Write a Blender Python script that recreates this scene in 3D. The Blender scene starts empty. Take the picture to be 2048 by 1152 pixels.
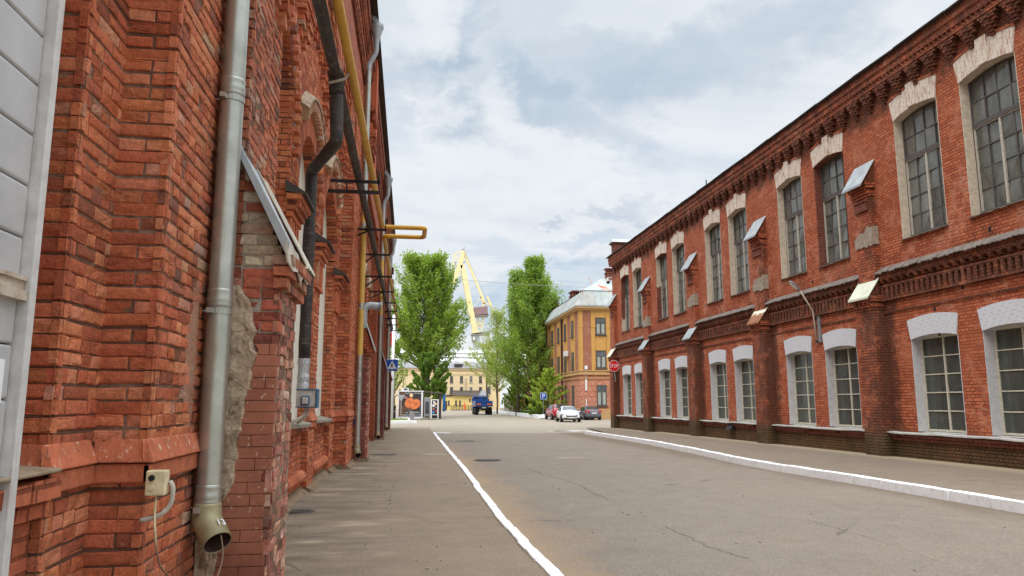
import bpy, math, random, colorsys
from mathutils import Vector as V, Matrix
random.seed(11)
R=random.random
U=random.uniform
S=bpy.context.scene
COL=S.collection
# ---------------------------------------------------------------- camera frame (a real camera at eye height)
FPX=1480.0; EYE=1.6
PITCH=math.radians(8.7956); YAW=math.radians(7.8696)
FWD=V((math.sin(YAW)*math.cos(PITCH),math.cos(YAW)*math.cos(PITCH),math.sin(PITCH)))
RGT=V((math.cos(YAW),-math.sin(YAW),0)); UPV=RGT.cross(FWD)
CAM=V((0,0,EYE))
def ray(px,py): return FWD*FPX+RGT*(px-1024)-UPV*(py-576)
def at(px,py,Y):            # point of the sight line at depth Y
    r=ray(px,py); return CAM+r*(Y/r.y)
def atX(px,py,X):
    r=ray(px,py); return CAM+r*(X/r.x)
def G(y):                   # the ground falls a little away from the camera
    return 0 if y<15 else (-.004*(y-15) if y<50 else -.14)
# ---------------------------------------------------------------- objects
def tag(o,label=None,cat=None,group=None,kind=None):
    if label: o['label']=label
    if cat: o['category']=cat
    if group: o['group']=group
    if kind: o['kind']=kind
    return o
def thing(name,label,cat,loc=(0,0,0),group=None,rz=0):
    o=bpy.data.objects.new(name,None); COL.objects.link(o)
    o.location=loc; o.rotation_euler=(0,0,rz); o.empty_display_size=.3
    return tag(o,label,cat,group)
def world_of(o):
    b=Matrix.Translation(o.location)@o.rotation_euler.to_matrix().to_4x4()
    if o.parent: return world_of(o.parent)@o.matrix_parent_inverse@b
    return b
class MB:
    def __init__(s): s.v=[];s.f=[];s.m=[];s.c=[];s.hasc=False;s.d=None
    def face(s,pts,m=0,c=None):
        n=len(s.v); s.v.extend([tuple(p) for p in pts]); s.f.append(tuple(range(n,n+len(pts)))); s.m.append(m); s.c.append(c)
        if c: s.hasc=True
    def hexa(s,p,m=0,c=None,skip=()):
        # p: 8 corners, 0-3 bottom ccw, 4-7 top
        n=len(s.v); s.v.extend([tuple(q) for q in p])
        for i,f in enumerate(((0,3,2,1),(4,5,6,7),(0,1,5,4),(1,2,6,5),(2,3,7,6),(3,0,4,7))):
            if i in skip: continue
            s.f.append(tuple(n+k for k in f)); s.m.append(m); s.c.append(c)
        if c: s.hasc=True
    def box(s,x0,x1,y0,y1,z0,z1,m=0,c=None,j=0):
        if x0>x1: x0,x1=x1,x0
        if y0>y1: y0,y1=y1,y0
        if z0>z1: z0,z1=z1,z0
        p=[(x0,y0,z0),(x1,y0,z0),(x1,y1,z0),(x0,y1,z0),(x0,y0,z1),(x1,y0,z1),(x1,y1,z1),(x0,y1,z1)]
        if j: p=[(a+U(-j,j),b+U(-j,j),d+U(-j,j)) for a,b,d in p]
        s.hexa(p,m,c)
    def obox(s,ce,ax,ay,az,m=0,c=None):
        ce=V(ce);ax=V(ax);ay=V(ay);az=V(az)
        s.hexa([ce-ax-ay-az,ce+ax-ay-az,ce+ax+ay-az,ce-ax+ay-az,ce-ax-ay+az,ce+ax-ay+az,ce+ax+ay+az,ce-ax+ay+az],m,c)
    def beam(s,a,b,w,h=None,m=0,c=None,up=(0,0,1)):
        a=V(a);b=V(b);d=b-a;h=h or w
        u=V(up)
        if abs(d.normalized().dot(u))>.98: u=V((0,1,0))
        x=d.cross(u).normalized()*w/2; z=x.cross(d).normalized()*h/2
        s.obox((a+b)/2,x,d/2,z,m,c)
    def prism(s,poly,d,m=0,c=None):
        n=len(s.v);k=len(poly);d=V(d)
        s.v.extend([tuple(p) for p in poly]); s.v.extend([tuple(V(p)+d) for p in poly])
        fs=[tuple(range(n+k-1,n-1,-1)),tuple(range(n+k,n+2*k))]+[(n+i,n+(i+1)%k,n+k+(i+1)%k,n+k+i) for i in range(k)]
        for f in fs: s.f.append(f); s.m.append(m); s.c.append(c)
        if c: s.hasc=True
    def tube(s,path,r,n=12,m=0,c=None,cap=True):
        P=[V(p) for p in path]; k=len(P)
        rs=r if isinstance(r,(list,tuple)) else [r]*k
        T=[]
        for i in range(k):
            a=(P[i]-P[i-1]).normalized() if i>0 else None
            b=(P[i+1]-P[i]).normalized() if i<k-1 else None
            t=(a+b).normalized() if a is not None and b is not None and (a+b).length>1e-4 else (a or b)
            T.append(t)
        t0=T[0]; u=t0.cross(V((0,0,1)))
        if u.length<.01: u=t0.cross(V((1,0,0)))
        u.normalize(); n0=len(s.v)
        for i in range(k):
            u=(u-T[i]*u.dot(T[i])).normalized(); w=T[i].cross(u)
            for q in range(n):
                an=2*math.pi*q/n; s.v.append(tuple(P[i]+(u*math.cos(an)+w*math.sin(an))*rs[i]))
        for i in range(k-1):
            for q in range(n):
                a=n0+i*n+q; b=n0+i*n+(q+1)%n
                s.f.append((a,b,b+n,a+n)); s.m.append(m); s.c.append(c)
        if cap:
            s.f.append(tuple(n0+q for q in range(n-1,-1,-1))); s.m.append(m); s.c.append(c)
            s.f.append(tuple(n0+(k-1)*n+q for q in range(n))); s.m.append(m); s.c.append(c)
        if c: s.hasc=True
    def lathe(s,ce,prof,n=20,m=0,c=None,axis='z'):
        ce=V(ce);n0=len(s.v)
        for (r,h) in prof:
            for q in range(n):
                a=2*math.pi*q/n; x,y=r*math.cos(a),r*math.sin(a)
                o={'z':V((x,y,h)),'y':V((x,-h,y)),'x':V((h,x,y))}[axis]
                s.v.append(tuple(ce+o))
        for i in range(len(prof)-1):
            for q in range(n):
                a=n0+i*n+q;b=n0+i*n+(q+1)%n
                s.f.append((a,b,b+n,a+n)); s.m.append(m); s.c.append(c)
        if c: s.hasc=True
    def build(s,name,mats,parent=None,smooth=False,dirt=None,local=False):
        me=bpy.data.meshes.new(name); me.from_pydata(s.v,[],s.f); 
        if not isinstance(mats,(list,tuple)): mats=[mats]
        for q in mats: me.materials.append(q)
        me.polygons.foreach_set('material_index',s.m)
        if s.hasc:
            a=me.attributes.new('col','FLOAT_COLOR','FACE'); l=[]
            for c in s.c: l.extend((c[0],c[1],c[2],1) if c else (.5,.5,.5,1))
            a.data.foreach_set('color',l)
        if dirt:
            a=me.attributes.new('dirt','FLOAT','POINT'); a.data.foreach_set('value',[dirt(*v) for v in s.v])
        if smooth: me.polygons.foreach_set('use_smooth',[True]*len(s.f))
        me.update()
        o=bpy.data.objects.new(name,me); COL.objects.link(o)
        if parent is not None:
            o.parent=parent
            if not local: o.matrix_parent_inverse=world_of(parent).inverted()
        return o
def fillet(P,r,n=5):
    P=[V(p) for p in P]; out=[P[0]]
    for i in range(1,len(P)-1):
        a=(P[i-1]-P[i]);b=(P[i+1]-P[i]); la,lb=a.length,b.length; a.normalize();b.normalize()
        q=min(r,la*.49,lb*.49); p0=P[i]+a*q;p1=P[i]+b*q
        for k in range(n+1):
            t=k/n; out.append(p0*(1-t)**2+P[i]*2*t*(1-t)+p1*t*t)
    out.append(P[-1]); return out
def bez(o,w=.006,seg=2,ang=40):
    m=o.modifiers.new('bevel','BEVEL'); m.width=w; m.segments=seg; m.limit_method='ANGLE'; m.angle_limit=math.radians(ang); return o
def copy_thing(o,loc,label=None,rz=None):
    r=o.copy(); COL.objects.link(r); r.location=loc
    if rz is not None: r.rotation_euler=(0,0,rz)
    if label: r['label']=label
    for ch in list(o.children):
        c=ch.copy(); COL.objects.link(c); c.parent=r
        for g in ch.children:
            d=g.copy(); COL.objects.link(d); d.parent=c
    return r
def text_mesh(name,txt,size,mat_,parent,M,extr=.004,align='CENTER'):
    cu=bpy.data.curves.new(name,'FONT'); cu.body=txt; cu.size=size; cu.extrude=extr; cu.align_x=align; cu.align_y='CENTER'
    t=bpy.data.objects.new(name,cu); COL.objects.link(t)
    dg=bpy.context.evaluated_depsgraph_get(); me=bpy.data.meshes.new_from_object(t.evaluated_get(dg))
    bpy.data.objects.remove(t); bpy.data.curves.remove(cu)
    me.transform(M); me.materials.clear(); me.materials.append(mat_)
    o=bpy.data.objects.new(name,me); COL.objects.link(o); o.parent=parent
    if parent is not None: o.matrix_parent_inverse=world_of(parent).inverted()
    return o
# ---------------------------------------------------------------- node helpers
class NT:
    def __init__(s,name):
        s.mat=bpy.data.materials.new(name); s.mat.use_nodes=True; s.t=s.mat.node_tree
        s.b=s.t.nodes['Principled BSDF']; s.out=s.t.nodes['Material Output']
    def n(s,ty,**k):
        q=s.t.nodes.new(ty)
        for a,b in k.items(): setattr(q,a,b)
        return q
    def ln(s,a,b): s.t.links.new(a,b)
    def put(s,sock,v):
        if hasattr(v,'is_output'): s.ln(v,sock)
        elif isinstance(v,(tuple,list)) and len(v)==3 and sock.type=='RGBA': sock.default_value=(*v,1)
        else: sock.default_value=v
    def pos(s): return s.n('ShaderNodeNewGeometry').outputs['Position']
    def obj(s): return s.n('ShaderNodeTexCoord').outputs['Object']
    def mapv(s,v,sc=(1,1,1),lo=(0,0,0),rot=(0,0,0)):
        q=s.n('ShaderNodeMapping'); s.ln(v,q.inputs[0]); q.inputs['Scale'].default_value=sc; q.inputs['Location'].default_value=lo; q.inputs['Rotation'].default_value=rot; return q.outputs[0]
    def noise(s,v,scale,detail=4,rough=.55,dist=0,col=False):
        q=s.n('ShaderNodeTexNoise'); s.ln(v,q.inputs['Vector']); q.inputs['Scale'].default_value=scale; q.inputs['Detail'].default_value=detail; q.inputs['Roughness'].default_value=rough; q.inputs['Distortion'].default_value=dist
        return q.outputs['Color' if col else 'Fac']
    def voro(s,v,scale,feat='F1',out='Distance'):
        q=s.n('ShaderNodeTexVoronoi',feature=feat); s.ln(v,q.inputs['Vector']); q.inputs['Scale'].default_value=scale; return q.outputs[out]
    def ramp(s,f,st,interp='LINEAR'):
        q=s.n('ShaderNodeValToRGB'); s.put(q.inputs[0],f); e=q.color_ramp; e.interpolation=interp
        while len(e.elements)<len(st): e.elements.new(.5)
        for el,(p,c) in zip(e.elements,st): el.position=p; el.color=(c,c,c,1) if not isinstance(c,tuple) else (*c,1)
        return q.outputs[0]
    def mr(s,f,a,b,c=0,d=1):
        q=s.n('ShaderNodeMapRange'); s.put(q.inputs[0],f); q.inputs[1].default_value=a;q.inputs[2].default_value=b;q.inputs[3].default_value=c;q.inputs[4].default_value=d; return q.outputs[0]
    def mix(s,f,a,b,bl='MIX'):
        q=s.n('ShaderNodeMix',data_type='RGBA',blend_type=bl); s.put(q.inputs[0],f); s.put(q.inputs[6],a); s.put(q.inputs[7],b); return q.outputs[2]
    def m(s,op,a,b=0.0,cl=False):
        q=s.n('ShaderNodeMath',operation=op,use_clamp=cl); s.put(q.inputs[0],a); s.put(q.inputs[1],b); return q.outputs[0]
    def sep(s,v):
        q=s.n('ShaderNodeSeparateXYZ'); s.ln(v,q.inputs[0]); return q.outputs
    def comb(s,x,y,z):
        q=s.n('ShaderNodeCombineXYZ'); s.put(q.inputs[0],x);s.put(q.inputs[1],y);s.put(q.inputs[2],z); return q.outputs[0]
    def attr(s,nm,o='Fac'): return s.n('ShaderNodeAttribute',attribute_name=nm).outputs[o]
    def bump(s,h,st=.5,d=.01):
        q=s.n('ShaderNodeBump'); s.ln(h,q.inputs['Height']); q.inputs['Strength'].default_value=st; q.inputs['Distance'].default_value=d
        s.ln(q.outputs[0],s.b.inputs['Normal']); return q.outputs[0]
    def set(s,**k):
        for a,v in k.items():
            s.put(s.b.inputs[{'col':'Base Color','rough':'Roughness','metal':'Metallic','spec':'Specular IOR Level','emit':'Emission Color','es':'Emission Strength','alpha':'Alpha','coat':'Coat Weight','trans':'Transmission Weight'}[a]],v)
        return s
def srgb(r,g,b):
    f=lambda c:(c/255/12.92) if c<=10 else ((c/255+.055)/1.055)**2.4
    return (f(r),f(g),f(b))
# ================================================================ materials
def simple(name,col,rough=.6,metal=0,var=.25,sc=6,bumpd=0,spec=.4):
    t=NT(name); p=t.obj(); f=t.noise(p,sc,5,.6)
    a=tuple(c*(1-var) for c in col); b=tuple(min(1,c*(1+var)) for c in col)
    t.set(col=t.mix(t.mr(f,.3,.7),a,b),rough=rough,metal=metal,spec=spec)
    if bumpd: t.bump(t.noise(p,sc*6,4),.6,bumpd)
    return t.mat
def brick_uv(t):
    g=t.n('ShaderNodeNewGeometry'); px=t.sep(g.outputs['Position']); nn=t.sep(g.outputs['True Normal'])
    f=t.m('GREATER_THAN',t.m('ABSOLUTE',nn[0]),.6)
    u=t.m('ADD',t.m('MULTIPLY',px[1],f),t.m('MULTIPLY',px[0],t.m('SUBTRACT',1.0,f)))
    return t.comb(u,px[2],0.0),g.outputs['Position'],px
def brick_tex(t,vec,c1,c2,mo,w=.29,h=.086,ms=.013,off=.5,sq=.5):
    q=t.n('ShaderNodeTexBrick'); t.ln(vec,q.inputs['Vector']); q.offset=off; q.squash=sq; q.squash_frequency=2
    t.put(q.inputs['Color1'],c1); t.put(q.inputs['Color2'],c2); t.put(q.inputs['Mortar'],mo)
    q.inputs['Scale'].default_value=1; q.inputs['Mortar Size'].default_value=ms; q.inputs['Mortar Smooth'].default_value=.25; q.inputs['Bias'].default_value=-.1
    q.inputs['Brick Width'].default_value=w; q.inputs['Row Height'].default_value=h
    return q.outputs['Color'],q.outputs['Fac']
def painted_brick(name,c1,c2,dark,moss,light,lightamt=.5,moss_on=True,w=.29,dirtc=(.028,.017,.011)):
    t=NT(name); uv,pos,px=brick_uv(t)
    wob=t.noise(pos,9,3,.6,col=True)
    uv2=t.n('ShaderNodeVectorMath',operation='MULTIPLY_ADD'); t.ln(wob,uv2.inputs[0]); uv2.inputs[1].default_value=(.016,.016,0); t.ln(uv,uv2.inputs[2])
    big=t.noise(pos,.55,5,.6); mid=t.noise(pos,2.4,6,.65); fine=t.noise(pos,14,4,.7)
    lm=t.mr(t.noise(pos,1.1,5,.7),.52,.66)
    mort=t.mix(t.m('MULTIPLY',lm,lightamt),tuple(c*.5 for c in c2),light)
    col,fac=brick_tex(t,uv2.outputs[0],c1,c2,mort,w=w)
    col=t.mix(t.mr(fine,.3,.75,0,.5),col,tuple(c*.55 for c in c2))
    col=t.mix(t.mr(big,.45,.75,0,.55),col,tuple(c*.62 for c in c1))
    # flaking specks of bare lime
    sp=t.mr(t.noise(pos,34,3,.6),.69,.73); sp=t.m('MULTIPLY',sp,t.mr(mid,.5,.62))
    col=t.mix(t.m('MULTIPLY',sp,.55),col,light)
    # dirt and soot (painted as per-vertex amounts broken up by noise)
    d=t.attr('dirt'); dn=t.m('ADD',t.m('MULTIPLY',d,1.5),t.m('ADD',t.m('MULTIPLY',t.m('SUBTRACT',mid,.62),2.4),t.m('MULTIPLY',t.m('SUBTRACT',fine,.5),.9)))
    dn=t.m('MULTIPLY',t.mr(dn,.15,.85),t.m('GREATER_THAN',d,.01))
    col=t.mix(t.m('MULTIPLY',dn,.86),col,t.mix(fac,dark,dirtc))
    if moss_on:
        zz=t.m('ADD',px[2],t.m('ADD',t.m('MULTIPLY',t.m('SUBTRACT',mid,.5),1.0),t.m('MULTIPLY',t.m('SUBTRACT',fine,.5),.35)))
        mz=t.mr(zz,.85,.55)
        mc=t.mix(t.mr(mid,.4,.7),moss,tuple(c*.6 for c in moss))
        mc=t.mix(fac,mc,(.012,.01,.006))
        col=t.mix(t.m('MULTIPLY',mz,.85),col,mc)
    t.set(col=col,rough=t.mr(fine,.3,.7,.7,.95),spec=.25)
    h=t.m('SUBTRACT',t.m('MULTIPLY',fine,.5),t.m('MULTIPLY',fac,1.0))
    t.bump(h,.75,.012)
    return t.mat
M={}
M['brickR']=painted_brick('brick_orange_painted',srgb(206,118,80),srgb(158,78,50),srgb(92,56,42),srgb(92,78,50),srgb(226,186,162),.9)
M['brickL']=painted_brick('brick_red_painted',srgb(200,114,80),srgb(174,92,62),srgb(92,56,44),srgb(120,80,60),srgb(220,180,158),.15,moss_on=False,w=.3)
M['brickDark']=painted_brick('brick_sooty',srgb(150,92,76),srgb(126,72,60),srgb(70,42,34),srgb(90,66,50),srgb(190,160,140),.3,moss_on=False)
M['brickOchre']=painted_brick('brick_terracotta_render',srgb(190,128,102),srgb(176,114,90),srgb(120,80,60),srgb(150,110,80),srgb(226,196,172),.8,moss_on=False)
def loose_brick():
    t=NT('brick_single'); p=t.pos(); c=t.attr('col','Color')
    f=t.noise(p,22,6,.7); g=t.noise(p,3.2,5,.6); h=t.noise(p,70,3,.7)
    col=t.mix(t.mr(f,.4,.72,0,.75),c,t.mix(.6,c,(.05,.024,.014),'MIX'))
    col=t.mix(t.mr(g,.5,.72,0,.35),col,srgb(112,70,52))
    pale=t.m('MULTIPLY',t.mr(t.noise(p,48,3,.6),.66,.72),t.mr(t.noise(p,1.7,4,.6),.5,.62))
    col=t.mix(t.m('MULTIPLY',pale,.5),col,srgb(216,178,158))
    t.set(col=col,rough=t.mr(h,.3,.7,.68,.92),spec=.28)
    t.bump(t.m('ADD',t.m('MULTIPLY',f,1.0),t.m('MULTIPLY',h,.4)),1.0,.02)
    return t.mat
M['brick1']=loose_brick()
def mortar():
    t=NT('mortar_dark'); p=t.pos(); f=t.noise(p,18,6,.7); g=t.noise(p,1.3,4)
    t.set(col=t.mix(t.mr(f,.3,.7),srgb(92,68,56),t.mix(t.mr(g,.48,.64),srgb(122,88,72),srgb(176,150,128))),rough=.95,spec=.1)
    t.bump(f,.8,.015); return t.mat
M['mortar']=mortar()
def plaster(name,c1,c2,crack=True,bs=.02):
    t=NT(name); p=t.pos(); f=t.noise(p,7,8,.7); g=t.noise(p,40,4,.7)
    col=t.mix(t.mr(f,.3,.7),c1,c2)
    if crack:
        e=t.voro(t.mapv(p),2.4,'DISTANCE_TO_EDGE'); col=t.mix(t.mr(e,.006,.0),col,tuple(c*.25 for c in c2))
    t.set(col=col,rough=.92,spec=.2); t.bump(t.m('ADD',f,t.m('MULTIPLY',g,.6)),1.0,bs*1.5); return t.mat
M['plasterTan']=plaster('lime_plaster_tan',srgb(204,182,154),srgb(152,130,108))
M['plasterRed']=plaster('render_oxide_red',srgb(176,96,74),srgb(140,74,58),False,.008)
M['cement']=plaster('cement_patch',srgb(178,164,146),srgb(128,116,102),False,.012)
M['concrete']=plaster('concrete_ledge',srgb(168,158,142),srgb(120,112,98),False,.006)
def whitewash(name,c1,c2,peel,amt):
    t=NT(name); uv,pos,px=brick_uv(t)
    st=t.noise(t.mapv(pos,(1,1,.16)),20,6,.75); f=t.noise(pos,30,4,.6); g=t.noise(pos,3,4)
    joint=t.m('MULTIPLY',t.mr(t.m('FRACT',t.m('MULTIPLY',t.m('ADD',px[1],t.m('MULTIPLY',f,.02)),11.5)),.06,.0),1.0)
    j2=t.mr(t.m('FRACT',t.m('ADD',t.m('MULTIPLY',px[2],3.7),t.m('MULTIPLY',t.m('FLOOR',t.m('MULTIPLY',px[1],11.5)),.37))),.06,.0)
    jj=t.m('MAXIMUM',joint,j2)
    col=t.mix(t.mr(f,.35,.7),c1,c2)
    pl=t.m('MULTIPLY',t.mr(st,.49,.60),amt); col=t.mix(pl,col,peel)
    col=t.mix(t.m('MULTIPLY',jj,t.mr(g,.4,.65,.12,.6)),col,srgb(104,96,92))
    t.set(col=col,rough=.85,spec=.2); t.bump(t.m('SUBTRACT',t.m('MULTIPLY',f,.5),jj),.5,.012); return t.mat
M['whiteArch']=whitewash('whitewash_arch',srgb(214,214,217),srgb(196,197,200),srgb(190,180,176),.05)
M['creamArch']=whitewash('peeling_whitewash_arch',srgb(232,222,206),srgb(206,190,170),srgb(164,108,86),.75)
M['revealWhite']=plaster('reveal_grey_plaster',srgb(206,204,204),srgb(176,174,174),False,.004)
M['revealCream']=plaster('reveal_cream_plaster',srgb(222,208,188),srgb(178,160,138),False,.006)
M['panelCream']=plaster('board_cream',srgb(228,222,206),srgb(208,202,186),False,.001)
def galv(name,c1,c2,rust=.3,rc=(150,80,40),metal=.55,rough=.42,sc=3,streak=True):
    t=NT(name); p=t.pos(); f=t.noise(p,sc,6,.65); g=t.noise(t.mapv(p,(9,9,.7)),1.6,5,.65); fine=t.noise(p,60,3)
    col=t.mix(t.mr(f,.3,.7),c1,c2)
    col=t.mix(t.mr(fine,.62,.75,0,.25),col,tuple(c*.5 for c in c2))
    col=t.mix(t.m('MULTIPLY',t.mr(g if streak else f,.58,.74),rust),col,srgb(*rc))
    t.set(col=col,rough=t.mr(f,.3,.7,rough-.08,rough+.15),metal=metal,spec=.4); t.bump(f,.12,.01); return t.mat
M['galv']=galv('galvanised_pipe',srgb(196,197,186),srgb(160,163,152),.45,(160,126,58),.72,.34)
M['galvYellow']=galv('yellowed_pipe',srgb(226,190,100),srgb(196,158,74),.35,(160,110,50),.1,.45)
M['sheet']=galv('grey_sheet_metal',srgb(184,190,191),srgb(150,156,158),.2,(150,100,70),.3,.5)
M['sheetCream']=galv('cream_sheet',srgb(226,228,206),srgb(200,202,180),.25,(170,150,110),.05,.6)
M['sheetWorn']=galv('worn_sheet',srgb(214,206,186),srgb(164,156,140),.5,(100,76,60),.1,.7)
def rustcap():
    t=NT('rusting_cap'); p=t.pos(); f=t.noise(p,7,6,.7); z=t.sep(p)[2]
    k=t.m('ADD',z,t.m('MULTIPLY',t.m('SUBTRACT',f,.5),.7))
    st=t.noise(t.mapv(p,(1,14,1)),2,4)
    t.set(col=t.mix(t.mr(k,5.14,5.2),t.mix(t.mr(st,.35,.65),srgb(176,116,78),srgb(120,78,60)),srgb(222,222,200)),rough=.8); t.bump(f,.4,.01); return t.mat
M['rustcap']=rustcap()
M['strip']=galv('grey_weather_strip',srgb(140,128,118),srgb(98,88,82),.8,(76,58,50),.15,.7,6)
M['sill']=galv('grey_sill_sheet',srgb(206,204,196),srgb(168,166,160),.4,(110,104,96),.15,.6,5)
M['eave']=simple('eave_dark_sheet',srgb(70,62,58),.6,.2)
M['blackpipe']=None
def blackpipe():
    t=NT('bitumen_wrap'); p=t.pos(); f=t.noise(p,5,6,.7); g=t.noise(t.mapv(p,(1,1,1)),45,3); w=t.n('ShaderNodeTexNoise'); t.ln(t.mapv(p,(3,3,9)),w.inputs['Vector']); w.inputs['Scale'].default_value=2.2; w.inputs['Detail'].default_value=5
    col=t.mix(t.mr(f,.35,.7),srgb(34,30,29),srgb(74,65,60)); col=t.mix(t.mr(w.outputs[0],.56,.7,0,.4),col,srgb(130,118,106))
    t.set(col=col,rough=t.mr(f,.3,.7,.45,.8),spec=.45); t.bump(t.m('ADD',t.m('MULTIPLY',w.outputs[0],.9),f),.5,.015); return t.mat
M['blackpipe']=blackpipe()
M['gas']=galv('gas_pipe_yellow',srgb(216,168,56),srgb(190,140,40),.25,(120,80,30),.0,.42)
M['iron']=simple('black_iron',srgb(40,36,36),.6,.3)
M['foil']=simple('crumpled_foil',srgb(190,190,190),.28,.9,.3,30,.02)
M['eboxl']=simple('box_grey_paint',srgb(196,190,182),.6,0,.25,16)
M['eboxb']=simple('box_blue_paint',srgb(54,96,124),.5,0,.3,12)
M['jbox']=simple('junction_box_cream',srgb(214,200,160),.5,0,.2,14)
M['cable']=simple('cable_brown',srgb(120,96,76),.6)
M['conduit']=simple('conduit_grey',srgb(180,170,156),.6)
M['blackrub']=simple('black_rubber',srgb(28,28,28),.7)
def gate():
    t=NT('gate_panel_grey'); p=t.pos(); f=t.noise(p,2,6,.6); g=t.noise(t.mapv(p,(1,6,1.2)),3,5,.7); fi=t.noise(p,120,2)
    col=t.mix(t.mr(f,.3,.7),srgb(196,194,192),srgb(172,171,170)); col=t.mix(t.mr(g,.6,.8,0,.4),col,srgb(150,142,132)); col=t.mix(t.mr(fi,.66,.74,0,.3),col,srgb(120,112,104))
    t.set(col=col,rough=.5,metal=.1); t.bump(fi,.2,.002); return t.mat
M['gate']=gate()
M['gateframe']=galv('gate_frame_chalky',srgb(216,214,210),srgb(186,182,176),.7,(150,106,74),.1,.6,8)
M['white']=simple('white_enamel',(.78,.78,.78),.35,0,.05)
def flat(name,c,rough=.5,metal=0,spec=.4):
    return NT(name).set(col=c,rough=rough,metal=metal,spec=spec).mat
M['signblue']=flat('sign_blue',srgb(20,82,180),.4); M['signred']=flat('sign_red',srgb(206,22,34),.4); M['signwhite']=flat('sign_white',(.82,.82,.82),.4); M['signblack']=flat('sign_black',(.012,.012,.012),.5)
M['steel']=simple('steel_grey',srgb(150,152,154),.45,.5)
def glass(name,c1,c2,rough=.08,dust=.35):
    t=NT(name); p=t.pos(); f=t.noise(t.mapv(p,(1,1,.35)),3.2,5,.6); c=t.attr('col','Color')
    g=t.noise(p,26,4,.7)
    col=t.mix(t.mr(f,.3,.7),c1,c2); col=t.mix(.5,col,t.mix(1.0,col,c,'MULTIPLY'))
    col=t.mix(t.m('MULTIPLY',t.mr(g,.45,.75),dust),col,srgb(150,148,140))
    t.set(col=col,rough=t.mr(f,.3,.7,rough,rough+.18),spec=.6); t.bump(t.noise(p,2.2,2),.06,.02); return t.mat
M['glassU']=glass('dusty_pane',srgb(66,68,62),srgb(112,112,102),.09,.5)
M['glassFar']=glass('far_pane',srgb(60,64,66),srgb(100,106,110),.15,.2)
def clearglass():
    t=NT('clear_pane'); tr=t.n('ShaderNodeBsdfTransparent'); tr.inputs[0].default_value=(.62,.66,.62,1)
    gl=t.n('ShaderNodeBsdfGlossy'); gl.inputs['Roughness'].default_value=.04; gl.inputs[0].default_value=(.62,.62,.6,1)
    fr=t.n('ShaderNodeFresnel'); fr.inputs[0].default_value=1.45
    p=t.pos(); b=t.n('ShaderNodeBump'); t.ln(t.noise(p,2.0,2),b.inputs['Height']); b.inputs['Strength'].default_value=.05; t.ln(b.outputs[0],gl.inputs['Normal'])
    mx=t.n('ShaderNodeMixShader'); t.ln(t.m('ADD',fr.outputs[0],.04),mx.inputs[0]); t.ln(tr.outputs[0],mx.inputs[1]); t.ln(gl.outputs[0],mx.inputs[2]); df=t.n('ShaderNodeBsdfDiffuse'); df.inputs[0].default_value=(.30,.32,.28,1); m2=t.n('ShaderNodeMixShader'); t.ln(t.mr(t.noise(p,4,5,.7),.3,.7,.14,.30),m2.inputs[0]); t.ln(mx.outputs[0],m2.inputs[1]); t.ln(df.outputs[0],m2.inputs[2]); t.ln(m2.outputs[0],t.out.inputs[0]); return t.mat
M['glassL']=clearglass()
M['room']=flat('dim_room',srgb(104,106,98),.9)
M['curtain']=simple('net_curtain',srgb(160,163,154),.9,0,.15,5)
M['frameU']=simple('frame_grey_brown',srgb(86,80,76),.7,0,.3,14)
M['frameP']=simple('frame_pale_flaking',srgb(186,178,164),.7,0,.3,22)
M['frameL']=simple('frame_cream_paint',srgb(196,190,170),.6,0,.3,18)
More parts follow.
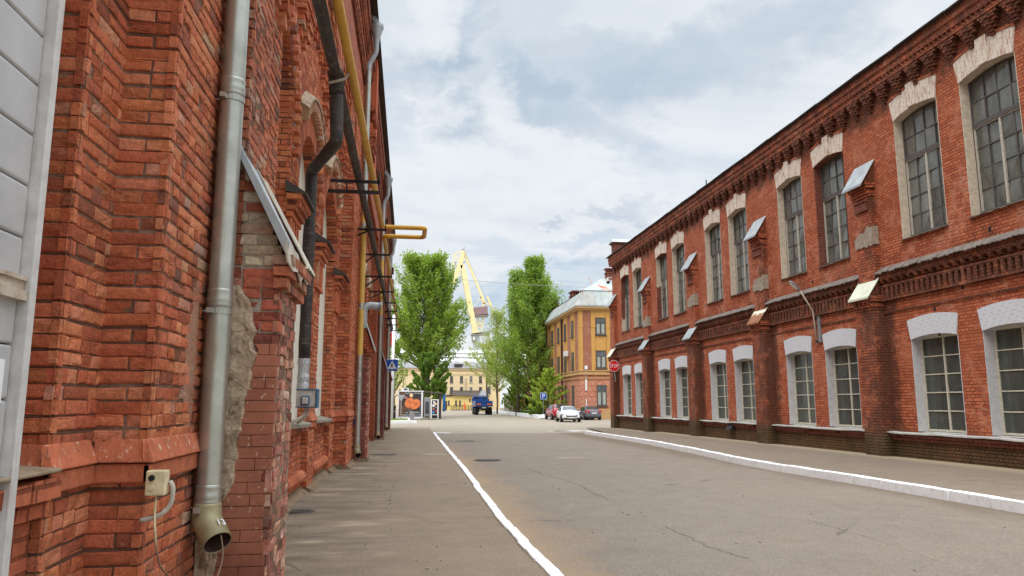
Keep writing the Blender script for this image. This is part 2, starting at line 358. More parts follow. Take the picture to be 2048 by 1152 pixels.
def asphalt(name,c1,c2,dust,sand=False,wall=False,kind=0):
    t=NT(name); p=t.pos(); px=t.sep(p)
    big=t.noise(p,.35,5,.6); mid=t.noise(p,2.2,6,.6); fi=t.noise(p,90,3,.8); gr=t.voro(p,130)
    col=t.mix(t.mr(mid,.3,.7),c1,c2)
    col=t.mix(t.mr(big,.4,.7,0,.5),col,dust)
    col=t.mix(t.mr(fi,.28,.52,.75,0),col,tuple(c*.30 for c in c1)); ag=t.noise(p,34,5,.85); col=t.mix(t.mr(ag,.5,.66,0,.55),col,tuple(min(1,c*1.7) for c in c1)); col=t.mix(t.mr(ag,.47,.32,0,.6),col,tuple(c*.5 for c in c1))
    fl=t.mr(t.noise(p,170,2,.5),.67,.7); col=t.mix(t.m('MULTIPLY',fl,.75),col,srgb(206,196,180))
    ln=t.noise(t.mapv(p,(3.2,.22,1),(3,0,0)),1.1,5,.65); col=t.mix(t.mr(ln,.62,.8,0,.08),col,tuple(c*.6 for c in c1))
    ck=t.voro(t.mapv(p,(.22,.16,1)),1.0,'DISTANCE_TO_EDGE')
    wig=t.noise(p,3.0,4,.7)
    ckm=t.m('MULTIPLY',t.mr(t.m('ADD',ck,t.m('MULTIPLY',t.m('SUBTRACT',wig,.5),.05)),.0022,.0),t.mr(t.noise(p,.5,3),.5,.56))
    ckm=t.m('MULTIPLY',ckm,t.mr(ck,.03,.0))
    col=t.mix(t.m('MULTIPLY',ckm,.55),col,srgb(74,64,56))
    if sand:   # sand washed against the kerb
        k=t.m('ADD',px[0],t.m('MULTIPLY',t.m('SUBTRACT',t.noise(t.mapv(p,(1,.45,1)),1.3,5,.6),.5),1.9))
        sm=t.m('MULTIPLY',t.mr(k,2.25,1.45),t.mr(px[1],36,24)); sm=t.m('MULTIPLY',sm,t.mr(mid,.25,.55,.45,1))
        col=t.mix(t.m('MULTIPLY',sm,.5),col,t.mix(t.mr(fi,.35,.65),srgb(186,154,112),srgb(150,120,84)))
        k2=t.m('ADD',px[0],t.m('MULTIPLY',t.m('SUBTRACT',t.noise(t.mapv(p,(1,.5,1)),1.7,4,.6),.5),1.4))
        col=t.mix(t.m('MULTIPLY',t.mr(k2,8.35,8.95),.6),col,srgb(98,82,64))
    if wall:
        st=t.noise(t.mapv(p,(.5,1.5,1),(0,0,0),(0,0,.5)),1.5,5,.6)
        wm=t.mr(t.m('ADD',px[0],t.m('MULTIPLY',t.m('SUBTRACT',mid,.5),1.2)),.2,-.9)
        col=t.mix(t.m('MULTIPLY',wm,t.mr(st,.45,.6,0,.5)),col,srgb(84,68,54))
        col=t.mix(t.m('MULTIPLY',wm,t.mr(st,.42,.3,0,.55)),col,srgb(196,176,146))
    if kind==2:   # dry foot of the far wall
        wm=t.mr(t.m('ADD',px[0],t.m('MULTIPLY',t.m('SUBTRACT',mid,.5),.8)),13.3,14.1); col=t.mix(t.m('MULTIPLY',wm,.55),col,srgb(176,160,128))
    t.set(col=col,rough=t.mr(mid,.3,.7,.8,.95),spec=.3)
    t.bump(t.m('ADD',t.m('MULTIPLY',fi,.8),t.m('SUBTRACT',t.m('MULTIPLY',mid,.6),t.m('MULTIPLY',ckm,2.0))),.55,.008); return t.mat
M['road']=asphalt('road_asphalt',srgb(126,115,103),srgb(118,107,95),srgb(136,124,109),sand=True)
M['pave']=asphalt('pavement_asphalt',srgb(134,119,101),srgb(120,106,89),srgb(148,132,110),wall=True)
M['paveR']=asphalt('pavement_asphalt_worn',srgb(124,111,96),srgb(112,99,85),srgb(134,120,101),kind=2)
M['yard']=asphalt('yard_asphalt_dusty',srgb(150,139,124),srgb(134,123,108),srgb(160,150,133))
M['earth']=asphalt('bare_ground',srgb(150,138,116),srgb(120,112,92),srgb(170,156,130))
def kerbm():
    t=NT('kerb_whitewash'); p=t.pos(); f=t.noise(p,9,6,.7); g=t.noise(p,45,3,.6)
    col=t.mix(t.mr(f,.3,.7),(.86,.86,.86),(.72,.72,.72)); col=t.mix(t.mr(f,.6,.72,0,.6),col,srgb(168,156,142)); col=t.mix(t.mr(g,.66,.72,0,.45),col,srgb(120,110,100))
    t.set(col=col,rough=.8,spec=.3); t.bump(t.m('ADD',f,g),.5,.008); return t.mat
M['kerb']=kerbm()
def leafm(name,c1,c2,tr=.55):
    t=NT(name); c=t.attr('col','Color')
    d=t.n('ShaderNodeBsdfDiffuse'); q=t.n('ShaderNodeBsdfTranslucent'); gl=t.n('ShaderNodeBsdfGlossy'); gl.inputs['Roughness'].default_value=.45; gl.inputs[0].default_value=(.5,.5,.5,1)
    t.ln(c,d.inputs[0]); t.ln(t.mix(.6,c,(.46,.6,.05),'MIX'),q.inputs[0])
    a=t.n('ShaderNodeMixShader'); a.inputs[0].default_value=tr; t.ln(d.outputs[0],a.inputs[1]); t.ln(q.outputs[0],a.inputs[2])
    b=t.n('ShaderNodeMixShader'); b.inputs[0].default_value=.05; t.ln(a.outputs[0],b.inputs[1]); t.ln(gl.outputs[0],b.inputs[2]); t.ln(b.outputs[0],t.out.inputs[0]); return t.mat
M['leaf']=leafm('leaf_green',0,0)
def bark():
    t=NT('bark_grey'); p=t.pos(); f=t.noise(t.mapv(p,(6,6,1.4)),2,6,.7)
    t.set(col=t.mix(t.mr(f,.3,.7),srgb(60,52,42),srgb(118,106,88)),rough=.95,spec=.1); t.bump(f,.8,.04); return t.mat
M['bark']=bark()
# ================================================================ ground, road, kerbs
def sheet(name,xs_of_y,ys,dz,mat_,nx=1):
    mb=MB()
    for a,b in zip(ys[:-1],ys[1:]):
        xa=xs_of_y(a);xb=xs_of_y(b)
        for k in range(nx):
            f=lambda x,t:x[0]+(x[1]-x[0])*t
            mb.face([(f(xa,k/nx),a,G(a)+dz),(f(xa,(k+1)/nx),a,G(a)+dz),(f(xb,(k+1)/nx),b,G(b)+dz),(f(xb,k/nx),b,G(b)+dz)])
    return tag(mb.build(name,mat_),kind='structure')
def lerpy(tab):
    def f(y):
        if y<=tab[0][0]: return tab[0][1]
        for (a,b),(c,d) in zip(tab[:-1],tab[1:]):
            if y<=c: return b+(d-b)*(y-a)/(c-a)
        return tab[-1][1]
    return f
KL=lerpy([(-10,1.62),(5,1.47),(7.1,1.46),(9,1.40),(10.7,1.37),(14,1.40),(17.5,1.44),(25,1.46),(35,1.50),(43.5,1.54)])
KR=lerpy([(-10,9.6),(10.9,9.14),(13.6,9.08),(15.3,9.02),(17.9,8.92),(20,9.0),(24,9.42),(29.9,9.84),(38,9.9),(41.5,9.84)])
ysn=[-10,0,3,5,7,8,9,10,11,12,13,14,15,16,17,18,19,20,22,24,26,28,30,33,36,39,41,43.5]
sheet('ground',lambda y:(-900,900),[-60,0,15,30,50,120,300,900],-.10,M['earth'])
sheet('yard',lambda y:(-60,24),[43.3,47,50,70,110,170,215],-.066,M['yard'])
sheet('road',lambda y:(KL(y)-.3,KR(y)+.3),ysn,-.05,M['road'])
sheet('pavement',lambda y:(-3.2,KL(y)-.06),[-10]+ysn[1:]+[47,50,53],.0,M['pave'])
sheet('pavement',lambda y:(KR(y)+.1,15.2),[y for y in ysn if y<41.6]+[41.5],.045,M['paveR'])
o=sheet('pavement',lambda y:(11.2+(y-41.5)*.12,15.2),[41.5,44,47,50,52],.0,M['paveR'])
def kerb_run(K,y0,y1,step,w,zt,zb,side,wig,name):
    mb=MB(); y=y0; k=0
    while y<y1-.1:
        st=step*U(.93,1.07); a,b=y+.011,min(y+st,y1)-.011
        dx=U(-wig,wig); dzz=U(-wig,wig)*.5
        for (p,q) in ((a,(a+b)/2),((a+b)/2,b)):
            e=U(-wig,wig)*.6
            xa,xb=K(p)+dx,K(q)+dx+e*0
            xi=[(xa,xa+side*w),(xb,xb+side*w)]
            l0,h0=min(xi[0]),max(xi[0]); l1,h1=min(xi[1]),max(xi[1])
            j=lambda:U(-.006,.006)
            P=[(l0,p,G(p)+zb),(h0,p,G(p)+zb),(h1,q,G(q)+zb),(l1,q,G(q)+zb),(l0+j(),p,G(p)+zt+dzz+j()),(h0+j(),p,G(p)+zt+dzz+j()),(h1+j(),q,G(q)+zt+dzz+j()),(l1+j(),q,G(q)+zt+dzz+j())]
            mb.hexa(P)
        y+=st;k+=1
    o=mb.build(name,M['kerb']); bez(o,.012,2); return tag(o,kind='structure')
kerb_run(KL,-4,43.4,.98,.125,.028,-.2,-1,.012,'kerb')
kerb_run(KR,2,41.4,.88,.19,.125,-.2,1,.008,'kerb')
# kerb returns at the junction
mb=MB(); mb.box(1.5,2.1,43.36,43.5,-.3,G(43)+.03); tag(bez(mb.build('kerb',M['kerb']),.02),kind='structure')
# worn paint scraps on the yard near the crossing
mb=MB()
for (px,py,w,d) in ((880,864,1.0,.5),(1140,860,1.6,.6),(1125,859,.8,.4)):
    p=at(px,py,44.5 if px<1000 else 47); a=V((p.x,p.y,0))
    pts=[];n=11
    for i in range(n):
        t=2*math.pi*i/n; r=U(.6,1); pts.append((a.x+math.cos(t)*w*r,a.y+math.sin(t)*d*r,G(a.y)-.058))
    mb.face(pts)
tag(mb.build('road_marking',M['kerb']),kind='structure')
# pale mortar spill and patches on the left pavement and road
M['patch']=simple('asphalt_patch_pale',srgb(146,134,118),.9,0,.2,5)
M['patchD']=simple('asphalt_patch_dark',srgb(108,98,87),.9,0,.25,5)
def blob(mb,cx,cy,rx,ry,z,n=22,ang=0):
    pts=[]
    ph=[U(0,6.28) for _ in range(3)]
    for i in range(n):
        t=2*math.pi*i/n; r=1+.18*math.sin(2*t+ph[0])+.14*math.sin(3*t+ph[1])+.1*math.sin(7*t+ph[2])
        x,y=math.cos(t)*rx*r,math.sin(t)*ry*r
        X=cx+x*math.cos(ang)-y*math.sin(ang);Y=cy+x*math.sin(ang)+y*math.cos(ang)
        pts.append((X,Y,G(Y)+z))
    mb.face(pts)
for (px,py,Y,rx,ry,mt,z) in ((872,908,22.8,.5,.45,'patch',.0045),(1140,912,22.2,.45,.3,'patch',-.0455),
                             (930,881,30,.9,.5,'patchD',-.0455)):
    r=ray(px,py); p=CAM+r*((G(Y)-EYE)/r.z); m_=MB(); blob(m_,p.x,p.y,rx,ry,z); tag(m_.build('road_patch',M[mt]),kind='structure')
# hairline cracks and a pale scrape
M['crack']=simple('crack_dark',srgb(96,86,76),.95)
def crack(pts,w,mt,z=-.0465,wig=.05):
    mb=MB(); P=[]
    for (a,b) in zip(pts[:-1],pts[1:]):
        n=max(2,int((V(b)-V(a)).length/.12))
        for k in range(n): q=V(a).lerp(V(b),k/n); P.append(V((q.x+U(-wig,wig),q.y+U(-wig,wig),0)))
    for i in range(len(P)-1):
        if R()<.12: continue
        a,b=P[i],P[i+1]; d=(b-a).normalized(); s=V((-d.y,d.x,0)); w0,w1=w*U(.3,1),w*U(.3,1)
        mb.face([(*(a-s*w0)[:2],G(a.y)+z),(*(a+s*w0)[:2],G(a.y)+z),(*(b+s*w1)[:2],G(b.y)+z),(*(b-s*w1)[:2],G(b.y)+z)])
    tag(mb.build('road_crack',M[mt]),kind='structure')
def gq(px,py,z=-.05):
    r=ray(px,py); p=CAM+r*((z-EYE)/r.z); return (p.x,p.y,0)
crack([gq(1050,935),gq(1100,952),gq(1150,966),gq(1215,1000)],.012,'crack')
crack([gq(1330,1050),gq(1370,1072),gq(1420,1095),gq(1500,1120)],.009,'crack')
crack([gq(1620,1040),gq(1700,1066)],.007,'crack'); crack([gq(1715,1068),gq(1770,1084),gq(1840,1108),gq(1900,1130)],.012,'patch',wig=.02)
crack([gq(720,1000,0),gq(800,1030,0),gq(905,1050,0)],.006,'crack',.0035); crack([gq(570,1078,0),gq(760,1076,0),gq(900,1072,0)],.006,'crack',.0035,.02)
# manholes, drain
def ring_cover(name,label,x,y,r,z,slots,m1,m2):
    o=thing(name,label,'manhole cover' if not slots else 'drain grate',(x,y,G(y)+z))
    c=MB(); c.lathe((x,y,G(y)+z),[(r+.06,0),(r+.05,.012),(r,.012),(r-.01,.004)],28); c.build('frame',M[m2],o)
    d=MB(); d.lathe((x,y,G(y)+z+.002),[(r-.01,0),(r-.015,.012),(.0,.013)],28)
    if slots:
        for k in range(-4,5):
            xx=x+k*r*.2; h=math.sqrt(max(0,r*r*.72-(k*r*.2)**2)); d.box(xx-.035,xx+.035,y-h,y+h,G(y)+z+.016,G(y)+z+.028)
    else:
        for k in range(-3,4):
            xx=x+k*r*.25; h=math.sqrt(max(0,r*r*.7-(k*r*.25)**2)); d.box(xx-.02,xx+.02,y-h,y+h,G(y)+z+.012,G(y)+z+.02)
    d.build('lid',M[m1],o); return o
M['castiron']=simple('cast_iron',srgb(78,72,66),.6,.4,.3,20)
def gp(px,py,z=0):
    r=ray(px,py); return CAM+r*((z-EYE)/r.z)
p=gp(975,919,-.05); ring_cover('drain_grate','round slotted iron drain grate in the road beside the sandy kerb','drain',0,0,0,False,0,0) if 0 else ring_cover('drain_grate','round slotted iron drain grate in the road beside the sandy kerb',p.x,p.y,.36,-.05,True,'castiron','castiron')
p=gp(932,881,-.1); ring_cover('manhole_cover','plain iron manhole cover in a dark patch of road before the junction',p.x,p.y,.36,-.05,False,'castiron','castiron')
p=gp(596,1024,0); ring_cover('manhole_cover','small dark manhole cover on the left pavement close to the big silver downpipe',p.x,p.y,.19,.0,False,'castiron','castiron')
p=gp(768,907,0); ring_cover('manhole_cover','flat dark manhole cover on the left pavement past the second buttress',p.x,p.y,.36,.0,False,'castiron','castiron')
# litter of tiny stones on the left pavement
mb=MB()
for k in range(40):
    x=U(-1.4,1.2); y=U(5,22)**1.0; s=U(.006,.016); mb.obox((x,y,G(y)+s*.5),(s,0,0),(0,s*U(.6,1.2),0),(0,0,s*.6),0)
for k in range(40):
    x=U(1.6,8.5); y=U(6,24); s=U(.006,.016); mb.obox((x,y,G(y)-.05+s*.5),(s,0,0),(0,s,0),(0,0,s*.6),0)
tag(mb.build('grit',M['concrete']),'scattered grit and tiny pale stones on the asphalt','grit',kind='stuff')
# ================================================================ right-hand brick building
XW=14.35
Y0=[19.56,26.79,34.13,41.50,48.88]          # far jamb of the first window of each bay
PIER=[(20.7,21.6),(27.9,28.85),(35.3,36.2),(42.75,43.65),(50.1,51.0)]
PIERX=[(13.35,14.25)]+PIER
YN,YF=11.6,51.15
WW=1.82
bldR=thing('brick_factory','long two storey orange brick factory with sloped buttress caps along the right pavement','building',(XW,31,0))
wins=[]
for y in Y0: wins+= [y,y-2.72]
def arc(y0,y1,z,rise,n=8): return [(y0+(y1-y0)*k/n, z+rise*(1-(2*k/n-1)**2)) for k in range(n+1)]
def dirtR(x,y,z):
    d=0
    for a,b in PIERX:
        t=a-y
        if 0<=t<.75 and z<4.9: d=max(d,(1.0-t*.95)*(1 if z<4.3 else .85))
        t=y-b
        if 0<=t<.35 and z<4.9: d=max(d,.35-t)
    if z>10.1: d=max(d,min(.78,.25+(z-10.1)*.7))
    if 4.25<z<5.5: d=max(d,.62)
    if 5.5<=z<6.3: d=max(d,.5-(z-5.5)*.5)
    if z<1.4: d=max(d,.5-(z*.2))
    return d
def build_right_wall():
    mb=MB()
    ys=set([YN,YF]); 
    for w in wins: ys|={w,w-WW}
    for a,b in PIERX: ys|={a-.75,a-.4,a-.15,a,b,b+.35}
    ys=sorted(y for y in ys if YN<=y<=YF)
    full=[]
    for a,b in zip(ys[:-1],ys[1:]):
        n=max(1,int((b-a)/.5)); full+=[a+(b-a)*k/n for k in range(n)]
    full.append(YF)
    zs=[-.4,.2,.78,1.4,2,2.6,3.2,3.8,4.25,4.9,5.5,5.95,6.37,7,7.6,8.2,8.8,9.4,10.0,10.4,10.8,11.3,12.0]
    def col(a,b,z0,z1):
        zz=[z0]+[z for z in zs if z0+.02<z<z1-.02]+[z1]
        for c,d in zip(zz[:-1],zz[1:]): mb.face([(XW,b,c),(XW,a,c),(XW,a,d),(XW,b,d)])
    for a,b in zip(full[:-1],full[1:]):
        mid=(a+b)/2; w=next((w for w in wins if w-WW<mid<w),None)
        if w is None: col(a,b,-.4,12.0)
        else:
            ar=lambda y,z,r:z+r*(1-(2*(w-y)/WW-1)**2)
            col(a,b,-.4,.77); 
            za=[ar(a,3.39,.09),ar(b,3.39,.09)]; zt=4.25
            mb.face([(XW,b,za[1]),(XW,a,za[0]),(XW,a,zt),(XW,b,zt)]); col(a,b,zt,6.36)
            za=[ar(a,9.99,.13),ar(b,9.99,.13)]; zt=10.8
            mb.face([(XW,b,za[1]),(XW,a,za[0]),(XW,a,zt),(XW,b,zt)]); col(a,b,zt,12.0)
    # end walls, back
    for y in (YN,YF): mb.face([(XW,y,-.4),(XW+9,y,-.4),(XW+9,y,12),(XW,y,12)])
    mb.face([(XW+9,YN,-.4),(XW+9,YF,-.4),(XW+9,YF,12),(XW+9,YN,12)])
    mb.build('wall',M['brickR'],bldR,dirt=dirtR)
build_right_wall()
# ------ windows
kindU=['cream','cream','cream','brick','cream','cream','brickcream','worn','brickcream','cream']
def window_low(y,idx):
    f=MB(); X0,X1=XW+.27,XW+.33; a,b=y,y-WW; zb=.8
    ar=lambda yy:3.39+.09*(1-(2*(y-yy)/WW-1)**2)
    f.box(X0,X1,a-.055,a,zb,3.42); f.box(X0,X1,b,b+.055,zb,3.42)
    f.box(X0,X1,b+.055,a-.055,zb,zb+.06)
    N=8
    for k in range(N):
        p=b+(a-b)*k/N;q=b+(a-b)*(k+1)/N
        f.hexa([(X0,p,3.395),(X1,p,3.395),(X1,q,3.395),(X0,q,3.395),(X0,p,ar(p)+.03),(X1,p,ar(p)+.03),(X1,q,ar(q)+.03),(X0,q,ar(q)+.03)])
    mid=(a+b)/2; f.box(X0-.008,X1-.01,mid-.024,mid+.024,zb+.06,3.395)
    for k in range(1,5): 
        z=zb+.06+(3.395-zb-.06)*k/5; f.box(X0+.006,X1-.012,b+.055,a-.055,z-.016,z+.016)
    o=f.build('window',M['frameL'],bldR); bez(o,.006,1)
    g=MB()
    for c in range(2):
        for r in range(5):
            y0_,y1_=(b+.05,mid-.03) if c==0 else (mid+.03,a-.05)
            z0_=zb+.05+(3.395-zb-.06)*r/5; z1_=zb+.07+(3.395-zb-.06)*(r+1)/5
            t=[U(-.006,.006) for _ in range(4)]; X=XW+.30
            g.face([(X+t[3],y0_,z1_),(X+t[2],y1_,z1_),(X+t[1],y1_,z0_),(X+t[0],y0_,z0_)])
    g.build('glass',M['glassL'],o)
    # dim room behind and net curtains
    r=MB(); r.box(XW+.36,XW+1.6,b-.3,a+.3,.6,3.7); r.f=[r.f[i] for i in (0,1,2,3,4)]; r.m=r.m[:5]; r.c=r.c[:5]; r.build('room_niche',M['room'],o)
    cu=MB()
    for (u0,u1) in ((a-.42,a-.02),(b+.02,b+.30)) if idx%3!=1 else ((a-.30,a-.02),(mid-.2,mid+.12),(b+.02,b+.25)):
        n=16
        for k in range(n):
            p=u0+(u1-u0)*k/n;q=u0+(u1-u0)*(k+1)/n
            xa=XW+.46+.03*math.sin(k*1.5);xb=XW+.46+.03*math.sin((k+1)*1.5)
            cu.face([(xa,p,.82),(xb,q,.82),(xb,q,3.4),(xa,p,3.4)])
    cu.build('curtain',M['curtain'],o,smooth=True)
    # reveal (splayed plaster cheeks and soffit)
    v=MB()
    v.hexa([(XW-.004,a,.79),(XW+.28,a-.0,.79),(XW+.28,a+.02,.79),(XW-.004,a+.02,.79),(XW-.004,a,3.4),(XW+.28,a,3.4),(XW+.28,a+.02,3.4),(XW-.004,a+.02,3.4)])
    v.box(XW-.004,XW+.28,b-.02,b,.79,3.4)
    for k in range(N):
        p=b+(a-b)*k/N;q=b+(a-b)*(k+1)/N
        v.hexa([(XW-.003,p,ar(p)),(XW+.28,p,ar(p)),(XW+.28,q,ar(q)),(XW-.003,q,ar(q)),(XW-.003,p,ar(p)+.02),(XW+.28,p,ar(p)+.02),(XW+.28,q,ar(q)+.02),(XW-.003,q,ar(q)+.02)])
    v.build('reveal',M['revealWhite'],o)
    arch_block(y,3.39,.09,.55,.11,.1,M['whiteArch'],o,False)
    return o
def arch_block(y,z,rise,h,rise2,fl,mt,o,key):
    a,b=y,y-WW; m_=MB(); N=12
    for k in range(N):
        t0,t1=k/N,(k+1)/N
        lo=lambda t:(b+(a-b)*t, z+rise*(1-(2*t-1)**2)); hi=lambda t:(b-fl+(a-b+2*fl)*t, z+h+rise2*(1-(2*t-1)**2))
        x0=XW-.035; x1=XW-.002
        P=[lo(t0),lo(t1),hi(t1),hi(t0)]
        m_.prism([(x0,p[0],p[1]) for p in P],(x1-x0,0,0))
    if key:
        mid=(a+b)/2; w1,w2=.15,.19
        zt=z+h+rise2+.09; zb=z+rise-.01
        m_.prism([(XW-.075,mid-w1,zb+.02),(XW-.075,mid+w1,zb+.02),(XW-.075,mid+w2,zt),(XW-.075,mid-w2,zt)],(.07,0,0))
    q=m_.build('arch',mt,o); return q
def window_up(y,idx):
    a,b=y,y-WW; zb=6.42; X0,X1=XW+.26,XW+.33
    ar=lambda yy:9.99+.13*(1-(2*(y-yy)/WW-1)**2)
    f=MB(); N=10
    f.box(X0,X1,a-.05,a,zb,10.0); f.box(X0,X1,b,b+.05,zb,10.0); f.box(X0,X1,b+.05,a-.05,zb,zb+.06)
    for k in range(N):
        p=b+(a-b)*k/N;q=b+(a-b)*(k+1)/N
        f.hexa([(X0,p,ar(p)-.05),(X1,p,ar(p)-.05),(X1,q,ar(q)-.05),(X0,q,ar(q)-.05),(X0,p,ar(p)+.03),(X1,p,ar(p)+.03),(X1,q,ar(q)+.03),(X0,q,ar(q)+.03)])
    zt=8.78; f.box(X0-.03,X1,b+.05,a-.05,zt-.06,zt+.06)
    cy=[b+.05+(a-b-.1)*k/4 for k in range(5)]
    for k in (1,2,3):
        w=.014
        top=ar(cy[k])-.05; f.box(X0+.015,X1-.02,cy[k]-w,cy[k]+w,zt+.06,top)
        if k!=2: f.box(X0+.015,X1-.02,cy[k]-w,cy[k]+w,zb+.06,zt-.06)
    rows=[zb+.06+(zt-.12-zb)*k/4 for k in range(5)]
    for k in (1,2,3): f.box(X0+.018,X1-.022,b+.05,a-.05,rows[k]-.013,rows[k]+.013)
    zr=zt+.06+.58; f.box(X0+.018,X1-.022,b+.05,a-.05,zr-.013,zr+.013)
    o=f.build('window',M['frameU'],bldR)
    pf=MB(); pf.box(X0-.012,X1-.03,cy[2]-.03,cy[2]+.03,zb+.06,zt-.06)
    pf.box(X0-.012,X1-.03,a-.085,a-.05,zb+.06,zt-.06); pf.box(X0-.012,X1-.03,b+.05,b+.075,zb+.06,zt-.06)
    pf.box(X0-.010,X1-.03,cy[0]+.03,cy[4]-.04,zt-.085,zt-.06)
    pf.build('pale_mullion',M['frameP'],o)
    g=MB()
    def pane(y0_,y1_,z0_,z1_,z2_=None):
        t=[U(-.02,.02) for _ in range(4)]; X=XW+.30; s=U(.5,1.4); tn=U(-.06,.06)
        c=(s*(1+tn),s,s*(1-tn)); 
        if R()<.12: c=(1.5,1.6,1.7)
        g.face([(X+t[3],y0_,z1_),(X+t[2],y1_,z2_ or z1_),(X+t[1],y1_,z0_),(X+t[0],y0_,z0_)],0,c)
    for k in range(4):
        for r in range(4): pane(cy[k],cy[k+1],rows[r],rows[r+1])
        pane(cy[k],cy[k+1],zt+.05,zr); pane(cy[k],cy[k+1],zr,ar(cy[k])-.02,ar(cy[k+1])-.02)
    g.build('glass',M['glassU'],o)
    kd=kindU[idx]; mt={'cream':'revealCream','brick':'brickDark','brickcream':'brickDark','worn':'revealCream'}[kd]
    v=MB(); v.box(XW-.004,XW+.28,a,a+.02,6.38,10.0); v.box(XW-.004,XW+.28,b-.02,b,6.38,10.0)
    for k in range(N):
        p=b+(a-b)*k/N;q=b+(a-b)*(k+1)/N
        v.hexa([(XW-.003,p,ar(p)),(XW+.28,p,ar(p)),(XW+.28,q,ar(q)),(XW-.003,q,ar(q)),(XW-.003,p,ar(p)+.02),(XW+.28,p,ar(p)+.02),(XW+.28,q,ar(q)+.02),(XW-.003,q,ar(q)+.02)])
    v.build('reveal',M[mt],o)
    if kd in('brickcream',):
        v=MB(); v.prism([(XW-.006,a-.012,6.39),(XW+.26,a-.012,6.39),(XW+.26,a-.012,7.3),(XW+.12,a-.012,7.16),(XW-.006,a-.012,7.35)] if idx==8 else [(XW-.006,a-.012,8.35),(XW+.1,a-.012,8.28),(XW+.26,a-.012,8.4),(XW+.26,a-.012,10),(XW-.006,a-.012,10)],(0,.011,0)); v.build('plaster_patch',M['revealCream'],o)
    arch_block(y,9.99,.13,.62,.14,.12,M['creamArch'],o,True)
    # thin red brick label course over the arch
    m_=MB()
    for k in range(14):
        if k==7: m_.build('label_course',M['brickR'],o,dirt=lambda x,y,z:.1); m_=MB()
        t0,t1=k/14,(k+1)/14
        if abs((t0+t1)/2-.5)<.11: continue
        P=lambda t,dz:(b-.14+(a-b+.28)*t,9.99+.62+.14*(1-(2*t-1)**2)+dz)
        m_.prism([(XW-.06,*P(t0,.002)),(XW-.06,*P(t1,.002)),(XW-.06,*P(t1,.07)),(XW-.06,*P(t0,.07))],(.058,0,0))
    m_.build('label_course',M['brickR'],o,dirt=lambda x,y,z:.1)
    # sill
    s=MB(); N=9
    for k in range(N):
        p=b-.06+(a-b+.12)*k/N;q=b-.06+(a-b+.12)*(k+1)/N; d=U(-.012,.012)
        s.hexa([(XW-.1,p,6.31+d),(XW+.28,p,6.37),(XW+.28,q,6.37),(XW-.1,q,6.31+d),(XW-.1,p,6.335+d),(XW+.28,p,6.42),(XW+.28,q,6.42),(XW-.1,q,6.335+d)])
    s.build('sill',M['strip'],o)
    return o
for i,w in enumerate(wins): window_low(w,i); window_up(w,i)
# ------ buttresses
capmat_lo=['sheet','sheetCream','rustcap','sheet','sheet','sheetCream']
for i,(a,b) in enumerate(PIERX):
    f=MB(); xf=14.0
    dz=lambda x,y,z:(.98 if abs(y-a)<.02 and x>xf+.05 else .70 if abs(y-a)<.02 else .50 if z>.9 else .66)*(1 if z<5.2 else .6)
    mid=[.0,.5,1.2,2,3,3.7,4.3]
    for z0,z1 in zip([-.4]+mid,mid+[4.42]): f.box(xf,XW+.02,a,b,z0,z1)
    # corbelled head
    steps=[(4.42,4.50,.03),(4.50,4.585,.07),(4.67,4.755,.10),(4.755,4.84,.13)]
    for z0,z1,e in steps: f.box(xf-e,XW+.01,a-e*.5,b+e*.5,z0+.001,z1-.001)
    for k in range(4): 
        yy=a+(b-a)*(k+.5)/4; f.box(xf-.1,xf+.2,yy-.07,yy+.07,4.586,4.669)
    f.box(xf-.02,XW,a,b,4.586,4.669)
    # wedge under the cap
    f.prism([(xf-.1,a+.004,4.84),(XW+.01,a+.004,4.84),(XW+.01,a+.004,5.52)],(0,b-a-.008,0))
    # upper, slimmer part
    xu=14.16
    f.box(xu,XW+.02,a+.02,b-.02,5.3,8.0)
    for z0,z1,e in ((8.0,8.085,.03),(8.085,8.17,.07),(8.255,8.34,.13),(8.34,8.42,.17)): f.box(xu-e,XW+.01,a-e*.3,b+e*.3,z0+.001,z1-.001)
    for k in range(4):
        yy=a+(b-a)*(k+.5)/4; f.box(xu-.1,xu+.1,yy-.07,yy+.07,8.171,8.254)
    f.box(xu-.03,XW,a+.02,b-.02,8.171,8.254)
    f.prism([(xu-.17,a,8.42),(XW+.01,a,8.42),(XW+.01,a,9.1)],(0,b-a,0))
    o=f.build('buttress',M['brickR'],bldR,dirt=dz)
    c=MB()
    def cap(x0,z0,x1,z1,y0,y1,m_):
        d=V((x1-x0,0,z1-z0)); nrm=V((d.z,0,-d.x)).normalized()*-.03
        c.prism([V((x0,y0,z0)),V((x1,y0,z1)),V((x1,y0,z1))+nrm,V((x0,y0,z0))+nrm],(0,y1-y0,0))
        c.box(x1-.015,x1+.012,y0,y1,z1-.07,z1+.005)
    cap(XW,5.60,13.80,4.80,a-.07,b+.07,0); bez(c.build('lower_cap',M[capmat_lo[i]],o),.006,1)
    c=MB(); cap(XW,9.18,13.84,8.36,a-.07,b+.07,0); bez(c.build('upper_cap',M['sheet'],o),.006,1)
    c=MB(); c.box(xu-.055,xu+.01,a+.16,b-.16,7.62,7.86); c.box(xu-.1,xu+.01,a+.13,b-.13,7.86,7.9); c.box(xu-.075,xu+.01,a+.13,b-.13,7.57,7.62); c.build('vent_hood',M['brickDark'],o)
    if i in (1,2,3,4):
        c=MB(); n=9; P=[]
        zc=6.75 if i%2 else 6.45
        for k in range(n+1): P.append((a+.0+(b-a)*k/n, zc-.32+U(-.05,.05)))
        for k in range(n,-1,-1): P.append((a+(b-a)*k/n, zc+.3+U(-.08,.08)-(.25*k/n)))
        c.prism([(xu-.035,p,z) for p,z in P],(.034,0,0))
        c.box(xu-.03,XW-.004,a-.02,a+.019,zc-.3,zc+.28); c.build('cement_patch',M['cement'],o)
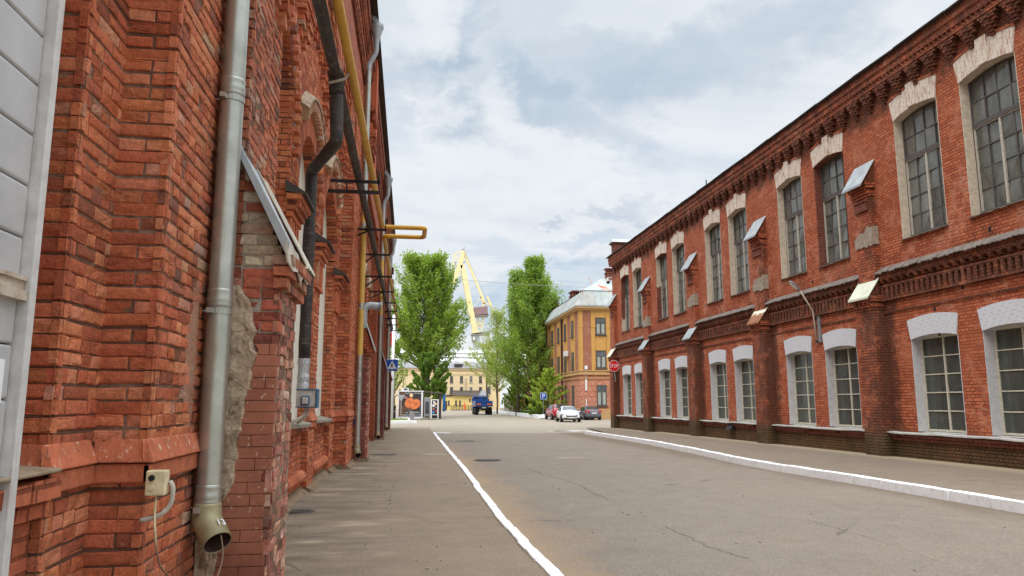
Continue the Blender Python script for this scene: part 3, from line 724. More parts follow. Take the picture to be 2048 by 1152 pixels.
# ------ friezes between buttresses
for i in range(len(PIERX)):
    y1=PIERX[i][0]; y0=PIERX[i-1][1] if i else YN
    f=MB(); d_=lambda x,y,z:.74
    f.box(XW-.10,XW+.01,y0,y1,4.64,4.73); f.box(XW-.10,XW+.01,y0,y1,5.05,5.13); f.box(XW-.14,XW+.01,y0,y1,5.30,5.48)
    n=int((y1-y0)/.215)
    for k in range(n):
        y=y0+(y1-y0)*(k+.5)/n; f.box(XW-.095,XW+.01,y-.062,y+.062,4.731,5.049,j=.004)
    n=int((y1-y0)/.3)
    for k in range(n):
        y=y0+(y1-y0)*(k+.5)/n; f.hexa([(XW-.13,y-.05,5.21),(XW,y-.07,5.13),(XW,y+.07,5.13),(XW-.13,y+.05,5.21),(XW-.16,y-.08,5.299),(XW,y-.08,5.299),(XW,y+.08,5.299),(XW-.16,y+.08,5.299)])
    f.box(XW-.035,XW+.01,y0,y1,4.27,4.33)
    o=f.build('frieze',M['brickR'],bldR,dirt=d_)
    s=MB(); n=int((y1-y0)/.16)
    for k in range(n):
        p=y0+(y1-y0)*k/n+.004;q=y0+(y1-y0)*(k+1)/n-.002; e=U(-.014,.014); e2=U(-.03,.03)
        s.hexa([(XW-.25+e2,p,5.47+e),(XW,p,5.66),(XW,q,5.66),(XW-.25+e2,q,5.485+e),(XW-.25+e2,p,5.50+e),(XW,p,5.70),(XW,q,5.70),(XW-.25+e2,q,5.515+e)])
    s.build('weather_strip',M['strip'],o)
    # string mould at ground floor sill + corbelled courses
    s=MB(); n=max(3,int((y1-y0)/.5)); zz=[U(-.015,.015) for _ in range(n+1)]; xx=[U(-.02,.02) for _ in range(n+1)]
    for k in range(n):
        p=y0+(y1-y0)*k/n+ (.06 if k==0 else 0);q=y0+(y1-y0)*(k+1)/n
        s.hexa([(XW-.2+xx[k],p,.70+zz[k]),(XW+.27,p,.765),(XW+.27,q,.765),(XW-.2+xx[k+1],q,.70+zz[k+1]),(XW-.2+xx[k],p,.735+zz[k]),(XW+.27,p,.79),(XW+.27,q,.79),(XW-.2+xx[k+1],q,.735+zz[k+1])])
    s.build('sill',M['sill'],o) if 0 else s.build('ledge_sheet',M['sill'],bldR)
    s=MB(); y=y0; s.box(XW-.03,XW+.01,y0+.01,y1-.01,.505,.69)
    while y<y1-.05:
        q=min(y+U(.26,.3),y1)
        if R()>.05: s.box(XW-.12,XW+.01,y+.004,q-.004,.60,.685,j=.006)
        y=q
    y=y0
    while y<y1-.05:
        q=min(y+.145,y1)
        if R()>.03: s.box(XW-.065,XW+.01,y+.004,q-.004,.51,.592,j=.005)
        y=q
    s.build('sill_course',M['brickDark'],bldR)
# ------ cornice with hanging corbels, roof
f=MB(); y=YN+.3
while y<YF-.3:
    e=lambda:U(-.006,.006)
    for i_,(w_,e_) in enumerate(((.14,.09),(.14,.13),(.30,.12),(.30,.16),(.45,.16),(.45,.20),(.60,.20))):
        z_=10.68+.0855*i_; f.box(XW-e_,XW+.01,y-w_/2+e(),y+w_/2+e(),z_+.003,z_+.083,j=.003)
        if 2<=i_<=5: f.box(XW-e_-.07,XW+.01,y-.07,y+.07,z_+.005,z_+.081,j=.003)
    y+=.722
f.box(XW-.22,XW+.01,YN,YF,11.281,11.385)
y=YN
while y<YF-.1:
    f.hexa([(XW-.25,y+.08,11.387),(XW-.16,y+.0,11.387),(XW-.1,y+.08,11.387),(XW-.16,y+.16,11.387),(XW-.25,y+.08,11.468),(XW-.16,y,11.468),(XW-.1,y+.08,11.468),(XW-.16,y+.16,11.468)]); y+=.172
f.box(XW-.15,XW+.01,YN,YF,11.386,11.469); f.box(XW-.25,XW+.01,YN,YF,11.47,11.66); f.box(XW-.29,XW+.01,YN,YF,11.661,11.80); f.box(XW-.26,XW+.01,YN,YF,11.801,11.92)
f.build('cornice',M['brickR'],bldR,dirt=lambda x,y,z:.80 if z<11.25 else .58)
f=MB(); y=YN-.2
while y<YF+.25:
    q=min(y+U(1.6,2.2),YF+.3); e=U(-.02,.02)
    f.hexa([(XW-.40,y+.003,11.93+e),(XW+5,y+.003,13.9),(XW+5,q,13.9),(XW-.40,q,11.93-e),(XW-.40,y+.003,11.965+e),(XW+5,y+.003,13.95),(XW+5,q,13.95),(XW-.40,q,11.965-e)]); y=q
f.box(XW-.38,XW+.3,YN-.1,YF+.2,11.921,11.93); f.prism([(XW+5,YN-.2,13.9),(XW+5,YF+.3,13.9),(XW+9.3,YF+.3,12),(XW+9.3,YN-.2,12)],(0,0,.04))
f.build('roof',M['eave'],bldR)
# parapet block at the far gable with its sheet cap
f=MB(); f.box(XW+.02,XW+1.3,YF-.75,YF+.05,11.9,12.85); f.box(XW-.06,XW+1.38,YF-.82,YF+.12,12.85,12.95); o=f.build('parapet',M['brickDark'],bldR)
f=MB(); f.prism([(XW-.2,YF-.9,12.95),(XW-.2,YF+.2,12.95),(XW-.05,YF-.35,13.28)],(1.65,0,0)); f.build('parapet_cap',M['sheet'],o)
f=MB(); f.tube([(14.9,35,12.1),(14.9,35,12.9)],.03,6); f.build('vent_rod',M['iron'],bldR)
# ventilator box under the sill of the third bay
p=atX(1462,850,XW-.1)
f=MB(); f.hexa([(XW-.28,p.y-.28,.40),(XW,p.y-.28,.43),(XW,p.y+.28,.43),(XW-.28,p.y+.28,.40),(XW-.10,p.y-.28,.66),(XW,p.y-.28,.68),(XW,p.y+.28,.68),(XW-.10,p.y+.28,.66)]); f.build('vent_flap',M['iron'],bldR)
# stub holes in the wall
f=MB()
for (yy,z) in ((18.4,3.45),(18.1,3.5),(17.9,3.52),(18.5,4.15),(18.3,3.95),(24.6,5.9),(25.6,5.7),(16.3,5.9),(17.4,4.6)):
    f=MB(); f.box(XW-.012,XW+.005,yy-.04,yy+.04,z-.05,z+.05); f.build('anchor_stub',M['iron'],bldR)
# ================================================================ left-hand brick building
CH,JT=.085,.0125
bldL=thing('brick_workshop','tall dark red brick workshop with arched white window panels along the left pavement','building',(-1.8,25,0))
PAL=[(srgb(206,122,82),6),(srgb(198,110,74),7),(srgb(188,100,66),6),(srgb(172,92,64),3),(srgb(214,134,96),3),(srgb(152,84,60),.7),(srgb(200,140,108),.5)]
def pick(pal):
    s=sum(w for _,w in pal); r=R()*s
    for c,w in pal:
        r-=w
        if r<=0: break
    k=U(1.02,1.2); return (c[0]*k,c[1]*k*U(.95,1.06),c[2]*k*U(.93,1.08))
from mathutils import noise as MN
def cmain(u,z):
    n=MN.noise(V((u*.9+3,z*.8,.3)))+.5*MN.noise(V((u*2.3,z*2.1,4)))
    return pick(PALW) if n>.42 and R()<.4 else pick(PAL)
PALW=[(srgb(184,108,78),4),(srgb(166,98,74),3),(srgb(144,90,70),2),(srgb(184,144,120),1.4),(srgb(122,84,68),.8),(srgb(196,116,84),3)]
def cworn(u,z): return pick(PALW)
PALD=[(srgb(204,150,124),3),(srgb(188,126,104),4),(srgb(176,106,86),3),(srgb(150,108,90),2),(srgb(214,172,148),2),(srgb(140,78,62),1.2)]
def cdusty(u,z): return pick(PALD)
PALB=[(srgb(146,84,70),4),(srgb(130,72,60),4),(srgb(158,92,76),3),(srgb(112,64,54),2)]
def cbrown(u,z): return pick(PALB)
def brick_face(mb,ax,pl,u0,u1,z0,z1,c,rough=1.0,chip=.07):
    pr=U(-.005,.004)*rough
    rec=0
    if R()<chip*.6: rec=U(.004,.010); c=tuple(q*.8 for q in c)
    j=.005*rough; b=.009
    def P(u,z,d):
        return (pl-d,u,z) if ax=='Y' else (u,pl+d,z)
    jj=lambda s=j:U(-s,s)
    O=[(u0+jj(),z0+jj()),(u1+jj(),z0+jj()),(u1+jj(),z1+jj()),(u0+jj(),z1+jj())]
    I=[]
    sx=(1,-1,-1,1);sz=(1,1,-1,-1)
    for k,(a,e) in enumerate(O):
        dd=0
        q=b*U(.7,1.5); dd=U(0,.004)
        if R()<.16*rough: dd=U(.006,.015); q=U(.012,.024)
        I.append((a+sx[k]*q,e+sz[k]*q*.8,dd))
    d0=.0+max(0,rec-pr)
    near=(pl>-1.97 and ((ax=='Y' and u0<7.6) or (ax=='X' and pl<6)) and z0<5.2)
    n=len(mb.v)
    if near:
        er=R()<.16*rough; amp=.009 if er else .0028
        if er: c=tuple(q*.86 for q in c)
        NX=max(3,int((u1-u0)/.04));NZ=3
        mb.v+= [P(a,e,.055) for a,e in O]
        sd=(U(0,50),U(0,50))
        for iz in range(NZ+1):
            for ix in range(NX+1):
                fx,fz=ix/NX,iz/NZ
                a0=I[0][0]+(I[1][0]-I[0][0])*fx;a1=I[3][0]+(I[2][0]-I[3][0])*fx; uu=a0+(a1-a0)*fz
                b0=I[0][1]+(I[3][1]-I[0][1])*fz;b1=I[1][1]+(I[2][1]-I[1][1])*fz; zz_=b0+(b1-b0)*fx
                q0=I[0][2]+(I[1][2]-I[0][2])*fx;q1=I[3][2]+(I[2][2]-I[3][2])*fx; dq=q0+(q1-q0)*fz
                v=V((uu*16+sd[0],zz_*22+sd[1],pl*3)); nn=MN.noise(v)+.5*MN.noise(v*2.7)
                edge=(ix in(0,NX)) or (iz in(0,NZ))
                mb.v.append(P(uu,zz_,d0+dq+(nn*amp if not er else abs(nn)*amp*1.6)+(.002 if edge else 0)))
        W=NX+1; g=n+4
        fs=[]
        for iz in range(NZ):
            for ix in range(NX): fs.append((g+iz*W+ix,g+iz*W+ix+1,g+(iz+1)*W+ix+1,g+(iz+1)*W+ix))
        # skirt back to the bed joint
        bot=[g+ix for ix in range(W)]; rgt=[g+iz*W+NX for iz in range(NZ+1)]; topv=[g+NZ*W+NX-ix for ix in range(W)]; lft=[g+(NZ-iz)*W for iz in range(NZ+1)]
        m0=len(mb.v); mb.v+=[P(a,e,d0+.010) for a,e in O]
        for k_,ring_ in enumerate((bot,rgt,topv,lft)):
            A0,A1=m0+k_,m0+(k_+1)%4
            fs.append(tuple([A0,A1]+ring_[::-1]))
            fs.append((n+k_,n+(k_+1)%4,A1,A0))
        for f in fs: mb.f.append(f); mb.m.append(0); mb.c.append(c)
    else:
        mb.v+= [P(a,e,.055) for a,e in O]+[P(a,e,d0+.008) for a,e in O]+[P(a,e,d0+dd) for a,e,dd in I]
        fs=[(8,9,10,11)]
        for k in range(4):
            q=(k+1)%4; fs+=[(4+k,4+q,8+q,8+k),(k,q,4+q,4+k)]
        for f in fs:
            mb.f.append(tuple(n+i for i in f)); mb.m.append(0); mb.c.append(c)
    mb.hasc=True
def course_fill(mb,mo,ax,pl,a,b,k,col,par,rev=False,rough=1,chip=.07,gap0=True,gap1=True):
    z0,z1=k*CH+JT/2,(k+1)*CH-JT/2
    zm=(z0+z1)/2
    L=.30 if ax=='X' else .27
    wz=.006*math.sin(k*1.7+pl*5)
    z0+=wz;z1+=wz+U(-.003,.003)
    P=lambda u,z,d:(pl-d,u,z) if ax=='Y' else (u,pl+d,z)
    mo.face([P(a,k*CH,.017),P(b,k*CH,.017),P(b,(k+1)*CH,.017),P(a,(k+1)*CH,.017)])
    st=((k+par)%2==0)
    us=[a]; u=a
    ln=b-a
    x=0.0
    first=True
    cuts=[]
    while x<ln-.001:
        w=L if st else L/2
        if not st and R()<.16 and x>0: w=L
        if st and R()<(.12 if ax=='X' else .45): w=L/2
        if ax=='Y': w*=U(.86,1.12)
        x+=w; cuts.append(x)
    if cuts[-1]>ln: cuts[-1]=ln
    if len(cuts)>1 and cuts[-1]-cuts[-2]<.06: cuts.pop(-2)
    prev=0
    for i,x in enumerate(cuts):
        p,q=prev,x
        if i>0 or gap0: p+=JT/2
        if i<len(cuts)-1 or gap1: q-=JT/2
        prev=x
        if q-p<.02: continue
        if rev: u0,u1=b-q,b-p
        else: u0,u1=a+p,a+q
        brick_face(mb,ax,pl,u0,u1,z0,z1,col((u0+u1)/2,zm),rough,chip)
def wallb(mb,mo,ax,pl,a,b,z0,z1,col=cmain,par=0,rev=False,holes=(),rough=1,chip=.07,gap0=False,gap1=False,top=None):
    for k in range(int(round(z0/CH)),int(round(z1/CH))):
        zm=(k+.5)*CH
        segs=[(a,b,True,True)]
        bb=b
        if top: 
            t=top(zm); 
            if t is None: continue
            segs=[(max(a,t[0]),min(b,t[1]),1,1)]
        for h in holes:
            iv=h(zm)
            if iv is None: continue
            ns=[]
            for s in segs:
                if iv[1]<=s[0] or iv[0]>=s[1]: ns.append(s); continue
                if iv[0]>s[0]+.02: ns.append((s[0],iv[0],s[2],False))
                if iv[1]<s[1]-.02: ns.append((iv[1],s[1],False,s[3]))
            segs=ns
        for s in segs:
            if s[1]-s[0]>.03: course_fill(mb,mo,ax,pl,s[0],s[1],k,col,par,rev,rough,chip,gap0,gap1)
X1,X2,XB,XU=-1.80,-1.50,-.985,-1.30
XP=-2.02
def archhole(c,r,zb,zs): 
    return lambda z: None if z<zb or z>zs+r else ((c-r,c+r) if z<=zs else (c-math.sqrt(max(0,r*r-(z-zs)**2)),c+math.sqrt(max(0,r*r-(z-zs)**2))))
N1=[(9.77,1.05),(12.93,1.24),(16.475,1.395)]
ZSN={9.77:5.85}
zs_=lambda c:ZSN.get(c,ZS)
ZS=4.95; ZSILL=1.30
holes=[archhole(c,r,.3,zs_(c)) for c,r in N1]
bk=MB(); mo=MB()
# near pilaster steps
wallb(bk,mo,'Y',-1.96,2.9,4.16,-.1,6.2,par=1,rev=True)
wallb(bk,mo,'X',4.13,-1.99,X1,-.1,6.2,par=0,rev=True)
wallb(bk,mo,'Y',X1,4.13,4.70,-.1,6.2,par=1)
wallb(bk,mo,'X',4.67,X1-.03,X2,-.1,6.2,par=0,rev=True)
wallb(bk,mo,'Y',X2,4.67,5.86,-.1,6.2,par=1,col=lambda u,z: cworn(u,z) if (u>5.35 and R()<.55) else cmain(u,z))
# wall above the first buttress and beyond it
wallb(bk,mo,'X',5.82,X2-.03,XU,2.7,6.2,par=0,rev=True,col=cworn,rough=1.5)
wallb(bk,mo,'Y',XU,5.82,6.62,2.7,6.2,par=1,col=cworn,rough=1.8,chip=.14)
wallb(bk,mo,'Y',X2,6.6,8.2,-.1,7.0,par=0,col=lambda u,z:cworn(u,z) if R()<.6 else cmain(u,z),rough=1.6,chip=.12)
# pilaster slice returning to the arcade, arcade wall
wallb(bk,mo,'Y',X1,8.2,19.0,1.30,10.6,holes=holes)
for (a,b) in ((8.2,8.72),(10.82,11.69),(14.17,15.08),(17.87,19.0)): wallb(bk,mo,'Y',X1,a,b,-.1,1.30,gap0=False)
for c,r in N1: wallb(bk,mo,'Y',-1.92,c-r,c+r,-.1,1.20)
# jambs (facing the viewer)
for c,r in N1: wallb(bk,mo,'X',c+r,XP,X1,-.1,zs_(c),rev=True)
wallb(bk,mo,'X',19.0,X1-.03,X2,-.1,10.6,rev=True)
wallb(bk,mo,'Y',X2,19.0,21.42,-.1,10.6,par=1)
wallb(bk,mo,'X',21.4,X2-.03,-1.12,-.1,3.1,col=cbrown,rev=True,rough=.7)
wallb(bk,mo,'X',21.4,X2-.03,-1.40,3.1,12.85,rev=True,col=lambda u,z:cmain(u,z))
wallb(bk,mo,'Y',-1.12,21.4,22.3,-.1,3.1,par=1,col=cdusty)
wallb(bk,mo,'Y',-1.40,21.4,22.3,3.1,12.85,par=1)
walls=bk.build('wall',[M['brick1']],bldL); 
mo.build('mortar_bed',M['mortar'],walls)
# upper wall and far bays in coarser brickwork
dL=lambda x,y,z:.25 if z>1 else .4
f=MB()
f.box(-4,X1-.03,8.2,8.25,-.1,7)
f.box(-4,-1.96-.03,2.0,2.9,-.1,6.2) 
f.box(-4.5,-1.52,-3,8.2,6.2,11.6)
f.box(-4.5,X2-.03,8.15,19,10.6,11.6); f.box(-4.5,X2-.02,19,21.4,10.6,11.6); f.box(-4.5,-3,-3,52,-.1,6.2) ; f.box(-4.5,-3,8.2,52,6.2,10.6)
def slab_arches(y0,y1,holes,X,zt):
    ys=[y0]; 
    n=int((y1-y0)/.12); ys=[y0+(y1-y0)*k/n for k in range(n+1)]
    for a,b in zip(ys[:-1],ys[1:]):
        h=None
        for c,r in holes:
            if c-r<=(a+b)/2<=c+r: h=(c,r)
        if h is None: f.face([(X,b,-.3),(X,a,-.3),(X,a,zt),(X,b,zt)])
        else:
            c,r=h; g=lambda y:ZS+math.sqrt(max(0,r*r-(y-c)**2))
            f.face([(X,b,g(b)),(X,a,g(a)),(X,a,zt),(X,b,zt)]); f.face([(X-.1,b,-.3),(X-.1,a,-.3),(X-.1,a,1.2),(X-.1,b,1.2)])
NF=[(25.2,1.15),(28.6,1.25),(32.0,1.25),(38.6,1.15),(42.0,1.25),(45.4,1.25)]
for (a,b) in ((22.3,23.4),(33.8,35.0),(35.9,36.9),(47.0,48.0)): f.box(-3,X2,a,b,-.3,11.6)
slab_arches(23.4,33.8,NF[:3],X1,11.6); slab_arches(36.9,47.0,NF[3:],X1,11.6)
for c,r in NF: f.face([(XP,c+r,-.3),(X1,c+r,-.3),(X1,c+r,ZS),(XP,c+r,ZS)])
f.box(-3,X2,48.9,51.6,-.3,11.6); f.box(-9,-3,51.4,51.6,-.3,11.6)
f.build('upper_wall',M['brickL'],bldL,dirt=dL)
# ------ pilaster ledge: sloped band and smooth fascia under it
def band(poly):   # poly: plan polyline of the wall face, outward = +X / -Y
    f=MB()
    for (p,q) in zip(poly[:-1],poly[1:]):
        f_=[]
        for e0,e1,z0,z1,z2 in ((.03,.03,1.14,1.25,1.25),(.055,.02,1.257,1.31,1.39)):
            if abs(p[0]-q[0])<1e-6:   # +X face
                a,b=p[1]-e0,q[1]; x=p[0]
                if len(poly)>2 and q is not poly[-1]: b=q[1]-e0
                f.hexa([(x-.02,a,z0),(x+e0,a,z0),(x+e0,b,z0),(x-.02,b,z0),(x-.02,a,z2),(x+e1*.2,a+e0*.6,z2),(x+e1*.2,b,z2),(x-.02,b,z2)] if z2!=z1 else [(x-.02,a,z0),(x+e0,a,z0),(x+e0,b,z0),(x-.02,b,z0),(x-.02,a,z1),(x+e0,a,z1),(x+e0,b,z1),(x-.02,b,z1)])
            else:
                x0,x1=p[0],q[0]+e0-.001; y=p[1]
                f.hexa([(x0,y-e0,z0),(x1,y-e0,z0),(x1,y+.02,z0),(x0,y+.02,z0),(x0,y-e1*.2,z2),(x1-e0*.6,y-e1*.2,z2),(x1-e0*.6,y+.02,z2),(x0,y+.02,z2)] if z2!=z1 else [(x0,y-e0,z0),(x1,y-e0,z0),(x1,y+.02,z0),(x0,y+.02,z0),(x0,y-e0,z1),(x1,y-e0,z1),(x1,y+.02,z1),(x0,y+.02,z1)])
    bez(f.build('ledge_band',M['ledge'],bldL),.012,2)
def ledgem():
    t=NT('ledge_red_paint'); p=t.pos(); a=t.noise(p,5,6,.7); b=t.noise(t.mapv(p,(1,1,.6)),26,4,.65)
    col=t.mix(t.mr(a,.35,.7),srgb(196,112,78),srgb(152,86,62)); col=t.mix(t.m('MULTIPLY',t.mr(b,.58,.66),t.mr(t.sep(p)[2],1.2,1.34,.12,.75)),col,srgb(212,188,166)); col=t.mix(t.mr(b,.36,.28),col,srgb(78,44,36))
    t.set(col=col,rough=.85,spec=.25); t.bump(t.m('ADD',a,b),.8,.012); return t.mat
M['ledge']=ledgem()
band([(-1.96,4.13),(X1,4.13),(X1,4.67),(X2,4.67),(X2,5.80)])
for s in ((8.2,8.72),(10.82,11.69),(14.17,15.08),(17.87,18.95)): band([(X1-.12,s[0]),(X1,s[0]),(X1,s[1])])
band([(X1,19.0),(X2,19.0),(X2,21.36)])
# sill sheet and brick drip in the gate niche
f=MB(); f.hexa([(-2.4,2.6,1.29),(-1.72,2.6,1.255),(-1.72,4.10,1.255),(-2.4,4.12,1.29),(-2.4,2.6,1.325),(-1.72,2.6,1.275),(-1.72,4.10,1.275),(-2.4,4.12,1.325)])
M['sillbrown']=plaster('brown_cement_sill',srgb(166,148,122),srgb(128,110,90),False,.005)
o=f.build('niche_sill',M['sillbrown'],bldL); bez(o,.006,1)
f=MB(); 
for k in range(5): f.box(-1.9,-1.74,2.66+k*.3,2.95+k*.3,1.13,1.225,j=.006)
for k in range(5): f.box(-1.95,-1.80,2.66+k*.3,2.95+k*.3,1.03,1.12,j=.006)
f.box(-2.2,-1.86,2.2,4.13,-.1,1.02)
o=f.build('niche_sill_course',M['brickL'],bldL,dirt=dL)
M['foot']=plaster('sandy_fillet',srgb(146,124,98),srgb(112,94,74),False,.01)
# foot: cement fillet along the wall base
f=MB()
for (a,b,x) in ((8.72,10.82,-1.80),(11.69,14.17,-1.80),(15.08,17.87,-1.80),(10.82,11.69,-1.7),(14.17,15.08,-1.7),(17.87,19,-1.72),(19,21.3,-1.4)):
    n=8; f=MB()
    for k in range(n):
        p=a+(b-a)*k/n;q=a+(b-a)*(k+1)/n; e=U(-.02,.02)
        f.hexa([(-2,p,-.05),(x+.05+e,p,-.02),(x+.05+e,q,-.02),(-2,q,-.05),(-2,p,.13),(x-.05,p,.06),(x-.05,q,.06),(-2,q,.13)])
    f.build('cement_foot',M['foot'],bldL)
for x,y in ((-1.12,21.4),(-1.12,35),(-1.12,48)):
    f=MB(); f.hexa([(-1.5,y-.1,-.3),(x+.1,y-.12,-.3),(x+.12,y+1,-.3),(-1.5,y+1,-.3),(-1.5,y,.1+G(y)),(x+.02,y-.02,.1+G(y)),(x+.02,y+.95,.1+G(y)),(-1.5,y+.95,.1+G(y))]); f.build('cement_foot',M['foot'],bldL)
# rolled brick toe under the niche panels
for c,r in N1:
    y=c-r+.15; f=MB()
    while y<c+r-.15:
        f.tube([(-1.90,y,.30),(-1.90,y+.078,.30)],.11,10,c=cmain(y,.3)); y+=.085
    f.build('toe_roll',M['brick1'],bldL)
# ------ niches
def niche(c,r,full,idx):
    ZS=zs_(c)
    o_=MB()
    # board panel closing the opening, arched head
    pts=[(XP,c-r-.03,1.28),(XP,c+r+.03,1.28)]+[(XP,c+(r+.03)*math.cos(t*math.pi/16),ZS+(r+.03)*math.sin(t*math.pi/16)) for t in range(17)]
    o_.prism(pts,(-.04,0,0)); o=o_.build('window_panel',M['panelCream'],bldL)
    # soffit of the arch and voussoir faces
    s=MB(); n=int(math.pi*r/CH)
    for k in range(n):
        t0=math.pi*k/n+.006;t1=math.pi*(k+1)/n-.006
        col=cmain(0,0) if R()<.8 else cbrown(0,0)
        A=lambda t,R_,x:(x,c+R_*math.cos(t),ZS+R_*math.sin(t))
        x0,x1=XP+.001,X1+.008+U(-.002,.002); R0,R1=r-.001+U(-.002,.002),r+.30
        s.hexa([A(t0,R0,x0),A(t0,R0,x1),A(t0,R1,x1),A(t0,R1,x0),A(t1,R0,x0),A(t1,R0,x1),A(t1,R1,x1),A(t1,R1,x0)],0,col)
    s.build('arch_ring',M['brick1'],o)
    # toothed archivolt, alternate headers standing proud, with short legs: one part each side of the crown
    Ra,Rb=r+.06,r+.25
    lim=math.radians(50) if idx>0 else math.radians(84)
    for sg in (1,):
        s=MB(); k=0; zz=5.25
        if ZS<5.2: zz=5.25
        while zz<ZS-.02:
            ya,yb=sorted((c+sg*Ra,c+sg*Rb)); pr=.10 if k%2==0 else .015; s.box(X1-.03,X1+pr+U(-.008,.008),ya,yb,zz+.005,zz+CH-.005,0,cmain(ya,zz),j=.003); zz+=CH; k+=1
        n=int(math.pi*(Ra+.09)/CH)
        for q in range(n):
            t0,t1=math.pi*q/n+.005,math.pi*(q+1)/n-.005
            if t1>lim: break
            if ZS+Ra*math.sin(t0)<5.24: continue
            if sg<0: t0,t1=math.pi-t1,math.pi-t0
            pr=.10 if k%2==0 else .015; k+=1
            A=lambda t,R_,x:(x,c+R_*math.cos(t),ZS+R_*math.sin(t)); xx=X1+pr+U(-.008,.008)
            s.hexa([A(t0,Ra,X1-.03),A(t0,Ra,xx),A(t0,Rb,xx),A(t0,Rb,X1-.03),A(t1,Ra,X1-.03),A(t1,Ra,xx),A(t1,Rb,xx),A(t1,Rb,X1-.03)],0,cmain(c+q,ZS) if R()<.8 else cworn(0,0))
        s.box(X1-.03,X1+.012,*sorted((c+sg*(Ra+.02),c+sg*(Rb-.02))),5.26,max(5.27,ZS+.2))
        s.build('toothed_archivolt',M['brick1'],o)
    # hood over the crown: dentils and a rendered top
    if idx>0:
        s=MB(); h=MB(); a0,a1=math.radians(44),math.radians(136); n=int((a1-a0)*(r+.5)/.075)
        for k in range(n):
            t0=a0+(a1-a0)*k/n+.006;t1=a0+(a1-a0)*(k+1)/n-.006
            A=lambda t,R_,x:(x,c+R_*math.cos(t),ZS+R_*math.sin(t))
            pr=.12 if k%2==0 else .05
            s.hexa([A(t0,r+.42,X1-.03),A(t0,r+.42,X1+pr),A(t0,r+.60,X1+pr),A(t0,r+.60,X1-.03),A(t1,r+.42,X1-.03),A(t1,r+.42,X1+pr),A(t1,r+.60,X1+pr),A(t1,r+.60,X1-.03)],0,pick([(srgb(206,160,130),2),(srgb(196,130,98),2),(srgb(214,184,156),1)]))
            t0-=.006;t1+=.006
            h.hexa([A(t0,r+.605,X1-.03),A(t0,r+.605,X1+.14),A(t0,r+.64,X1+.14),A(t0,r+.76,X1-.03),A(t1,r+.605,X1-.03),A(t1,r+.605,X1+.14),A(t1,r+.64,X1+.14),A(t1,r+.76,X1-.03)])
        s.build('hood_dentil',M['brick1'],o); h.build('hood_top',M['plasterTan'],o)
    # sill slab with a bowed front
    s=MB(); n=10
    for k in range(n):
        p=c-r+2*r*k/n;q=c-r+2*r*(k+1)/n
        e=lambda y:-1.80+.16*(1-((y-c)/r)**2)
        s.hexa([(XP,p,1.21),(e(p),p,1.20),(e(q),q,1.20),(XP,q,1.21),(XP,p,1.30),(e(p),p,1.245),(e(q),q,1.245),(XP,q,1.30)])
    s.build('niche_sill',M['concrete'],o)
    s=MB(); y=c-r+.02
    while y<c+r-.05: s.box(-1.95,-1.80,y,y+.14,1.10,1.195,0,cworn(0,0),j=.005); y+=.15
    s.box(-1.95,-1.84,c-r+.02,c+r-.02,1.105,1.19,0,cworn(0,0))
    s.build('sill_course',M['brick1'],o)
for i,(c,r) in enumerate(N1+NF[:3]): niche(c,r,True,i)
# imposts on the piers
def impost(y0,y1):
    s=MB()
    for z0,z1,e in ((3.75,3.83,.05),(4.28,4.36,.07),(4.37,4.445,.12),(4.53,4.61,.2)):
        s.box(X1-.02,X1+e,y0-e*.4,y1+e*.4,z0,z1,0,cmain(0,0),j=.004)
    n=max(3,int((y1-y0)/.2))
    for k in range(n):
        y=y0+(y1-y0)*(k+.5)/n; s.box(X1-.02,X1+.055,y-.05,y+.05,3.831,4.279,0,cmain(0,0),j=.004); s.box(X1-.02,X1+.17,y-.06,y+.06,4.446,4.529,0,cworn(0,0),j=.006)
    s.box(X1-.02,X1+.09,y0,y1,4.446,4.529,0,cbrown(0,0))
    o=s.build('impost',M['brick1'],bldL); bez(o,.006,1)
    m_=MB(); m_.prism([(X1-.03,y0-.1,4.80),(X1+.27,y0-.1,4.615),(X1+.27,y0-.1,4.59),(X1-.03,y0-.1,4.63)],(0,y1-y0+.2,0)); m_.build('impost_flashing',M['eave'],o)
for a,b in ((10.82,11.69),(14.17,15.08),(17.89,18.8)): impost(a,b)
# hanging stepped corbels under the frieze, following the arches
def pendant(s,y,zt,zb,xw,w):
    z=zb;k=0
    while z<zt:
        e=min(.27,.06+.035*(k//2)); ww=w*(.5 if k<2 else .75 if k<5 else 1)
        s.box(xw-.03,xw+e+U(-.004,.004),y-ww/2+.004,y+ww/2-.004,z+.005,z+CH-.005,0,cmain(0,0) if R()<.75 else cworn(0,0),j=.003)
        z+=CH;k+=1
s=MB(); y=8.5
while y<18.9:
    d=min(abs(y-c)/r for c,r in N1)
    zb=8.05-.95*min(1,max(0,d-.45)*1.2)-.1*R(); pendant(s,y,9.0,zb,X1,.30); y+=.42
y=8.3
while y<18.95: s.box(X1-.03,X1+.29,y,y+.285,9.0,9.08,0,cmain(0,0),j=.003); s.box(X1-.03,X1+.26,y+.1,y+.385,9.085,9.165,0,cmain(0,0),j=.003); y+=.295
y=8.3
while y<18.9:
    zz=9.17
    for kk in range(3): s.box(X1-.03,X1+.28,y,y+.14,zz+kk*CH*2,zz+kk*CH*2+CH*.94,0,cmain(0,0),j=.003)
    y+=.30
s.build('corbel_frieze',M['brick1'],bldL)
s=MB(); y=6.7
while y<8.1: pendant(s,y,7.0,5.6+.2*R(),X2,.3); y+=.42
s.build('corbel_frieze',M['brick1'],bldL)
f=MB()
for a,b in ((23.4,33.8),(36.9,47)):
    y=a+.2
    while y<b:
        f.box(X1,X1+.15,y-.15,y+.15,8.4,9.0); f.box(X1,X1+.08,y-.07,y+.07,7.9,8.4); y+=.5
    f.box(X1,X1+.28,a,b,9.0,11.6)
f.box(X1-.03,X2,8.2,19.0,9.75,10.62)
f.build('corbel_frieze',M['brickL'],bldL,dirt=dL)
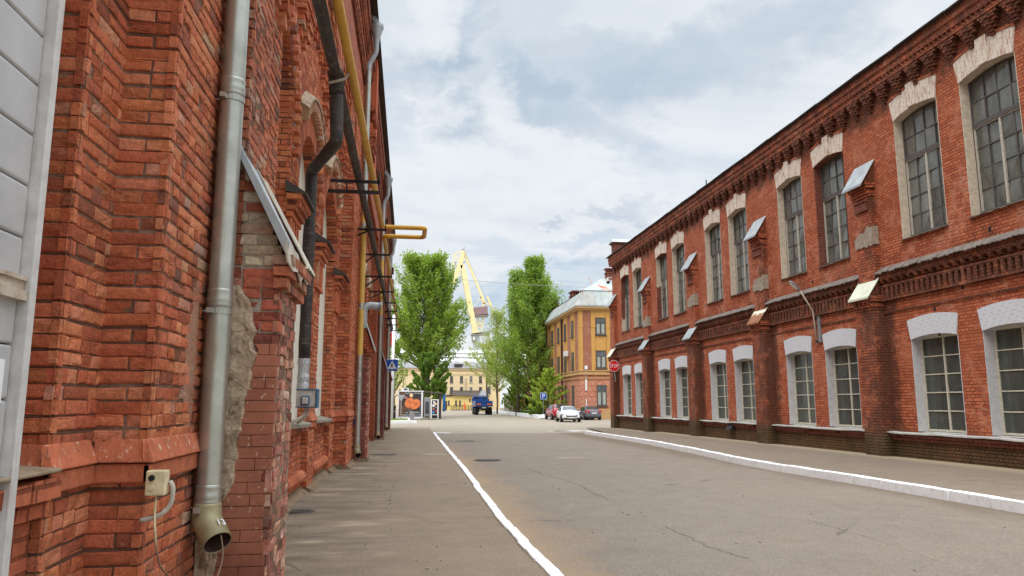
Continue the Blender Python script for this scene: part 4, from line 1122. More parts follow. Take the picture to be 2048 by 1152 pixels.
# ------ cornice and roof edge
f=MB()
for z0,z1,x in ((11.0,11.08,-1.46),(11.09,11.17,-1.44),(11.35,11.45,-1.42),(11.9,12.0,-1.44),(12.01,12.1,-1.40),(12.35,12.45,-1.36),(12.46,12.9,-1.32)): f.box(-3,x,8.2,51.6,z0,z1)
y=8.3
while y<51.4: f.box(-1.6,-1.41,y,y+.14,11.171,11.349); f.box(-1.5,-1.37,y,y+.15,12.101,12.349); y+=.30
f.box(-3,-1.49,8.2,51.6,11.171,12.45)
f.build('cornice',M['brickL'],bldL,dirt=lambda x,y,z:.4)
f=MB(); f.hexa([(-4.5,5,13.6),(-1.12,5,12.93),(-1.12,51.8,12.93),(-4.5,51.8,13.6),(-4.5,5,13.7),(-1.12,5,12.98),(-1.12,51.8,12.98),(-4.5,51.8,13.7)]); f.box(-5,-4.4,-3,51.6,11.6,13.6); f.build('roof',M['eave'],bldL)
# ------ buttresses
def cap_sheet(name,xa,za,xb,zb,y0,y1,mat_,par,th=.03,rag=0):
    c=MB(); n=10 if rag else 1
    for k in range(n):
        p=y0+(y1-y0)*k/n;q=y0+(y1-y0)*(k+1)/n
        e=lambda u:rag*math.sin(u*23)*.5+ (rag*.6*math.sin(u*51))
        P=lambda u,x,z:V((x,u,z))
        xbp,zbp=xb+e(p)*.6,zb-abs(e(p)); xbq,zbq=xb+e(q)*.6,zb-abs(e(q))
        c.hexa([(xa,p,za-th),(xbp,p,zbp-th),(xbq,q,zbq-th),(xa,q,za-th),(xa,p,za),(xbp,p,zbp),(xbq,q,zbq),(xa,q,za)])
    return c.build(name,mat_,par)
# buttress beside the viewer
f=MB(); mo=MB()
topf=lambda z: (X2,-.985) if z<2.72 else ((X2,-.985-(z-2.72)*.42) if z<3.5 else None)
def cB1(u,z):
    n=math.sin(u*9+1)*.12+math.sin(z*6)*.1
    if z>2.62+n*.5 and z<3.25+n: return pick([(srgb(206,186,162),4),(srgb(190,166,142),3),(srgb(176,142,120),2),(srgb(164,92,70),1)])
    if z>3.1: return cworn(u,z)
    if z>2.1: return pick([(srgb(170,88,68),4),(srgb(186,100,78),3),(srgb(140,72,58),2),(srgb(196,130,108),1)])
    if u>-1.06: return cdusty(u,z)
    return pick([(srgb(150,84,68),3),(srgb(132,74,60),2),(srgb(170,110,90),1)])
wallb(f,mo,'X',5.82,X2,-.985,-.1,3.55,col=cB1,rev=True,top=topf,rough=1.3,chip=.1)
wallb(f,mo,'Y',-.985,5.82,6.65,-.1,2.72,col=cdusty,par=1,rough=2.4,chip=.2)
b1=f.build('buttress',M['brick1'],bldL); mo.build('mortar_bed',M['cement'],b1)
f=MB(); f.box(-1.6,-1.0,5.85,6.62,-.1,2.7); f.prism([(-1.6,5.85,2.7),(-1.0,5.85,2.7),(-1.32,5.85,3.5),(-1.6,5.85,3.5)],(0,.75,0)); f.build('core',M['mortar'],b1)
# corbels under its cap
f=MB()
for k,(z,e) in enumerate(((2.47,.03),(2.56,.06),(2.645,.09))):
    y=5.80-e*.3
    while y<6.7: f.box(-1.05,-.985+e+U(-.01,.01),y+.004,y+.146,z+.004,z+CH-.004,0,cworn(0,0),j=.006); y+=.15
f.build('cap_corbel',M['brick1'],b1)
cap_sheet('cap',-1.345,3.60,-.94,2.80,5.74,6.30,M['sheet'],b1,.025); cap_sheet('torn_cap',-1.35,3.63,-.90,2.80,6.30,7.0,M['sheetWorn'],b1,.02,.035)
c=MB(); c.hexa([(-1.345,5.725,3.50),(-.945,5.725,2.70),(-.945,5.74,2.70),(-1.345,5.74,3.50),(-1.345,5.725,3.605),(-.925,5.725,2.815),(-.925,5.74,2.815),(-1.345,5.74,3.605)]); bez(c.build('cap_flange',M['sheet'],b1),.004,1)
c=MB()
import itertools
pp=[(-.955,5.72,2.80),(-.93,5.73,2.66),(-.90,5.80,2.60),(-.895,6.0,2.63),(-.90,6.2,2.58),(-.905,6.4,2.66),(-.9,6.6,2.62),(-.905,6.85,2.70),(-.91,7.0,2.76)]
for (p,q) in zip(pp[:-1],pp[1:]): c.prism([p,q,(-.945+U(-.01,.01),q[1],2.83),(-.945,p[1],2.83)],(-.012,0,0))
c.build('torn_drip',M['sheetWorn'],b1)
# oxide-red render with scored joints on the near face, ragged at both sides
f=MB()
EL=[(700,513),(760,500),(820,486),(870,478),(930,471),(965,466),(985,452),(1010,440),(1150,428)]
ER=[(700,553),(740,553),(800,550),(880,546),(925,544),(945,526),(960,519),(980,534),(1010,527),(1060,525),(1110,526),(1150,528)]
def itp(T,y):
    if y<=T[0][0]: return T[0][1]
    for (a,b),(c,d) in zip(T[:-1],T[1:]):
        if y<=c: return b+(d-b)*(y-a)/(c-a)
    return T[-1][1]
YB=5.808
k=0
for k in range(int(2.0/CH),-2,-1):
    z0,z1=k*CH+.002,(k+1)*CH-.002
    pts=[]
    for z in (z0,(z0+z1)/2,z1):
        # project to find the picture row of this course on the buttress face
        d=V((-1.2,YB,z))-CAM; py=576-FPX*d.dot(UPV)/d.dot(FWD)
        pts.append((z,at(itp(EL,py)+U(-4,4),py,YB).x,at(itp(ER,py)+U(-1.5,1.5),py,YB).x))
    e=U(0,.004)
    if pts[1][2]-pts[1][1]<.05: continue
    L_=[(a,YB-e,z) for z,a,b in pts]; R_=[(b,YB-e,z) for z,a,b in pts]
    if R()<.3:
        m_=pts[0][1]+(pts[0][2]-pts[0][1])*U(.3,.7)
        f.prism([L_[0],(m_-.002,YB-e,z0),(m_-.002,YB-e,z1),L_[2],L_[1]],(0,.02,0)); f.prism([(m_+.002,YB-e,z0),R_[0],R_[1],R_[2],(m_+.002,YB-e,z1)],(0,.02,0))
    else: f.prism(L_[:1]+R_+L_[::-1][:2],(0,.02,0))
def redrender():
    t=NT('render_oxide_flaking'); p=t.pos(); a=t.noise(p,4,6,.7); b=t.noise(p,20,5,.7); px=t.sep(p)
    col=t.mix(t.mr(a,.35,.65),srgb(170,108,84),srgb(144,90,70)); fl=t.m('MULTIPLY',t.mr(b,.60,.64),t.mr(a,.48,.56)); col=t.mix(t.m('MULTIPLY',fl,.8),col,srgb(216,190,172))
    lo=t.mr(t.m('ADD',px[2],t.m('MULTIPLY',t.m('SUBTRACT',b,.5),.5)),.75,.35); col=t.mix(t.m('MULTIPLY',lo,.7),col,srgb(112,66,50))
    t.set(col=col,rough=.8,spec=.3); t.bump(t.m('ADD',a,t.m('MULTIPLY',fl,-.6)),.4,.01); return t.mat
M['redrender']=redrender()
o=f.build('scored_render',M['redrender'],b1); bez(o,.003,1)
# rough lime plaster left bare behind the downpipe
f=MB(); rows=[]
zt=[z*.035 for z in range(3,72)]
from mathutils import noise as MN
for z in zt:
    d=V((-1.2,YB,z))-CAM; py=576-FPX*d.dot(UPV)/d.dot(FWD)
    xr=at(min(itp([(560,470),(600,500),(640,508)],py) if py<700 else itp(EL,py)+5,520),py,YB).x; xl=X2+.002
    row=[]
    for k in range(13):
        x=xl+(xr+.035*MN.noise(V((z*11,2,3)))-xl)*k/12; q=V((x*9,z*9,1.3)); h=MN.noise(q)*.022+MN.noise(q*3)*.016+MN.noise(q*7)*.009
        row.append((x,YB-.004-h-(0 if k<12 else -.02),z))
    rows.append(row)
for a,b in zip(rows[:-1],rows[1:]):
    for k in range(12): f.face([a[k],a[k+1],b[k+1],b[k]])
f.build('bare_plaster',M['plasterTan'],b1,smooth=True)
M['smear']=plaster('mortar_smear',srgb(176,136,112),srgb(150,104,82),False,.012)
# plaster remains on the far edge of the near pilaster
f=MB()
for z0,z1,y0,y1 in ((1.42,2.5,5.40,5.58),):
    rows=[]
    n=int((z1-z0)/.04)
    for i in range(n+1):
        z=z0+(z1-z0)*i/n; w=math.sin(math.pi*i/n)**.5; row=[]
        a=y0+.12*MN.noise(V((z*3,y0,0)))-.06*w; b=y1+.1*MN.noise(V((z*4,y1,5)))
        for k in range(7):
            y=a+(b-a)*k/6; e=math.sin(math.pi*k/6)*w
            row.append((X2-.016+.02*e+.008*MN.noise(V((y*14,z*14,2))),y,z))
        rows.append(row)
    for a,b in zip(rows[:-1],rows[1:]):
        for k in range(6): f.face([a[k],a[k+1],b[k+1],b[k]])
f.build('mortar_smear',M['smear'],b1,smooth=True)
# three more buttresses down the street
def buttress(y,full):
    f=MB(); xf=-1.12; yb=y+.9
    if not full: f.box(-1.55,xf,y,yb,-.3,3.1)
    else: f.box(-1.45,xf-.03,y+.03,yb-.03,-.3,3.1)
    f.prism([(X2,y+.002,3.1),(xf+.05,y+.002,3.1),(-1.22,y+.002,3.7),(X2,y+.002,3.7)],(0,.895,0))
    f.box(xf-.1,xf+.05,y-.03,yb+.03,2.94,3.02); f.box(xf-.1,xf+.09,y-.05,yb+.05,3.021,3.099)
    f.box(-1.6,-1.25 if not full else -1.44,y+(.03 if full else 0),yb,3.7,12.9)
    f.box(-1.6,-1.17,y-.04,yb+.04,8.9,9.0); f.box(-1.6,-1.12,y-.06,yb+.06,9.4,9.5); f.box(-1.6,-1.2,y-.02,yb+.02,9.0,9.4); f.box(-1.6,-1.14,y-.05,yb+.05,10.2,10.3)
    for k in range(4):
        for zz in (9.1,9.95): f.box(-1.25,-1.14,y+.06+.22*k,y+.17+.22*k,zz,zz+.25)
    o=f.build('buttress',M['brickL'] if full else M['brickDark'],bldL,dirt=lambda x,y,z:.35)
    if y>30:
        g=MB(); g.box(-1.52,-1.27,y-.012,y,6.8,11.2); g.build('render_panel',M['plasterRed'],o)
    cap_sheet('cap',-1.30,4.02,-.98,3.12,y-.08,yb+.08,M['sheet'],o,.05)
    return o
for y in (21.4,35.0,48.0): buttress(y,y<22)
M['pierRed']=plaster('smooth_red_pier',srgb(196,108,76),srgb(176,92,64),False,.004)
f=MB(); f.box(-2,-1.25,23.6,24.4,8.7,12.92); bez(f.build('rendered_pier',M['pierRed'],bldL),.01,1)
# vent hose elbow out of the wall past the second buttress
f=MB(); p=fillet([(-1.42,22.9,2.6),(-1.42,22.9,4.55),(-.98,23.1,4.55)],.3,8); f.tube(p,[.11+.008*(k%2) for k in range(len(p))],14); f.tube([(-.98,23.1,4.55),(-.93,23.12,4.54)],[.13,.15],14)
f.build('vent_hose',M['sheet'],bldL,smooth=True)
# ------ gate leaf filling the niche next to the viewer
gateo=thing('sectional_gate','grey ribbed metal gate leaf with chalky white edge strip beside the near brick pilaster','gate',(-1.75,2,0))
f=MB(); z=-.1; k=0
while z<5.6:
    h=.245; q=.012 if k%1==0 else 0
    prof=[(0,0),(.012,.012),(.012,h-.02),(0,h-.008)]
    y0,y1=-1.5,3.60
    f.hexa([(-1.80,y0,z),(-1.765,y0,z),(-1.765,y1,z),(-1.80,y1,z),(-1.80,y0,z+h-.006),(-1.765,y0,z+h-.006),(-1.765,y1,z+h-.006),(-1.80,y1,z+h-.006)])
    z+=h;k+=1
o=f.build('panel',M['gate'],gateo); bez(o,.014,3)
f=MB(); f.box(-1.81,-1.80,-1.5,3.62,-.1,5.7); f.build('backing',M['eave'],gateo)
f=MB(); f.box(-1.82,-1.715,3.605,3.66,-.1,5.7); f.box(-1.83,-1.745,3.66,3.705,-.1,5.7); bez(f.build('edge_frame',M['gateframe'],gateo),.006,2)
M['rusty']=galv('rusty_channel',srgb(206,196,180),srgb(170,150,128),.9,(150,96,60),.1,.7,12,False)
f=MB(); f.box(-1.80,-1.725,-1.5,3.60,2.055,2.10); f.box(-1.80,-1.73,-1.5,3.60,2.145,2.165); f.box(-1.80,-1.745,-1.5,3.60,2.10,2.145); f.build('rusty_rail',M['rusty'],gateo)
# round blue sign plate on the gate
so=thing('notice_plate','white plate with a blue disc cut by the left edge, fixed on the grey gate','sign',(-1.75,3.3,1.7))
pa=atX(3,725,-1.755);pb=atX(3,812,-1.755)
f=MB(); yR=atX(7,760,-1.755).y; zt=atX(5,718,-1.755).z; zb=atX(5,806,-1.755).z; f.box(-1.764,-1.757,yR-.34,yR,zb,zt); f.build('plate',M['signwhite'],so)
f=MB(); f.lathe((-1.757,yR-.17,(zt+zb)/2),[(.135,.0),(.13,.003),(0,.003)],28,axis='x'); f.build('disc',M['signblue'],so)
# ================================================================ downpipes and service pipes
def collar(mb,p,d,r,m=0): mb.tube([p-d*.02,p-d*.012,p+d*.012,p+d*.02],[r+.001,r+.008,r+.008,r+.001],20,m,cap=False)
def downpipe(name,label,x,y,r,zb,zt,yellow=None,joints=(),top=None,spout='fwd',mark=None,group='downpipes along the left workshop'):
    t=thing(name,label,'downpipe',(x,y,G(y)),group)
    segs=[]
    f=MB(); f.tube([(x,y,zb),(x,y,zt)],r,22,cap=False)
    if yellow:
        f=MB(); f.tube([(x,y,zb),(x,y,yellow[0])],r,20,cap=False); f.build('pipe',M['galv'],t,smooth=True); f=MB(); f.tube([(x,y,yellow[1]),(x,y,zt)],r,20,cap=False)
        g=MB(); g.tube([(x,y,yellow[0]),(x,y,yellow[1])],r+.002,20,cap=False); g.build('yellowed_length',M['galvYellow'],t,smooth=True)
    f.build('pipe',M['galv'],t,smooth=True)
    for z in joints:
        c=MB(); c.tube([(x,y,z-.07),(x,y,z-.062),(x,y,z-.045),(x,y,z-.03),(x,y,z-.015),(x,y,z),(x,y,z+.04),(x,y,z+.055),(x,y,z+.065)],[r+.001,r+.007,r+.004,r+.004,r+.008,r+.004,r+.003,r+.007,r+.001],20,cap=False); c.build('collar',M['galv'],t,smooth=True)
    for z in joints:
        c=MB(); zz=z-.10
        c.tube([(x,y,zz-.02),(x,y,zz+.02)],r+.006,22,cap=False); c.box(x-r*.5-.02,x-r*.5+.02,y-r-.04,y-r+.0,zz-.018,zz+.018); c.tube([(x-.0,y,zz),(x-.34,y+.0,zz+.01)],.008,6); c.build('clamp',M['galv'],t)
    # shoe: short oblique elbow
    s=MB(); e=V((.0,-1,-.9)).normalized() if spout=='fwd' else V(spout).normalized()
    p0=V((x,y,zb+.02));p1=V((x,y,zb-.10));p2=p1+e*r*2.6
    s.tube([p0,V((x,y,zb-.0)),p1,p2],[r+.004,r+.006,r*1.18,r*1.12],22,cap=False)
    so=s.build('shoe',M['galvShoe'],t,smooth=True); m_=so.modifiers.new('thick','SOLIDIFY'); m_.thickness=.006; m_.offset=0
    q=MB(); q.tube([p1+e*r*1.0,p2-e*.004],[r*1.04,r*1.03],22,cap=False); q.face([p1+e*r*1.0+(e.cross(V((0,0,1))).normalized()*math.cos(k*.3491)+e.cross(e.cross(V((0,0,1)))).normalized()*math.sin(k*.3491))*r*1.03 for k in range(18)]); q.build('shoe_lining',M['rustdark'],t)
    return t
M['rustdark']=simple('rusty_lining',srgb(74,52,44),.9,.1,.4,18)
M['galvShoe']=galv('stained_shoe',srgb(168,158,122),srgb(138,128,98),.8,(140,110,44),.25,.45,6,False)
dp=downpipe('downpipe','big silvery downpipe with rust streaks nearest the viewer, number 13 on its shoe',-1.395,5.66,.086,.88,11.6,None,(2.36,4.0,.96),spout=(.72,-.85,-.85))
# brushed number on the shoe
e_=V((.72,-.85,-.85)).normalized(); p_=V((-1.395,5.66,.78)); cdv=(CAM-p_).normalized()*.7+V((.75,0,.75)); n_=(cdv-e_*cdv.dot(e_)).normalized()
y_=-e_; x_=y_.cross(n_); Mx=Matrix((( x_.x,y_.x,n_.x,0),(x_.y,y_.y,n_.y,0),(x_.z,y_.z,n_.z,0),(0,0,0,1))); Mx=Matrix.Translation(p_+e_*.135+n_*.1035)@Mx
text_mesh('number','13',.075,M['signwhite'],dp,Mx,.003)
def funnel_top(t,x,y,z,r,ex,far):
    # elbow back out to the eave, hopper head and roof chute
    f=MB(); P=fillet([(x,y,z),(x,y,z+.22),(x+ex,y,z+.62),(x+ex,y,z+.95)],.10,4); f.tube(P,r,16,cap=False); f.build('elbow',M['sheet'],t,smooth=True)
    f=MB(); f.lathe((x+ex,y,z+.9),[(r+.004,0),(r+.01,.10),(.19,.48),(.20,.48),(.20,.58),(.17,.58)],22); f.build('hopper',M['sheet'],t,smooth=False)
    f=MB(); a=V((x+ex-.34,y,z+1.95));b=V((x+ex+.0,y,z+1.45)); d=b-a; u=V((0,.14,0)); w=V((.06,0,.05))
    f.obox((a+b)/2,d/2,u,V((.03,0,.02)))
    f.obox((a+b)/2+V((.03,-.14,.05)),d/2,V((0,.008,0)),V((.05,0,.035))); f.obox((a+b)/2+V((.03,.14,.05)),d/2,V((0,.008,0)),V((.05,0,.035)))
    f.build('chute',M['sheet'],t)
t=downpipe('downpipe','downpipe with a long yellowed middle length in front of the second buttress',-1.37,21.0,.078,.42,11.25,(2.9,6.9),(2.3,4.3,6.6,8.6),spout=(.35,-1,-.9)); funnel_top(t,-1.37,21.0,11.25,.078,.20,1)
t=downpipe('downpipe','thin pale downpipe standing at the third buttress behind the pipe loop',-1.36,34.6,.085,.30,10.7,(5.6,8.2),(1.8,4.0,6.2,8.6),spout=(.3,-1,-.9)); funnel_top(t,-1.36,34.6,10.7,.085,.20,1)
t=downpipe('downpipe','furthest thin grey downpipe at the last buttress beside the crossing sign',-1.36,47.6,.09,.25,10.6,None,(2.2,4.5,7.0),spout=(.3,-1,-.9)); funnel_top(t,-1.36,47.6,10.6,.09,.20,1)
# yellow gas pipe with its flat expansion loop
gasp=thing('gas_pipe','long yellow gas pipe on the workshop wall with a square expansion loop over the pavement','pipe',(-.95,20,0))
pts=[(-1.02,3,6.55),(-.99,8.86,6.6),(-.95,12,6.6),(-.885,18.5,6.62),(-.865,21.6,6.63)]
A=at(769,453,21.9);
lo=[(-.86,21.2,6.62),(.37,21.2,6.62),(.37,22.42,6.62),(-.845,22.42,6.62)]
path=[V(p) for p in pts[:4]]+[V(p) for p in lo]+[V((-.82,40,6.62)),V((-.80,50.8,6.62))]
f=MB(); f.tube(fillet(path,.16,6),.068,16); f.build('pipe',M['gas'],gasp,smooth=True)
for y in (15.8,20.6): f=MB(); collar(f,V((-.915 if y<18 else -.872,y,6.61)),V((0,1,0)),.07); f.build('weld_ring',M['gas'],gasp,smooth=True)
# bitumen wrapped heating pipe with its branch
hp=thing('insulated_pipe','thick black bitumen wrapped heating pipe running along the workshop wall','pipe',(-1.2,20,0))
f=MB(); P=[(-1.2,2.5,6.53)]
yy=2.5
while yy<50.6: yy+=.45; P.append((-1.2+U(-.006,.006),min(yy,50.7),6.53+U(-.008,.008)))
f.tube(P,[.086+U(-.005,.005) for _ in P],18); f.build('pipe',M['blackpipe'],hp,smooth=True)
a=V((-1.2,11.0,6.47)); b=V((-1.16,11.0,5.5)); c=V((-1.68,12.25,5.42)); d=V((-1.68,12.3,2.3))
path=fillet([a,b,c,d],.12,5); 
def dense(P,s=.25):
    o=[P[0]]
    for p,q in zip(P[:-1],P[1:]):
        n=max(1,int((q-p).length/s)); o+=[p+(q-p)*k/n for k in range(1,n+1)]
    return o
path=dense(path)
f=MB(); f.tube(path,[.096+U(-.006,.006) for _ in path],18); f.build('branch',M['blackpipe'],hp,smooth=True)
f=MB(); f.tube([(-1.2,10.85,6.53),(-1.2,11.2,6.53)],[.118,.118],16); f.tube([(-1.2,11.0,6.5),(-1.19,11.0,6.25)],[.12,.11],16); f.build('tee_wrap',M['blackpipe'],hp,smooth=True)
f=MB(); f.tube(fillet([(-1.29,10.8,6.35),(-1.05,10.8,6.42),(-.98,10.86,6.62)],.05),.022,8); f.build('rag_tie',M['conduit'],hp,smooth=True)
f=MB(); P=dense([V((-1.68,12.3,2.3)),V((-1.68,12.3,1.62))],.07); f.tube(P,[.095+U(-.008,.008) for _ in P],16); f.build('foil_sleeve',M['foil'],hp)
# steel brackets
for i,y in enumerate((16.0,20.6,24.2,28.5,32.5,36.2,39.6,43.0,46.6,50.4)):
    b=thing('pipe_bracket',['black steel bracket carrying the pipes just before the second downpipe','black steel bracket just in front of the yellow expansion loop','black diagonal braced bracket right behind the yellow loop'][i] if i<3 else '','bracket',(X2,y,6.3),'steel brackets under the wall pipes')
    f=MB(); f.box(-1.9 if i else -2.2,-.72,y-.03,y+.03,6.36,6.42); f.box(-.76,-.73,y-.03,y+.03,6.36,6.62); f.build('arm',M['iron'],b)
    f=MB()
    if i==0: f.box(-2.0,-.74,y-.03,y+.03,6.12,6.19); f.box(-1.45,-1.42,y-.03,y+.03,6.19,6.36)
    elif i==3: f.beam((-1.75,y,6.0),(-1.2,y,6.36),.05)
    else: f.beam((-1.75,y,5.95 if i==2 else 6.1),(-1.2,y,6.36),.045)
    f.build('strut',M['iron'],b)
    if i>=3: b['label']='black steel bracket carrying the pipes along the far part of the workshop wall'
# thin steel wires hanging at the wall
# floodlight style switch box on the foil pipe
eb=thing('switch_box','weathered grey and blue electrical box on conduit below the foil sleeve','electrical box',(-1.62,12.1,1.5))
f=MB(); f.box(-1.74,-1.44,12.02,12.26,1.53,1.80); bez(f.build('case',M['eboxl'],eb),.012,2)
f=MB(); f.box(-1.44,-1.415,12.0,12.28,1.515,1.815); f.box(-1.745,-1.44,12.0,12.03,1.79,1.81); f.box(-1.745,-1.44,12.0,12.03,1.52,1.535); bez(f.build('door_rim',M['eboxb'],eb),.006,1)
f=MB(); f.box(-1.66,-1.53,11.98,12.02,1.56,1.70); bez(f.build('cover_frame',M['eboxb'],eb),.01,2)
f=MB(); f.box(-1.64,-1.55,11.965,11.98,1.58,1.68); bez(f.build('cover',M['eboxl'],eb),.008,2)
f=MB(); f.tube(fillet([(-1.6,12.1,1.53),(-1.6,12.1,1.42),(-1.7,12.0,1.34),(-1.85,11.8,1.30)],.08),.022,8); f.tube(fillet([(-1.55,12.1,1.53),(-1.56,12.1,1.40),(-1.72,12.1,1.28)],.06),.018,8); f.build('conduit',M['conduit'],eb,smooth=True)
# junction box with flexible conduit, near pilaster
p=V((-1.425,4.64,1.17))
jb=thing('junction_box','cream socket box with round knobs and grey hose on the near pilaster ledge','electrical box',p)
f=MB(); f.box(-1.475,-1.365,4.575,4.65,1.075,1.215); bez(f.build('case',M['jbox'],jb),.008,2)
f=MB(); f.lathe((-1.44,4.575,1.175),[(.017,0),(.017,.012),(.0,.012)],16,axis='y'); f.build('knob',M['blackrub'],jb)
f=MB(); f.lathe((-1.44,4.575,1.12),[(.017,0),(.016,.007),(.0,.008)],16,axis='y'); f.build('knob',M['jbox'],jb)
f=MB(); P=fillet([(-1.355,4.63,1.15),(-1.335,4.62,1.12),(-1.335,4.62,1.02),(-1.40,4.62,.955),(-1.50,4.62,.935)],.06,6); P=dense(P,.012); f.tube(P,[.0125+.002*(k%2) for k in range(len(P))],10); f.build('flex_hose',M['conduit'],jb,smooth=True)
f=MB(); P=fillet([(-1.42,4.61,1.075),(-1.42,4.60,.95),(-1.40,4.60,.80)],.05); f.tube(P,.0065,7); f.build('cable_upper',M['jbox'],jb,smooth=True)
f=MB(); P=fillet([(-1.40,4.60,.80),(-1.38,4.62,.68),(-1.30,4.9,.46),(-1.22,5.25,.42),(-1.21,5.42,.58),(-1.26,5.50,.72)],.12,6); f.tube(P,.0055,7); f.build('cable_lower',M['cable'],jb,smooth=True)
# loop of wire lying at the second buttress foot
wl=thing('wire_coil','thin rusty wire loop leaning at the foot of the second buttress under its downpipe','wire',(-1.4,21.1,0))
f=MB(); P=[(-1.42+.2*math.cos(t*.35),20.95+.12*math.sin(t*.35),.25+.22*math.sin(t*.35+.4)) for t in range(20)]; f.tube(P,.009,6); f.build('loop',M['iron'],wl,smooth=True)
# small boxes near second pilaster foot
wb=thing('meter_plate','small blue and cream enamel plate on the pilaster before the second buttress','sign',(-1.48,20.6,1.2))
f=MB(); f.box(-1.49,-1.43,21.22,21.27,.98,1.24); f.build('plate',M['signblue'],wb); f=MB(); f.box(-1.428,-1.38,21.22,21.27,.96,1.22); f.build('edge_plate',M['jbox'],wb)
# ================================================================ lamp, camera and signs on the right-hand building
lp=thing('wall_lamp','street lamp on a bent rusty arm fixed to the factory wall between two lower windows','street lamp',(14.3,24.7,3.7))
f=MB(); base=atX(1633,688,14.27); top=atX(1628,622,14.24); bend=V((14.2,top.y,top.z)); e=at(1598,580,top.y-.15)
f.tube(fillet([V((14.27,top.y,base.z)),bend,V((e.x+.05,e.y,e.z-.05))],.15),.028,10); f.build('arm',M['rusty'],lp,smooth=True)
f=MB(); f.box(14.28,14.345,top.y-.24,top.y-.08,base.z+.05,base.z+1.05); f.build('back_plate',M['steel'],lp)
f=MB(); f.box(14.24,14.30,top.y-.05,top.y+.05,base.z+.05,base.z+.12); f.box(14.24,14.30,top.y-.05,top.y+.05,base.z+.85,base.z+.92); f.build('pipe_clip',M['iron'],lp)
h=at(1579,563,top.y-.2); d=(h-e); L=d.length; dn=d.normalized(); side=V((0,1,0)); upn=dn.cross(side).normalized()
if upn.z<0: upn=-upn
f=MB(); 
for (t0,t1,w0,w1,h0,h1) in ((0,.25,.05,.085,.035,.055),(.25,.8,.085,.10,.055,.05),(.8,1.0,.10,.06,.05,.03)):
    P=[]
    for t,w,hh in ((t0,w0,h0),(t1,w1,h1)):
        c=e+d*t; P.append([c-side*w-upn*.02,c+side*w-upn*.02,c+side*w*.7+upn*hh,c-side*w*.7+upn*hh])
    f.hexa([P[0][0],P[0][1],P[1][1],P[1][0],P[0][3],P[0][2],P[1][2],P[1][3]])
f.build('head',M['steel'],lp)
f=MB(); f.obox(e+d*.55-upn*.028,d*.36,side*.07,upn*.008); f.build('diffuser',M['signwhite'],lp)
cc=thing('security_camera','white dome security camera on the far top corner of the factory','camera',(14.1,51.3,10.3))
f=MB(); f.box(14.05,14.4,51.16,51.26,10.45,10.55); f.tube([(14.1,51.3,10.5),(14.1,51.3,10.35)],.1,12); f.build('mount',M['white'],cc)
f=MB(); f.lathe((14.1,51.3,10.06),[(0,0),(.09,.03),(.13,.12),(.13,.2)],14); f.build('dome',M['signblack'],cc,smooth=True)
f=MB(); f.lathe((14.1,51.3,10.24),[(.15,0),(.15,.1),(.08,.14),(0,.14)],14); f.build('housing',M['white'],cc)
# stop sign on the last buttress
st=thing('stop_sign','red octagonal stop sign on a bracket at the far corner buttress of the factory','road sign',(13.9,49.4,3))
def ngon(c,r,n,ph,y,axis='y'): return [(c[0]+r*math.cos(ph+2*math.pi*k/n),y,c[2]+r*math.sin(ph+2*math.pi*k/n)) for k in range(n)]
c=at(1228,732,49.4)
f=MB(); f.prism(ngon(c,.405,8,math.pi/8,49.4),(0,.02,0)); f.build('plate_edge',M['signwhite'],st)
f=MB(); f.prism(ngon(c,.375,8,math.pi/8,49.392),(0,.007,0)); f.build('face',M['signred'],st)
text_mesh('lettering','STOP',.30,M['signwhite'],st,Matrix.Translation(V((c.x,49.388,c.z)))@Matrix.Rotation(math.pi/2,4,'X')@Matrix.Diagonal((.82,1.15,1,1)),.002)
f=MB(); f.beam((c.x,49.44,c.z-.1),(c.x+.12,49.5,c.z-1.05),.05); f.build('post',M['steel'],st)
f=MB(); f.beam((c.x-.5,49.45,c.z-.42),(14.36,49.9,c.z-.40),.045); f.beam((c.x+.05,49.43,c.z-.41),(c.x+.05,50.1,c.z-.41),.045); f.build('bracket',M['iron'],st)
# pedestrian crossing sign on a wall bracket at the end of the workshop
cs=thing('crossing_sign','blue square pedestrian crossing sign on a bracket at the end of the workshop','road sign',(-1,46,4))
Yc=46.5; c=at(784.3,730.5,Yc); w=.365
f=MB(); f.box(c.x-w,c.x+w,Yc,Yc+.02,c.z-w,c.z+w); bez(f.build('plate_edge',M['signwhite'],cs),.01,1)
f=MB(); f.box(c.x-w+.02,c.x+w-.02,Yc-.006,Yc-.0005,c.z-w+.02,c.z+w-.02); f.build('face',M['signblue'],cs)
f=MB(); f.prism([(c.x-.29,Yc-.012,c.z-.24),(c.x+.29,Yc-.012,c.z-.24),(c.x,Yc-.012,c.z+.29)],(0,.0055,0)); f.build('triangle',M['signwhite'],cs)
f=MB(); y=Yc-.018
def stroke(pts,w): 
    for a,b in zip(pts[:-1],pts[1:]): f.beam((c.x+a[0],y,c.z+a[1]),(c.x+b[0],y,c.z+b[1]),w,.004,up=(0,1,0))
stroke([(.0,.09),(-.02,-.05)],.07); stroke([(-.02,-.05),(-.11,-.19)],.035); stroke([(-.02,-.05),(.05,-.1),(.08,-.2)],.035); stroke([(0,.08),(.07,.02),(.09,-.03)],.025); stroke([(0,.08),(-.07,.02),(-.07,-.05)],.025)
f.prism(ngon((c.x+.005,0,c.z+.15),.035,10,0,y-.002),(0,.004,0))
for x0 in (-.22,-.13,.13,.2): f.box(c.x+x0-.025,c.x+x0+.025,y-.002,y+.002,c.z-.225,c.z-.2)
f.build('walker',M['signblack'],cs)
f=MB(); f.beam((X2+.0,48.1,c.z+.3),(c.x,Yc+.04,c.z+.3),.03); f.beam((X2,48.1,c.z-.2),(c.x,Yc+.04,c.z-.2),.03); f.build('bracket',M['steel'],cs)
